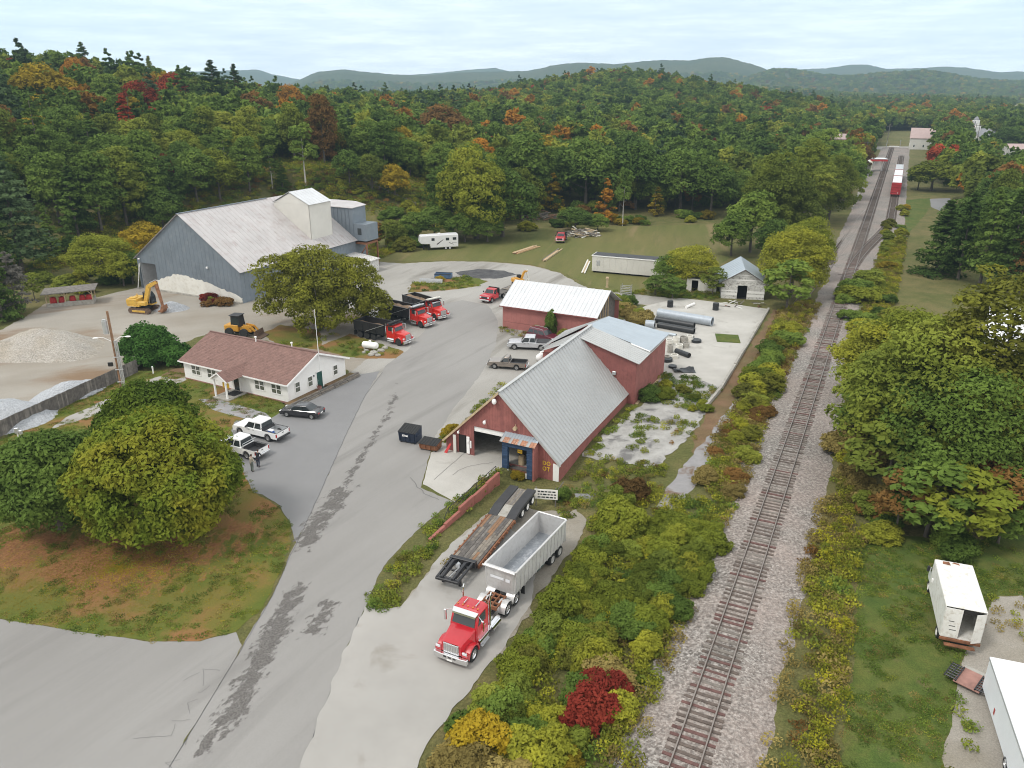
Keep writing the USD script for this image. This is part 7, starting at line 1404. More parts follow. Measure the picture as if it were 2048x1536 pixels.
scatter_shrubs([(900, 1536), (960, 1420), (1040, 1420), (1140, 1370), (1220, 1360), (1240, 1420), (1180, 1490), (1120, 1560), (900, 1640)], 24, ['olive', 'green', 'brush', 'gold', 'olive', 'straw'], (.9, 1.8), 'in the lower end of the thicket by the paved apron', 2, .75)
for x, y, h in ((1180, 1440, 2.3), (1205, 1395, 2.0)): p = G(x, y); shrub('sumac', p[0], p[1], h, 'scarlet sumac bush glowing in the thicket, ' + ('larger one' if h > 2.1 else 'smaller one behind'), None, 1.0)
for x, y, h, c, lab in ((1000, 1430, 2.0, 'green', 'dull green shrub at the corner of the paved apron'), (960, 1500, 2.2, 'gold', 'golden shrub near the bottom edge of the picture'), (1120, 1230, 2.4, 'lime', 'tall yellow-green shrub right of the tractor unit'), (1240, 1060, 2.8, 'lime', 'tall yellow-green shrub at the head of the thicket'), (905, 868, 1.6, 'gold', 'golden weedy shrub at the left corner of the red barn'), (888, 880, 1.2, 'brush', 'yellow-green shrub behind the brown dumpster'), (1060, 925, 1.0, 'brush', 'yellow-green weeds in front of the loading dock'), (1035, 945, .9, 'gold', 'golden weeds beside the left dock pad'), (1090, 950, 1.0, 'grey', 'grey')):
    if c == 'grey': continue
    p = G(x, y); shrub(c, p[0], p[1], h, lab)
p = G(1122, 985); shrub('green', p[0], p[1], 1.3, 'green shrub behind the white notice sign'); p = G(1262, 1000); shrub('rust', p[0], p[1], 2.2, 'rusty brown shrub at the top of the thicket'); p = G(1240, 1010); shrub('olive', p[0], p[1], 1.8, 'olive shrub beside the rusty brown one')
scatter_shrubs([(1560, 660), (1600, 650), (1590, 700), (1560, 730), (1540, 790), (1500, 840), (1490, 800), (1540, 700)], 17, ['green', 'lime', 'brush'], (1.3, 2.4), 'between the concrete yard and the track', 3, 1.1)
scatter_shrubs([(1440, 880), (1500, 800), (1540, 820), (1500, 920), (1470, 1000), (1420, 1010), (1400, 960)], 17, ['olive', 'brush', 'rust', 'straw'], (.8, 1.5), 'beside the broken platform strip', 4, .9)
scatter_shrubs([(1330, 770), (1400, 790), (1420, 830), (1370, 825), (1320, 800)], 8, ['lime', 'brush'], (.6, 1.1), 'in the broken slabs beside the barn', 5, .9)
p = G(1300, 800); shrub('dark', p[0], p[1], 1.9, 'dark green shrub against the red wing of the barn', None, 1.1); p = G(1335, 795); shrub('lime', p[0], p[1], 1.4, 'bright shrub right of the dark one by the barn wing')
scatter_shrubs([(1690, 600), (1740, 560), (1790, 600), (1790, 700), (1740, 760), (1690, 740)], 14, ['brush', 'lime', 'olive', 'green'], (1.6, 3.2), 'on the bank right of the track below the big trees', 6, 1.6, 1.4)
scatter_shrubs([(1700, 800), (1760, 850), (1760, 980), (1800, 1060), (1960, 1085), (1960, 1120), (1740, 1075), (1690, 1000), (1680, 880)], 24, ['olive', 'green', 'brush', 'rust', 'straw'], (1.0, 2.2), 'along the top of the green lawn', 7, 1.0, 1.3)
scatter_shrubs([(1790, 420), (1812, 400), (1815, 470), (1790, 540), (1760, 560), (1765, 480)], 14, ['gold', 'brush', 'green', 'olive'], (1.2, 2.4), 'along the right side of the track near the freight cars', 8, 1.8, 1.3)
scatter_shrubs([(1225, 606), (1290, 612), (1300, 640), (1260, 660), (1225, 640)], 12, ['brush', 'green', 'olive', 'straw'], (1.2, 2.4), 'in the weedy corner behind the red storage barn', 9, 1.1, 1.2)
scatter_shrubs([(740, 500), (770, 450), (850, 440), (870, 490), (800, 505)], 12, ['green', 'olive', 'dark', 'brush'], (1.6, 3.0), 'at the foot of the slope behind the warehouse', 10, 1.6, 1.3)
scatter_shrubs([(60, 560), (200, 545), (290, 560), (230, 585), (90, 588)], 9, ['olive', 'green', 'dark', 'brush'], (1.2, 2.4), 'on the bank behind the timber shelter', 11, 1.8, 1.3)
scatter_shrubs([(395, 598), (480, 612), (485, 622), (400, 610)], 7, ['rust', 'sumac', 'olive'], (1.0, 1.7), 'along the foot of the warehouse front', 12, 1.0, 1.2)
scatter_shrubs([(1030, 460), (1140, 445), (1260, 440), (1440, 430), (1440, 448), (1300, 452), (1060, 462)], 20, ['olive', 'dark', 'brush', 'gold', 'green'], (1.2, 2.6), 'along the far edge of the mown field', 13, 2.0, 1.4)
for x, y, h in ((1100, 672, 4.2), (1128, 680, 1.6), (1075, 662, 1.6)):
    p = G(x, y); shrub('dark' if h > 2 else 'brush', p[0], p[1], h, {4.2: 'tall slim dark shrub against the wall of the storage barn', 1.6: 'low weedy shrub at the wall of the storage barn, ' + ('right one' if x > 1100 else 'left one')}[h], None, .38 if h > 2 else .9)
p = G(1095, 722); shrub('green', p[0], p[1], 1.2, 'low green shrub beside the white tank by the barn roof')
# weeds and rough growth that nobody could count
def tuft(seed, n, R, h, leaf, up=1.2):
    r = np.random.default_rng(seed); a = r.uniform(0, 6.28, n); q = R * np.sqrt(r.random(n)); z = h * (.25 + .75 * r.random(n)) * (1 - .4 * q / R); c = np.stack([np.cos(a) * q, np.sin(a) * q, z], 1)
    return leaf_quads(c, r.normal(size=(n, 3)) + [0, 0, up * .4] + .6 * np.stack([np.cos(a), np.sin(a), 0 * a], 1), leaf, r)
WEED = [(*tuft(71, 70, .6, .55, .11), 'leaf_green'), (*tuft(72, 70, .6, .6, .11), 'leaf_olive'), (*tuft(73, 70, .55, .7, .10), 'leaf_brush'), (*tuft(74, 70, .55, .7, .09), 'leaf_straw'), (*tuft(75, 80, .5, .95, .09), 'leaf_flower'), (*tuft(76, 60, .5, .5, .10), 'leaf_rust')]
def weeds(name, polys, label, seed, per=2.6, sc=(.7, 1.3), cut=None):
    """polys: (outline in the photograph, weights of the six weed kinds, density factor)"""
    r = np.random.default_rng(seed); rows = []
    for poly, wts, dn in polys:
        pg = Polygon(GP(poly)).buffer(0); x0, y0, x1, y1 = pg.bounds; n = int(pg.area * per * dn / max(pg.area / ((x1 - x0) * (y1 - y0)), .02)); n = min(n, 90000)
        xy = np.column_stack([r.uniform(x0, x1, n), r.uniform(y0, y1, n)]); xy = xy[shapely.contains(pg, shapely.points(xy))]
        xy = xy[meshkit.fbm(np.column_stack([xy * .9, np.full(len(xy), seed)]), 3, seed) > .30]; wts = np.array(wts, float)
        nv = meshkit.fbm(np.column_stack([xy * .25, np.full(len(xy), seed + 3.)]), 2, seed + 3); cum = np.cumsum(wts / wts.sum()); k = np.searchsorted(cum, np.clip((nv - .2) / .6 * .6 + .4 * r.random(len(xy)), 0, .999))
        rows.append(np.column_stack([k, xy, hz(xy[:, 0], xy[:, 1]), r.uniform(0, 360, len(xy)), r.uniform(*sc, len(xy)), r.uniform(*sc, len(xy))]))
    instancer(name, WEED, np.concatenate(rows), label)
weeds('trackside_weeds', [([(1625, 1100), (1665, 1000), (1680, 900), (1700, 800), (1700, 700), (1740, 560), (1770, 480), (1812, 480), (1790, 600), (1720, 800), (1715, 1000), (1725, 1090), (1700, 1300), (1685, 1450), (1665, 1640), (1560, 1640), (1600, 1400)], (1, 2, 2, 1.6, 2.6, 1.2), 1.4),
    ([(1560, 1440), (1600, 1300), (1640, 1100), (1660, 1000), (1640, 1000), (1595, 1180), (1545, 1400), (1500, 1640), (1540, 1640)], (.6, 1, .6, 4, .4, .6), .8),
    ([(1300, 1440), (1380, 1250), (1430, 1090), (1480, 1000), (1540, 830), (1600, 690), (1640, 610), (1620, 600), (1560, 620), (1480, 800), (1430, 870), (1400, 960), (1440, 1010), (1440, 1070), (1380, 1230), (1310, 1330), (1240, 1420), (1180, 1640), (1240, 1640)], (1.2, 2, 1.6, 2.6, .3, 2.2), 1.3)], 'goldenrod, straw grass and weeds on the banks beside the railway', 1)
weeds('thicket_undergrowth', [([(880, 1640), (915, 1510), (985, 1400), (1045, 1300), (1115, 1195), (1165, 1090), (1200, 1015), (1300, 990), (1440, 1010), (1440, 1070), (1380, 1230), (1310, 1330), (1240, 1430), (1190, 1640)], (3, 2, 3, 1, .6, .8), 1.5)], 'tangled undergrowth between the shrubs of the thicket', 2, 2.0)
weeds('yard_edge_weeds', [([(735, 1230), (740, 1195), (770, 1140), (838, 1062), (905, 1003), (1000, 935), (1006, 950), (870, 1078), (880, 1098), (830, 1150), (790, 1212)], (5, 2, 1.4, .5, .1, .6), 1.5), ([(1130, 965), (1190, 905), (1240, 920), (1330, 930), (1330, 990), (1240, 1000), (1180, 1015), (1110, 1040)], (4, 3, .8, 1.2, .1, .6), 1.2),
    ([(1170, 905), (1215, 862), (1262, 812), (1275, 815), (1225, 870), (1180, 915)], (3, 2, 1.5, .6, .2, .3), 1.2), ([(1270, 830), (1400, 840), (1395, 880), (1340, 905), (1290, 930), (1250, 900)], (2, 2, 1, 1, 0, 1), .5), ([(1322, 745), (1400, 760), (1440, 780), (1400, 830), (1330, 810), (1285, 800)], (3, 2, 2, 1, .3, 1), .8), ([(1000, 655), (1160, 690), (1170, 702), (1130, 700), (1000, 665)], (2, 2, 1, 1.4, .1, .3), .9), ([(895, 880), (940, 830), (1000, 770), (1012, 775), (950, 850), (905, 892)], (2, 2, 1.5, 1.2, .2, 1), 1.0),
    ([(890, 1130), (960, 1060), (985, 1040), (1000, 1050), (930, 1140)], (1, 2, .5, 1.6, .1, .8), .5), ([(560, 690), (640, 660), (800, 705), (790, 716), (640, 705)], (2, 2, .6, 1.2, 0, .4), .3), ([(1190, 572), (1250, 590), (1440, 600), (1440, 585), (1340, 572), (1250, 588)], (2, 2, 1.6, 1.2, .4, .6), 1.1), ([(816, 585), (822, 566), (880, 558), (935, 552), (960, 572), (900, 580)], (2, 2, 1, 1.4, .3, .4), .5), ([(1962, 1200), (2060, 1190), (2060, 1300), (2000, 1290), (1960, 1250)], (2, 2, .6, 2, 0, 1), .5), ([(1895, 1420), (1920, 1340), (1935, 1400), (1960, 1540), (1890, 1560)], (2, 2, .6, 2, 0, 1), .5)], 'weeds and grass along the edges of the yard', 3, 2.0, (.5, 1.0))
weeds('slope_weeds', [([(600, 440), (640, 400), (740, 440), (760, 500), (800, 500), (745, 525), (700, 500)], (1.5, 2, 2.5, 1, 1.5, .8), .8)], 'goldenrod and weeds at the foot of the slope behind the warehouse', 4)
r = np.random.default_rng(9); rows = []
x, y = r.uniform(-95, 5, 9000), r.uniform(150, 245, 9000); z = hz(x, y); k = (z > .3) & (y < 246); k &= ~((x > -68) & (x < -30) & (y < 178)); x, y, z = x[k], y[k], z[k]
instancer('hillside_weeds', WEED, np.column_stack([r.choice(6, len(x), p=[.2, .25, .25, .1, .12, .08]), x, y, z, r.uniform(0, 360, len(x)), r.uniform(1.1, 2.4, len(x)), r.uniform(1.0, 2.2, len(x))]), 'goldenrod and rough weeds on the slope above the warehouse')
x, y = r.uniform(-125, -60, 3000), r.uniform(95, 175, 3000); z = hz(x, y); k = (z > .15); x, y, z = x[k], y[k], z[k]
instancer('bank_weeds', WEED, np.column_stack([r.choice(6, len(x), p=[.3, .35, .15, .14, .02, .04]), x, y, z, r.uniform(0, 360, len(x)), r.uniform(.8, 1.5, len(x)), r.uniform(.7, 1.3, len(x))]), 'rough grass and weeds on the bank left of the warehouse')
GT = [(*tuft(81, 34, .34, .13, .055), 'leaf_green'), (*tuft(82, 34, .34, .11, .055), 'leaf_olive'), (*tuft(83, 30, .3, .12, .05), 'leaf_straw')]
r = np.random.default_rng(19); rows = []
for pg_, per_, pr_ in ((GLAWN, 9, (.55, .3, .15)), (LAWN, 5, (.25, .45, .3))):
    x0, y0, x1, y1 = pg_.bounds; n = int((x1 - x0) * (y1 - y0) * per_); xy = np.column_stack([r.uniform(x0, x1, n), r.uniform(y0, min(y1, 110), n)]); xy = xy[shapely.contains(pg_, shapely.points(xy))]; xy = xy[(np.abs(xy[:, 0]) < xy[:, 1] * .75 + 4)]; xy = xy[meshkit.fbm(np.column_stack([xy * .6, np.full(len(xy), 3.)]), 3, 5) > .47]
    rows.append(np.column_stack([r.choice(3, len(xy), p=pr_), xy, np.full(len(xy), .012), r.uniform(0, 360, len(xy)), r.uniform(.6, 1.3, len(xy)), r.uniform(.5, 1.2, len(xy))]))
print('lawn tufts', sum(map(len, rows))); instancer('grass_tufts', GT, np.concatenate(rows), 'short tufts of grass on the lawns')
# ivy on the dock approach, litter of fallen leaves on the lawn
mb = MB(); c0 = G(300, 1120); n = 9000; a = r.uniform(0, 6.28, n); q = np.abs(r.normal(0, 6.0, n)); xy = np.column_stack([c0[0] - 2 + np.cos(a) * q * 1.5, c0[1] - 1 + np.sin(a) * q]); k = shapely.contains(LAWN, shapely.points(xy)); xy = xy[k]
V, F = leaf_quads(np.column_stack([xy, np.full(len(xy), .045)]), np.array([0, 0, 1.]) + .25 * r.normal(size=(len(xy), 3)), .06, r); sub_mesh('fallen_leaves', V, F, 'leaf_gold', kind='stuff', label='fallen yellow leaves strewn on the lawn under the maples')
# ---------------------------------------------------------------- people
import manifold3d as m3
flat('skin', (.42, .25, .18), .6, var=.05); flat('hair_brown', (.05, .03, .02), .8); flat('shirt_tan', (.42, .38, .31), .9); flat('trousers_grey', (.13, .15, .13), .9); flat('shirt_black', (.02, .02, .022), .9); flat('jeans_dark', (.03, .035, .055), .9); flat('shoe', (.03, .025, .02), .7)
def blob(chains, rf=.035, it=6):
    tot = None
    def ball(p, rad): return m3.Manifold.sphere(rad, 16).translate(tuple(map(float, p)))
    for ch in chains:
        for (p, a), (q, c) in zip(ch[:-1], ch[1:]):
            h = m3.Manifold.batch_hull([ball(p, a), ball(q, c)]); tot = h if tot is None else tot + h
    m = tot.refine_to_length(rf).to_mesh(); t = trimesh.Trimesh(m.vert_properties[:, :3], m.tri_verts); trimesh.smoothing.filter_taubin(t, iterations=it); return t
def person(label, loc, rz, shirt, trousers, lean, hands, head_tilt):
    t = thing('person', label, 'person', loc, rz); hip = np.array([0, 0, .92]); ch = np.array([lean * .5, 0, 1.32]); nk = np.array([lean * .62, 0, 1.50]); hd = nk + np.array([.05 + head_tilt * .5, 0, .16])
    sh = [ch + np.array([lean * .1, s * .185, .10]) for s in (-1, 1)]; legs, arms, trou, shir, shoes = [], [], [], [], []
    for k, s in enumerate((-1, 1)):
        hp = hip + np.array([0, s * .09, 0]); kn = np.array([.03, s * .11, .50]); an = np.array([-.02 + .04 * s, s * .12, .09])
        legs.append([(hp, .085), (kn, .055), (an, .04), (an + [.13, 0, -.05], .03)]); trou.append([(hip + np.array([0, s * .07, .06]), .115), (hp, .105), (kn, .078), (an + [0, 0, .02], .062)]); shoes.append([(an + [-.05, 0, -.05], .042), (an + [.15, 0, -.06], .036)])
        ha = np.array(hands[k]); el = (sh[k] + ha) / 2 + np.array([-.06, s * .07, -.05]); arms.append([(sh[k], .05), (el, .042), (ha, .03)]); shir.append([(sh[k], .068), (el, .055), (el + (ha - el) * .8, .045)])
        fw = (ha - el) / np.linalg.norm(ha - el); up = np.array([0, 0, 1.]) - fw * fw[2]; up /= np.linalg.norm(up) + 1e-6
        arms.append([(ha, .03), (ha + fw * .08, .032)])
        for j, L in enumerate((.07, .08, .075, .06)): q = ha + fw * .085 + np.array([0, 0, 1.]) * 0 + np.cross(fw, up) * (j - 1.5) * .02; arms.append([(q, .010), (q + fw * L * .55, .009), (q + fw * L * .9 - up * .025, .008)])
        arms.append([(ha + fw * .02 + np.cross(fw, up) * s * -.03, .012), (ha + fw * .07 + np.cross(fw, up) * s * -.055, .009)])
    body = blob(legs + arms + [[(hip, .12), (ch, .135), (nk - [0, 0, .06], .08)], [(sh[0], .06), (sh[1], .06)], [(nk - [0, 0, .05], .055), (hd, .06)], [(hd + [-.012, 0, .035], .092), (hd + [.02, 0, -.04], .072)], [(hd + [.085, 0, 0], .012), (hd + [.105, 0, -.025], .013)], [(hd + [.0, -.085, 0], .018), (hd + [.0, -.09, .01], .016)], [(hd + [.0, .085, 0], .018), (hd + [.0, .09, .01], .016)]], .022, 4)
    b = MB(); b.tm(body); bo = b.build('body', 'skin', t, smooth=True)
    b = MB(); [b.ell(hd + [.082, y, .02], (.008, .012, .008), 1) for y in (-.033, .033)]; b.ell(hd + [.082, 0, -.06], (.006, .024, .006), 1); b.build('face', 'hair_brown', bo)
    b = MB(); b.tm(blob([[(hd + [-.035, 0, .05], .098), (hd + [.01, 0, .08], .07)]], .025, 3)); b.build('hair', 'hair_brown', t, smooth=True)
    b = MB(); b.tm(blob(shir + [[(hip + [0, 0, .05], .14), (ch, .158), (nk - [0, 0, .1], .09)], [(sh[0], .075), (sh[1], .075)]], .03, 4)); b.build('shirt', shirt, t, smooth=True)
    b = MB(); b.tm(blob(trou, .03, 3)); b.build('trousers', trousers, t, smooth=True)
    b = MB(); b.tm(blob(shoes, .03, 2)); b.build('shoes', 'shoe', t, smooth=True)
q = G(505, 943); person('person in tan shirt and grey trousers standing behind the white pickup', (q[0], q[1], .026), 60, 'shirt_tan', 'trousers_grey', .05, [(.22, -.24, .95), (.24, .22, .98)], .02)
q = G(517, 934); person('person in black shirt and dark jeans leaning towards the white pickup', (q[0], q[1], .026), 75, 'shirt_black', 'jeans_dark', .22, [(.48, -.22, 1.08), (.5, .2, 1.1)], .06)

# ---------------------------------------------------------------- yard objects
def dumpster(label, px, py, rz, mat, lid, L, Wd, Hh_):
    q = G(px, py); t = thing('dumpster', label, 'dumpster', (q[0], q[1], .03), rz)
    b = MB(); b.loft([[(-L / 2 + .05, -Wd / 2 + .12, .12), (L / 2 - .05, -Wd / 2 + .12, .12), (L / 2 - .05, Wd / 2, .12), (-L / 2 + .05, Wd / 2, .12)], [(-L / 2, -Wd / 2, Hh_ * .8), (L / 2, -Wd / 2, Hh_ * .8), (L / 2, Wd / 2, Hh_ * 1.0), (-L / 2, Wd / 2, Hh_ * 1.0)]]); bd = b.build('bin_body', mat, t)
    for k in range(4): x = -L / 2 + .15 + k * (L - .3) / 3; b = MB(); b.box(x - .04, x + .04, -Wd / 2 - .03, -Wd / 2 + .1, .3, Hh_ * .76); b.build('rib', mat, bd)
    for k in range(2):
        x0 = -L / 2 - .03 + k * (L / 2 + .03); b = MB(); b.slab([(x0 + .01, -Wd / 2 - .06, Hh_ * .81), (x0 + L / 2 + .01, -Wd / 2 - .06, Hh_ * .81), (x0 + L / 2 + .01, Wd / 2 + .02, Hh_ * 1.03), (x0 + .01, Wd / 2 + .02, Hh_ * 1.03)], .04); ld = b.build('lid', lid, t)
        for j in range(3): x = x0 + .2 + j * (L / 2 - .4) / 2; b = MB(); b.beam((x, -Wd / 2, Hh_ * .82 + .02), (x, Wd / 2, Hh_ * 1.02 + .02), .05, .05); b.build('lid_rib', lid, ld)
    for s in (-1, 1): b = MB(); b.cbox(s * L / 2 - .05, s * L / 2 + .08, -Wd * .3, Wd * .2, Hh_ * .5, Hh_ * .62, .02); b.build('fork_pocket', mat, t)
    b = MB(); [b.cyl((sx * (L / 2 - .2), sy * (Wd / 2 - .2), 0), (sx * (L / 2 - .2), sy * (Wd / 2 - .2), .12), .08, n=8) for sx in (-1, 1) for sy in (-1, 1)]; b.build('feet', 'black_paint', t); return t, bd
t, bd = dumpster('dark navy dumpster with black lids and a white label', 821, 882, -22, 'bin_navy', 'black_rubber', 2.0, 1.5, 1.55)
b = MB(); b.box(-.5, .15, -.795, -.785, .78, .98); b.build('label_plate', 'white_trim', bd); b = MB(); b.box(-.42, .08, -.80, -.796, .90, .94); b.box(-.42, -.02, -.80, -.796, .82, .85); b.build('label_print', 'print_black', bd)
dumpster('low rusty brown dumpster with ribbed dark lids beside the barn corner', 861, 898, -22, 'rust', 'black_rubber', 2.0, 1.3, .95)
def tank(label, px, py, rz, L, R_, rocks=0):
    q = G(px, py); t = thing('gas_tank', label, 'tank', (q[0], q[1], 0), rz); b = MB(); p_ = [(.01, -L / 2)] + [(R_ * math.sin(a), -L / 2 + R_ * .7 * (1 - math.cos(a))) for a in (.4, .8, 1.2, 1.57)] + [(R_ * math.sin(a), L / 2 - R_ * .7 * (1 - math.cos(a))) for a in (1.57, 1.2, .8, .4)] + [(.01, L / 2)]
    b.lathe(p_, (0, 0, R_ + .25), 'x', 18); b.build('shell', 'white_trim', t, smooth=40)
    b = MB(); b.cyl((0, 0, 2 * R_ + .2), (0, 0, 2 * R_ + .42), .18, n=10); b.build('valve_dome', 'white_trim', t)
    for x in (-L * .3, L * .3): b = MB(); b.cbox(x - .1, x + .1, -R_ * .8, R_ * .8, 0, .4, .03); b.build('saddle', 'concrete_block', t)
tank('white gas tank on the grass beside the nearest dump truck', 741, 700, -20, 2.5, .48)
tank('white gas tank half hidden by the barn roof', 1083, 722, 65, 2.3, .48)
rr = random.Random(12)
for k, (x, y, s) in enumerate(((748, 708, .6), (762, 703, .5), (733, 702, .35), (770, 697, .45), (756, 712, .4), (742, 711, .45), (728, 706, .3))):
    q = G(x, y); mm = trimesh.creation.icosphere(2); V = mm.vertices * (1 + .5 * (meshkit.fbm(mm.vertices * 1.5 + k * 9, 3, k) - .5))[:, None] * [s, s * .8, s * .6]; b = MB(); b.add(V + [q[0], q[1], s * .25], mm.faces); b.build('rock', 'concrete_block', label=f'grey boulder at the white gas tank, {["largest", "beside the largest", "small one left of the tank", "rightmost", "lowest", "under the tank front", "smallest and leftmost"][k]}', cat='rock')
def pipe(name, label, p, q, R_, mat, hollow=True, corr=True, z=0, group=None, cat='pipe'):
    p, q = np.array([*p[:2], 0.]), np.array([*q[:2], 0.]); L = np.linalg.norm(q - p); rz = math.degrees(math.atan2(q[1] - p[1], q[0] - p[0])); t = thing(name, label, cat, (p[0], p[1], z), rz, group)
    n = int(L / .16) if corr else 1; prof_ = [(R_ * (1 - .03 * (k % 2)) if corr else R_, L * k / n) for k in range(n + 1)]; b = MB()
    b.lathe([(R_ * .86, L * .001)] + prof_ + [(R_ * .86, L)] + ([(R_ * .84, L * .97), (.01, L * .96)] if hollow else []), (0, 0, R_), 'x', 20); b.build('shell', mat, t, smooth=40)
    if hollow: b = MB(); b.lathe([(R_ * .84, L * .972), (.01, L * .973)], (0, 0, R_), 'x', 16); b.lathe([(.01, .02), (R_ * .83, .02)], (0, 0, R_), 'x', 16); b.build('bore', 'dark_interior', t)
    return t
flat('pipe_grey', (.36, .40, .44), .5, .2, var=.1, scale=2); flat('pipe_black', (.020, .022, .024), .45, var=.2)
pipe('culvert_pipe', 'largest grey metal culvert pipe lying across the concrete yard', G(1316, 634), G(1424, 652), .72, 'pipe_grey')
pipe('culvert_pipe', 'black corrugated pipe lying in front of the largest grey pipe', G(1312, 645), G(1388, 658), .52, 'pipe_black')
pipe('culvert_pipe', 'second black corrugated pipe, nearest the barn', G(1316, 655), G(1388, 668), .45, 'pipe_black')
pipe('culvert_pipe', 'grey plastic pipe end standing by the barn roof', G(1291, 655), G(1309, 657), .62, 'pipe_grey')
pipe('culvert_pipe', 'thin pale blue pipe beside the concrete rings', G(1320, 668), G(1352, 674), .25, 'blue_grey_roof')
pipe('culvert_pipe', 'black pipe lying by the coils', G(1352, 706), G(1378, 716), .36, 'pipe_black')
pipe('culvert_pipe', 'thin white pipe lying by the weeds at the far end of the yard', G(1372, 617), G(1388, 610), .22, 'white_trim', corr=False)
for k, (x, y, R_, h, m) in enumerate(((1338, 690, .5, .8, 'whitewash'), (1352, 686, .5, .9, 'whitewash'), (1366, 684, .55, .8, 'concrete_block'), (1379, 683, .5, .9, 'whitewash'), (1340, 705, .4, 1.1, 'concrete_block'), (1358, 697, .5, .6, 'whitewash'), (1372, 695, .45, .7, 'concrete_block'), (1334, 720, .4, .6, 'concrete_block'), (1349, 716, .5, .5, 'whitewash'))):
    q = G(x, y); t = thing('concrete_ring', f'pale concrete well ring in the stack beside the barn wing, {["left of the back row", "second of the back row", "third of the back row", "right of the back row", "tall one nearest the wall", "squat one in the middle", "right of the middle row", "front left one", "front right one"][k]}', 'concrete ring', (q[0], q[1], .02), 0); b = MB(); b.lathe([(R_ * .78, 0), (R_, 0), (R_, h * .4), (R_ * 1.04, h * .42), (R_ * 1.04, h * .55), (R_, h * .57), (R_, h), (R_ * .78, h), (R_ * .78, h * .1)], (0, 0, 0), 'z', 18); b.build('ring', m, t, smooth=35); b = MB(); b.lathe([(.01, h * .1), (R_ * .77, h * .12), (.01, h * .13)], (0, 0, 0), 'z', 12); b.build('inside', 'dark_interior', t)
for k, (x, y, R_, h) in enumerate(((1392, 684, .75, .4), (1380, 678, .6, .5), (1333, 742 - 20, .8, .45), (1345, 735, .55, .3), (1340, 614, .5, 1.1), (1431, 620, .5, 1.2))):
    q = G(x, y); t = thing('hose_coil' if k < 4 else 'pipe_drum', f'black {"coil of pipe" if k < 4 else "plastic drum"} {["at the right end of the rings", "behind the right coil", "by the barn wing wall, larger", "by the barn wing wall, smaller", "at the far left of the yard", "at the far right of the big grey pipe"][k]}', 'coil' if k < 4 else 'drum', (q[0], q[1], .02)); b = MB()
    for j in range(4): b.lathe([(R_ * .62, j * h / 4), (R_, j * h / 4 + .01), (R_ * (1.0 - .04 * (j % 2)), (j + 1) * h / 4 - .02), (R_ * .62, (j + 1) * h / 4 - .01)], (0, 0, 0), 'z', 20)
    b.build('windings', 'pipe_black', t, smooth=30)
q = G(1368, 742); b = MB(); gx_, gy_ = np.meshgrid(np.linspace(-1.4, 1.4, 18), np.linspace(-.8, .8, 12), indexing='ij'); z_ = .04 + .6 * np.maximum(0, meshkit.fbm(np.stack([gx_, gy_, 0 * gx_], -1) * 1.2, 3, 3) - .4) * 1.6; b.add(np.stack([gx_.ravel() + q[0], gy_.ravel() + q[1], z_.ravel()], 1), grid_faces(18, 12)); b.build('tarpaulin', 'pipe_black', None, True, 'crumpled dark tarpaulin on the concrete beside the barn wing', 'tarpaulin')
q = G(1172, 988); b = MB(); z_ = .10 + .35 * np.maximum(0, meshkit.fbm(np.stack([gx_ * 1.6, gy_ * .5, 0 * gx_], -1) * 1.2, 3, 8) - .4); b.add(np.stack([gx_.ravel() * .7 + q[0], gy_.ravel() * .8 + q[1], z_.ravel() + zat(q[0], q[1])], 1), grid_faces(18, 12)); b.build('tarpaulin', 'dark_asphalt', None, True, 'dark bundled plastic sheet lying in the grass beside the barn', 'tarpaulin')
q = G(1455, 677); b = MB(); b.prism([(-1.7, -1.9), (1.6, -2.1), (1.75, 1.8), (-1.6, 2.0)], .03, .08, 'z', .02); bb = b.xf(loc=(q[0], q[1], 0), rz=-8); bb.build('moss_patch', 'green_lawn', kind='stuff', label='rectangular mossy patch on the concrete yard')
# debris at the shed
rr = random.Random(14)
for k in range(16):
    q = G(1440 + rr.uniform(0, 90), 608 + rr.uniform(-3, 9)); L = rr.uniform(.8, 2.4); a = rr.uniform(0, 6.28); b = MB(); b.beam((q[0] - math.cos(a) * L / 2, q[1] - math.sin(a) * L / 2, .06), (q[0] + math.cos(a) * L / 2, q[1] + math.sin(a) * L / 2, rr.uniform(.06, .5)), .18, .05); b.build('scrap_board', rr.choice(['weathered_white', 'rust', 'grey_wood', 'white_trim']), None, False, 'loose scrap board lying in front of the white shed', 'board', 'scrap boards in front of the white shed')
# lumber on the field and heaps
def lumber(name, label, p0, p1, w, rows_, seed, mats):
    a, c = GH(*p0), GH(*p1); d = c - a; L = np.hypot(d[0], d[1]); t = thing(name, label, 'lumber', (a[0], a[1], a[2]), math.degrees(math.atan2(d[1], d[0]))); r = random.Random(seed)
    for j in range(rows_):
        for k in range(int(w / .28)): x = r.uniform(-.4, .4); b = MB(); b.cbox(x, x + L * r.uniform(.75, 1.0), -w / 2 + k * .28, -w / 2 + k * .28 + .25, .08 + j * .16, .08 + j * .16 + .14, .01); b.build('beam', r.choice(mats), t)
lumber('lumber_stack', 'long stack of reddish beams on the mown field, left one', (1030, 508), (1078, 492), 1.6, 2, 1, ['new_wood', 'rust', 'tan_wood'])
lumber('lumber_stack', 'long stack of pale beams on the mown field, right one', (1086, 523), (1120, 499), 1.1, 2, 2, ['tan_wood', 'new_wood', 'grey_wood'])
lumber('lumber_stack', 'short pale beams lying at the corner of the office trailer', (1166, 547), (1178, 521), .9, 1, 3, ['tan_wood', 'whitewash'])
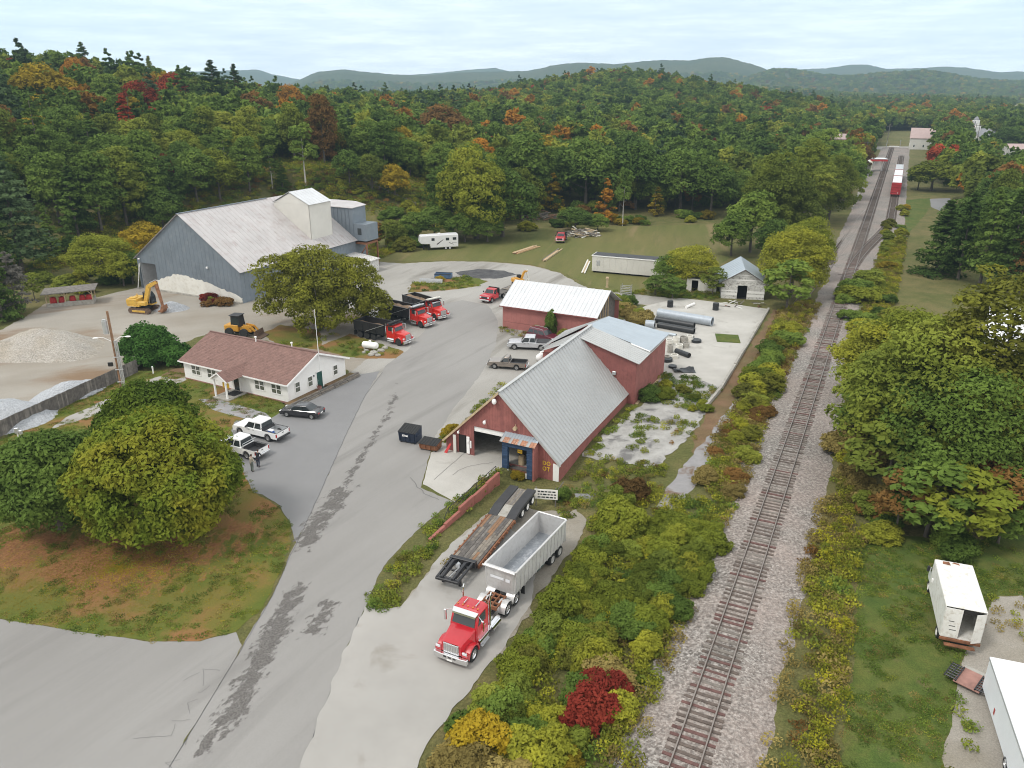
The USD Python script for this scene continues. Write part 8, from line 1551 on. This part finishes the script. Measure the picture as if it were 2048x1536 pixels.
def heap(name, label, px, py, rx, ry, h, n, seed, mats):
    q = GH(px, py); t = thing(name, label, 'log heap', (q[0], q[1], q[2]), 0); r = random.Random(seed)
    for k in range(n):
        a, f = r.uniform(0, 6.28), math.sqrt(r.random()); x, y = math.cos(a) * f * rx, math.sin(a) * f * ry; z = h * (1 - f * f) * r.uniform(.3, 1); L = r.uniform(1.2, 3.4); th = r.gauss(.2, .5); b = MB(); dz = r.uniform(-.5, .5)
        b.cyl((x - math.cos(th) * L / 2, y - math.sin(th) * L / 2, max(.05, z - dz)), (x + math.cos(th) * L / 2, y + math.sin(th) * L / 2, max(.05, z + dz)), r.uniform(.07, .2), r.uniform(.05, .12), 7); b.build('log', r.choice(mats), t)
heap('log_heap', 'heap of grey logs at the forest edge', 1085, 438, 5.5, 2.5, 2.2, 80, 1, ['grey_wood', 'ledge_timber', 'pole_wood'])
heap('brush_heap', 'heap of pale brush and branches beside the small red truck', 1165, 472, 4.0, 2.2, 2.4, 90, 2, ['whitewash', 'ledge_timber', 'tan_wood', 'grey_wood'])
# open blue bin and the black implement on the grass island
q = G(887, 556); t = thing('open_bin', 'open blue steel bin on the grass island', 'bin', (q[0], q[1], 0), -8)
b = MB(); b.box(-1.6, 1.6, -.8, -.74, .1, .9); b.box(-1.6, 1.6, .74, .8, .1, .9); b.box(-1.6, -1.54, -.74, .74, .1, .9); b.box(1.54, 1.6, -.74, .74, .1, .9); b.box(-1.54, 1.54, -.74, .74, .1, .16); b.build('shell', 'blue_bin', t); b = MB(); b.cbox(-1.65, 1.65, -.86, -.72, .87, .96, .02); b.cbox(-1.65, 1.65, .72, .86, .87, .96, .02); b.build('rim', 'black_paint', t); b = MB(); b.box(-1.5, 1.5, -.7, .7, .0, .1); b.build('skids', 'black_paint', t)
q = G(862, 567); t = thing('plough_blade', 'low black plough frame among weeds on the grass island', 'implement', (q[0], q[1], 0), -10); b = MB(); b.prism([(-.1, .1), (.0, .55), (.1, .9), (.18, .9), (.06, .5), (0, .1)], -2.2, 2.2, 'x'); bb = b.xf(rz=0); bb.build('blade', 'galvanised', t); b = MB(); b.beam((-1.5, .2, .4), (-.4, 1.6, .35), .14, .14); b.beam((1.5, .2, .4), (.4, 1.6, .35), .14, .14); b.cbox(-.5, .5, 1.5, 1.7, .2, .6, .03); b.build('frame', 'black_paint', t)
p = G(880, 563); shrub('gold', p[0], p[1], 1.1, 'golden weeds behind the black plough frame')
q = G(1214, 575); t = thing('yellow_post', 'pale yellow fuel pump post at the bend of the gravel lane', 'post', (q[0], q[1], 0)); b = MB(); b.cbox(-.25, .25, -.25, .25, 0, .15, .03); b.cbox(-.18, .18, -.18, .18, .15, 1.9, .05); b.cbox(-.26, .26, -.26, .26, 1.5, 1.95, .05); b.build('body', 'tan_wood', t)
q = G(1252, 590); t = thing('pallet_rack', 'grey stack of metal racks beside the gravel lane', 'rack', (q[0], q[1], 0), -20)
for k in range(6): b = MB(); b.cbox(-.9, .9, -.6, -.5, .3 * k, .3 * k + .08, .01); b.cbox(-.9, .9, .5, .6, .3 * k, .3 * k + .08, .01); b.build('shelf', 'steel', t)
b = MB(); [b.box(x - .04, x + .04, y - .04, y + .04, 0, 1.9) for x in (-.86, .86) for y in (-.55, .55)]; b.build('uprights', 'steel', t)
# ---------------------------------------------------------------- signs, poles, small posts
q = G(1092, 1000); zq = zat(q[0], q[1]); t = thing('notice_sign', 'leaning white notice sign on posts behind the lowboy trailer', 'sign', (q[0], q[1], zq), -8)
b = MB(); b.cbox(-1.05, 1.05, -.04, .0, .75, 1.75, .01); bd = b.build('board', 'sign_white', t); b = MB(); [b.beam((x, .05, -.3), (x, .05, 1.9), .1, .1) for x in (-.9, .85)]; b.beam((.9, .05, 1.5), (1.5, .6, 2.3), .06, .06); b.build('posts', 'grey_wood', t)
rr = random.Random(3); b = MB()
for row, z in enumerate((1.46, 1.18, .90)):
    x = -.75
    while x < .8: w = rr.uniform(.14, .38); b.box(x, min(x + w, .9), -.046, -.041, z, z + .13); x += w + .08
b.build('lettering', 'print_black', bd)
q = G(250, 808); ph = up_to(q, 622); t = thing('utility_pole', 'wooden utility pole with transformer and conduits beside the lawn path', 'utility pole', (q[0], q[1], 0), 10)
b = MB(); b.cyl((0, 0, -.5), (0, 0, ph), .19, .13, 12); b.build('pole', 'pole_wood', t, smooth=40)
b = MB(); b.cyl((-.52, 0, ph - 2.6), (-.52, 0, ph - 1.1), .28, n=16); b.cyl((-.52, 0, ph - 1.1), (-.52, 0, ph - .95), .2, n=12); b.build('transformer', 'galvanised', t, smooth=35)
b = MB(); [b.cyl((x, -.26, 0), (x, -.24, ph - 3.4), .06, n=8) for x in (.2, .36, .5)]; b.build('conduits', 'galvanised', t)
b = MB(); [b.cbox(-.25, .6, -.3, -.16, z, z + .08, .01) for z in (1.2, 2.8, 4.3, 5.8)]; b.build('brackets', 'galvanised', t)
b = MB(); b.cbox(-.9, -.35, -.35, -.2, ph - 6.4, ph - 5.9, .04); b.build('meter_box', 'black_paint', t)
for s in (-1, 1): b = MB(); b.tube([(0, 0, ph - 3.6), (s * .9, -.1, ph - 3.0), (s * 1.5, -.1, ph - 3.0)], .035, 6); b.ell((s * 1.7, -.1, ph - 3.02), (.34, .15, .09), 1); b.build('street_lamp', 'white_trim', t)
b = MB(); b.cyl((0, 0, .4), (0, 0, 2.2), .205, .195, 12); b.build('pole_guard', 'bin_navy', t)
q = G(42, 884); t = thing('utility_pedestal', 'pair of grey utility boxes on posts at the foot of the board fence', 'utility box', (q[0], q[1], 0), 0); b = MB(); b.beam((-.15, 0, 0), (-.15, 0, 1.5), .1, .1); b.beam((.2, 0, 0), (.2, 0, 1.3), .1, .1); b.build('posts', 'white_trim', t); b = MB(); b.cbox(-.35, .05, -.15, .12, 1.0, 1.6, .04); b.cbox(.06, .4, -.13, .1, .9, 1.35, .04); b.build('boxes', 'galvanised', t)
q = G(297, 776); t = thing('barricade', 'pale timber barricade of crossed poles across the path', 'barricade', (q[0], q[1], 0), -50); b = MB(); b.beam((-1.1, 0, .05), (.9, .1, 1.3), .09, .12); b.build('leg', 'tan_wood', t); b = MB(); b.beam((-.7, .4, .05), (1.2, -.2, 1.2), .09, .12); b.build('leg', 'tan_wood', t); b = MB(); b.beam((-.9, .2, .75), (1.0, -.1, .8), .06, .16); b.build('rail', 'tan_wood', t)
q = G(307, 748); b = MB(); b.cyl((q[0], q[1], 0), (q[0], q[1], 1.0), .09, n=10); b.ell((q[0], q[1], 1.0), (.1, .1, .08), 1); b.build('marker_post', 'white_trim', None, False, 'short white marker post in the grass by the vine mound', 'post')
q = G(640, 777 + 8); t = thing('flower_pots', 'red flower tub at the office gable door', 'flower pot', (q[0], q[1], .4), 0); b = MB(); b.lathe([(.16, 0), (.24, .02), (.3, .35), (.26, .35), (.24, .3)], (0, 0, 0), 'z', 12); b.build('pot', 'pink_brick', t); b = MB(); b.add(*tuft(91, 60, .35, .35, .06)); V, F = b.arrays(); sub_mesh('flowers', V + [0, 0, .3], F, 'leaf_sumac', t)
# ---------------------------------------------------------------- gravel and stone heaps
def mound(name, label, px, py, rx, ry, h, mat, seed, rz=0, peaks=((0, 0, 1),)):
    q = G(px, py); n = 46; gx_, gy_ = np.meshgrid(np.linspace(-1.15, 1.15, n), np.linspace(-1.15, 1.15, n), indexing='ij'); z_ = 0 * gx_
    for ax, ay, k in peaks: z_ = np.maximum(z_, h * k * np.maximum(0, 1 - np.sqrt(((gx_ - ax) / max(.3, k)) ** 2 + ((gy_ - ay) / max(.3, k)) ** 2)))
    P = np.stack([gx_ * rx, gy_ * ry, 0 * gx_], -1); z_ = np.where(z_ > 0, z_ + (meshkit.fbm(P * .9 + seed, 4, seed) - .5) * .5 * np.minimum(1, z_ / .6), -.05) ; z_ = h * .96 * np.tanh(z_ / h) / np.tanh(1) 
    b = MB(); b.add(np.stack([gx_.ravel() * rx, gy_.ravel() * ry, z_.ravel()], 1), grid_faces(n, n)); b.xf(loc=(q[0], q[1], .01), rz=rz).build(name, mat, None, True, label, 'gravel heap')
mound('gravel_heap', 'big tan gravel heap at the left side of the yard', 92, 700, 8.2, 6.0, 3.1, 'pile_gravel', 1, 0, ((-.1, .1, 1), (.45, -.35, .55), (-.5, -.3, .6)))
mound('gravel_heap', 'blue-grey gravel heap behind the board fence at the left edge', -10, 838, 6.5, 5.0, 2.4, 'blue_gravel', 2)
mound('gravel_heap', 'low blue-grey gravel heap along the inside of the board fence', 140, 786, 4.6, 3.2, 1.5, 'blue_gravel', 3, 60)
mound('gravel_heap', 'small blue-grey stone heap in front of the warehouse', 343, 618, 2.9, 2.2, 1.4, 'blue_gravel', 4)
# ---------------------------------------------------------------- the village in the distance and the white hall on the right
def house(name, label, cat, loc, rz, L, Wd, he, hr, wall, roof, wins=3):
    t = thing(name, label, cat, loc, rz); b = MB(); b.box(0, L, 0, Wd, 0, he); b.prism([(0, he), (Wd, he), (Wd / 2, hr)], 0, .1, 'x'); b.prism([(0, he), (Wd, he), (Wd / 2, hr)], L - .1, L, 'x'); b.build('walls', wall, t)
    for y0, y1 in ((-.4, Wd / 2), (Wd + .4, Wd / 2)): b = MB(); b.slab([(-.4, y1, hr + .12), (L + .4, y1, hr + .12), (L + .4, y0, he - .1), (-.4, y0, he - .1)], .12); b.build('roof', roof, t)
    for k in range(wins):
        x = L * (k + .5) / wins; b = MB(); b.cbox(x - .45, x + .45, -.06, -.005, 1.2, 2.6, .01); w_ = b.build('window', 'white_trim', t); b = MB(); b.quad((x - .36, -.066, 1.28), (x + .36, -.066, 1.28), (x + .36, -.066, 2.52), (x - .36, -.066, 2.52)); b.build('pane', 'glass_dark', w_)
        y = Wd * (k + .5) / wins; b = MB(); b.cbox(-.06, -.005, y - .45, y + .45, 1.2, 2.6, .01); w_ = b.build('window', 'white_trim', t); b = MB(); b.quad((-.066, y + .36, 1.28), (-.066, y - .36, 1.28), (-.066, y - .36, 2.52), (-.066, y + .36, 2.52)); b.build('pane', 'glass_dark', w_)
    return t
flat('pink_roof', (.40, .30, .28), .8, var=.1); flat('slate_roof', (.24, .24, .25), .8, var=.1); flat('brown_wall', (.14, .06, .05), .8)
t = house('church', 'white village church with square steeple in the distance', 'church', (279, 487, 0), 18, 17, 12, 4.6, 8.6, 'white_siding', 'slate_roof', 4)
b = MB(); b.cbox(-.5, 4.0, 3.7, 8.3, 0, 10.2, .1); b.build('tower', 'white_siding', t); b = MB(); b.cbox(.3, 3.2, 4.5, 7.5, 10.21, 13.6, .1); b.build('belfry', 'white_siding', t)
for y in (5.2, 6.8): b = MB(); b.cbox(.2, .29, y - .45, y + .45, 10.8, 13, .02); b.build('belfry_opening', 'slate_roof', t)
b = MB(); b.lathe([(1.6, 13.62), (1.3, 14.4), (.7, 15.2), (.1, 15.8)], (1.75, 6, 0), 'z', 8); b.build('dome', 'slate_roof', t)
house('village_house', 'cream village house with pinkish roof right of the track end', 'house', (221, 452, 0), -25, 14, 11, 6, 11, 'cream_wall', 'pink_roof', 3)
house('village_hall', 'long low white building with flat roof among the village trees, nearer one', 'building', (232, 360, 0), 0, 20, 12, 4.0, 4.6, 'white_siding', 'white_roof', 4)
house('village_hall', 'wide pale-roofed building behind the nearer white one', 'building', (242, 392, 0), -5, 26, 18, 4.5, 6.5, 'weathered_white', 'pink_roof', 4)
house('village_shop', 'brick shop with pale roof left of the track end', 'shop', (180, 468, 0), -18, 20, 12, 4.5, 7, 'rust', 'pink_roof', 4)
t = thing('fuel_canopy', 'red-edged white fuel canopy left of the track', 'canopy', (147, 334, 0), -10); b = MB(); b.cbox(0, 8, 0, 6, 4.4, 5.2, .05); b.build('fascia', 'print_red', t); b = MB(); b.box(-.1, 8.1, -.1, 6.1, 5.21, 5.35); b.build('roof', 'white_roof', t); [MB().box(x, x + .4, 2.8, 3.2, 0, 4.4).build('column', 'white_trim', t) for x in (1, 6.6)]
for k, (x, y, h) in enumerate(((1722, 330, 13), (1728, 332, 11), (1943, 300, 14), (1950, 300, 14), (1773, 292, 12))):
    q = G(x, y); t = thing('utility_pole', f'distant bare utility pole {["left of the fuel canopy, taller", "left of the fuel canopy, shorter", "of the twin frame left of the church", "of the twin frame left of the church, right pole", "beside the street crossing"][k]}', 'utility pole', (q[0], q[1], 0), 0); b = MB(); b.cyl((0, 0, 0), (0, 0, h), .2, .14, 8); b.build('pole', 'grey_wood', t); b = MB(); b.cbox(-1.6, 1.6, -.08, .08, h - 1.2, h - 1.0, .02); b.build('crossarm', 'grey_wood', t)
sheet('village_street', [(1650, 302), (1740, 299), (1840, 299), (1900, 302), (1900, 296), (1840, 293), (1740, 293), (1650, 296)], 8, 'pale_paving', .3, 31)
sheet('trackside_yard', [(1730, 345), (1770, 300), (1795, 300), (1800, 330), (1775, 380), (1745, 395), (1715, 440), (1700, 430)], 1, 'yard_gravel_grey', .8, 32)
for k, (x, y, rz) in enumerate(((1772, 298, 0), (1799, 297, 180))): q = G(x, y); t = thing('crossing_gate', f'white level crossing gate {"left" if k == 0 else "right"} of the track', 'crossing gate', (q[0], q[1], 0), rz); b = MB(); b.cyl((0, 0, 0), (0, 0, 4.5), .15, n=8); b.build('mast', 'galvanised', t); b = MB(); b.beam((0, 0, 1.2), (6.0, 0, 1.3), .12, .3); b.build('arm', 'white_trim', t)
q = G(1962, 740); t = thing('white_hall', 'large white-roofed building glimpsed behind the trees at the right edge', 'building', (q[0] + 1, q[1] + 1, 0), -27); b = MB(); b.box(0, 26, 0, 14, 0, 4.2); b.build('walls', 'white_siding', t)
for y0, y1 in ((-.5, 7), (14.5, 7)): b = MB(); b.slab([(-.5, y1, 7.2), (26.5, y1, 7.2), (26.5, y0, 4.0), (-.5, y0, 4.0)], .12); b.build('roof', 'trailer_white', t)
b = MB(); b.prism([(0, 4.2), (14, 4.2), (7, 7.0)], 0, .1, 'x'); b.build('gable', 'white_siding', t)
cand = []
for area, dens in ((forest_area, 1.0), (right_area, .9)):
    x0, y0, x1, y1 = area.bounds
    yy = y0
    while yy < min(y1, 1450):
        step = 6.3 if yy < 420 else 7.4 if yy < 700 else 9.5
        xx = x0
        while xx < x1:
            x, y = xx + frng.uniform(-.5, .5) * step, yy + frng.uniform(-.5, .5) * step; xx += step
            if not visible(x, y, 0) or frng.random() > dens: continue
            cand.append((x, y))
        yy += step
cand = np.array(cand)
pts_ = shapely.points(cand)
ok = (shapely.contains(forest_area, pts_) | shapely.contains(right_area, pts_)) & (shapely.distance(TRACK, pts_) > np.where(cand[:, 0] > .481 * cand[:, 1] - 6, 19, 11)) & ~shapely.contains(SIGHT, pts_)
for tx, ty, tr in town: ok &= (cand[:, 0] - tx) ** 2 + (cand[:, 1] - ty) ** 2 > tr ** 2 * (.4 + .6 * np.array([frng.random() for _ in cand]))
for tx, ty in hand: ok &= (cand[:, 0] - tx) ** 2 + (cand[:, 1] - ty) ** 2 > 5.0 ** 2
cand = cand[ok]; cz = hz(cand[:, 0], cand[:, 1])
dist = np.hypot(cand[:, 0], cand[:, 1]); order = np.argsort(dist)
nz = meshkit.fbm(np.column_stack([cand * .022, np.zeros(len(cand))]), 3, 21)
inst = {}
n_ind = 0
for i in order:
    x, y = cand[i]; z = cz[i]
    w = list(PALW)
    for j, (s, c, q) in enumerate(PAL):
        if c in ('gold', 'orange', 'red', 'rust', 'lime', 'olive'): w[j] *= .35 + 2.2 * max(0, nz[i] - .38) * 3
        if s in ('pine', 'spruce'): w[j] *= (2.6 if x < -70 and y < 260 else 1.0 if x < 0 else .45) * (1.6 if nz[i] < .42 else .5)
        if x < -70 and y < 230 and c in ('gold', 'orange', 'red'): w[j] *= .15
    s, c, _ = frng.choices(PAL, w)[0]
    h = {'maple': 12.5, 'ash': 15, 'oak': 12.5, 'pine': 19, 'spruce': 15, 'poplar': 14}[s] * frng.uniform(.72, 1.18)
    if y < 260 and x > -20: h *= .92
    wd = frng.uniform(.85, 1.2)
    if n_ind < 175:
        n_ind += 1
        zone = ('on the hillside left of the grey warehouse' if x < -68 and y < 215 else 'on the slope above the grey warehouse' if x < -10 else 'at the forest edge behind the mown field' if x < 100 and y < 330 and x < 62 + .3 * (y - 200) else 'in the belt along the left side of the railway' if x < .481 * y - 5 else 'in the woods to the right of the railway')
        tree(s, c, (x, y, z), h, f'{SHAPEW[s]} {WORD[c]} {"conifer" if s in ("pine", "spruce") else "tree"} standing {zone}', f'{SHAPEW[s]} {WORD[c]} trees {zone}', wd)
    else:
        inst.setdefault((s, c), []).append((x, y, z, h, wd))
far_shapes = {k: (crown_round(31, (4.7, 4.7, 5.0), 7.2, 34, 30, .62, 1.6), 12.4) if k in ('maple', 'oak') else (crown_round(32, (3.7, 3.7, 6), 9, 34, 30, .6, 1.4, .6), 15) if k in ('ash', 'poplar') else (crown_cone(33, 3.6, 2, 16, 64, 22, .5, .62, .2, .6, .35), 17) for k in ('maple', 'oak', 'ash', 'poplar', 'pine', 'spruce')}
protos, rows = [], []
for (s, c), L in sorted(inst.items()):
    for (x, y, z, h, wd) in L:
        rows.append((len(protos), x, y, z - .2, frng.uniform(0, 360), h / far_shapes[s][1] * wd, h / far_shapes[s][1]))
    protos.append((*far_shapes[s][0], LEAFS[c]))
print('individual forest trees', n_ind, 'far', len(rows))
instancer('far_forest', protos, rows, 'mixed autumn forest covering the hills beyond the nearer trees')

r = np.random.default_rng(77); x, y = r.uniform(-260, 330, 16000), r.uniform(110, 430, 16000); pt = shapely.points(np.column_stack([x, y])); k = (shapely.contains(forest_area, pt) | shapely.contains(right_area, pt)) & (shapely.distance(TRACK, pt) > np.where(x > .481 * y - 6, 15, 8)) & ~shapely.contains(SIGHT, pt); x, y = x[k], y[k]
for tx, ty, tr in town: k = (x - tx) ** 2 + (y - ty) ** 2 > tr ** 2; x, y = x[k], y[k]
x, y = x[:3600], y[:3600]; us = [(*crown_round(34, (1.9, 1.9, 1.9), 1.7, 30, 40, .26, .75, .6, -.5), m) for m in ('leaf_green', 'leaf_dark', 'leaf_olive', 'leaf_lime', 'leaf_rust')]
instancer('forest_understory', us, np.column_stack([r.choice(5, len(x), p=[.36, .28, .22, .08, .06]), x, y, hz(x, y) - .2, r.uniform(0, 360, len(x)), r.uniform(.7, 1.6, len(x)), r.uniform(.7, 1.9, len(x))]), 'bushes and saplings growing under the forest trees')

# ---------------------------------------------------------------- mountains and the wooded country in front of them
def interp(t): t = np.array(t, float); return lambda x: np.interp(x, t[:, 0], t[:, 1])
ridges = [  # distance, crest in the photograph (column, row), depth of the slope
 (5200, [(-200, 150), (300, 150), (520, 139), (560, 150), (600, 157), (680, 150), (760, 148), (800, 150), (960, 136), (990, 134), (1020, 141), (1100, 146), (1500, 140), (1640, 138), (1690, 131), (1730, 130), (1770, 137), (1880, 134), (1940, 137), (2000, 146), (2300, 150)], 900),
 (3600, [(-200, 175), (560, 175), (600, 160), (640, 143), (690, 137), (720, 141), (780, 147), (850, 149), (920, 143), (1000, 141), (1060, 139), (1100, 129), (1150, 123), (1210, 123), (1260, 120), (1300, 119), (1370, 121), (1410, 115), (1445, 116), (1480, 124), (1520, 134), (1560, 150), (1620, 163), (1800, 172), (2300, 172)], 800),
 (2900, [(-200, 190), (1400, 190), (1500, 150), (1540, 140), (1580, 142), (1640, 150), (1700, 150), (1760, 146), (1840, 142), (1900, 147), (1980, 160), (2048, 165), (2300, 160)], 600),
 (1900, [(-200, 200), (1180, 200), (1400, 182), (1520, 172), (1600, 174), (1700, 180), (1800, 186), (1900, 186), (2048, 190), (2300, 185)], 500)]
def mz(x, y):
    """mountain height at world x, y"""
    d = np.hypot(x, y); col = 1024 + FPX * x / np.maximum(y * math.cos(PITCH) + 12.6, 1)
    z = np.full(x.shape, -25.0)
    for D, prof, dep in ridges:
        row = interp(prof)(col); el = np.arctan((768 - row) / FPX) - PITCH
        crest = CAMH + np.tan(el) * D * np.cos(np.arctan((col - 1024) / FPX)) ** 0 - 9
        t = (d - D) / dep
        z = np.maximum(z, -25 + (crest + 25) * np.exp(-np.where(t < 0, t * t * .9, t * t * 3)))
    q = np.stack([x, y, 0 * x], -1)
    return z + (meshkit.fbm(q * .0045, 4, 8) - .5) * 26 * sst((d - 1500) / 900)
az = np.radians(np.linspace(-42, 42, 340)); ds = np.concatenate([np.linspace(1250, 4200, 150), np.linspace(4260, 6800, 50)])
A, D = np.meshgrid(az, ds, indexing='ij'); X, Y = np.sin(A) * D, np.cos(A) * D; Z = mz(X, Y) - 20 * sst((1600 - D) / 350)
q = np.stack([X, Y, 0 * X], -1); Z = Z + meshkit.noise(q * .08, 3) * 5 * sst((D - 1500) / 500)
ground_mat('far_woods', [(.3, (.028, .045, .014)), (.45, (.045, .066, .018)), (.6, (.065, .082, .022)), (.75, (.105, .085, .028))], .035, [(.35, (.035, .055, .016)), (.65, (.085, .08, .025))], .004, .4, fine=.16, fine_amt=.5, bump=1.0, bscale=.10, bdist=6.0)
sub_mesh('hills', np.stack([X.ravel(), Y.ravel(), Z.ravel()], 1), grid_faces(len(az), len(ds))[:, ::-1], 'far_woods', smooth=True, kind='structure')
rows = []; r = np.random.default_rng(4)
protos = [(*crown_round(41, (5, 5, 5), 5, 16, 18, 1.0, 2.3), m) for m in ('leaf_green', 'leaf_dark', 'leaf_olive', 'leaf_gold', 'leaf_rust')] 
n = 16000; a = np.radians(r.uniform(-38, 38, n)); d = 1300 + 1700 * np.sqrt(r.random(n)); x, y = np.sin(a) * d, np.cos(a) * d
col = 1024 + FPX * x / (y * .932 + 12.6); k = (col > 380) & (col < 2120); x, y = x[k], y[k]; z = mz(x, y) - 20 * sst((1600 - np.hypot(x, y)) / 350)
pk = r.choice(5, len(x), p=[.42, .27, .22, .05, .04])
rows = np.column_stack([pk, x, y, z - 1, r.uniform(0, 360, len(x)), r.uniform(.7, 1.25, len(x)), r.uniform(.8, 1.4, len(x))])
instancer('valley_forest', protos, rows, 'distant woods filling the valley and lower hills below the mountains')

# ---------------------------------------------------------------- air
M['air'] = usdkit.material(stage, '/World/Looks/air', {'v': ('principled_volume', {'color': (.56, .80, 1.0), 'density': 0.00013, 'anisotropy': 0.2})}, [], volume='v.volume')
MB().box(-8000, 8000, -80, 9000, -120, 900).build('haze', 'air', kind='stuff')
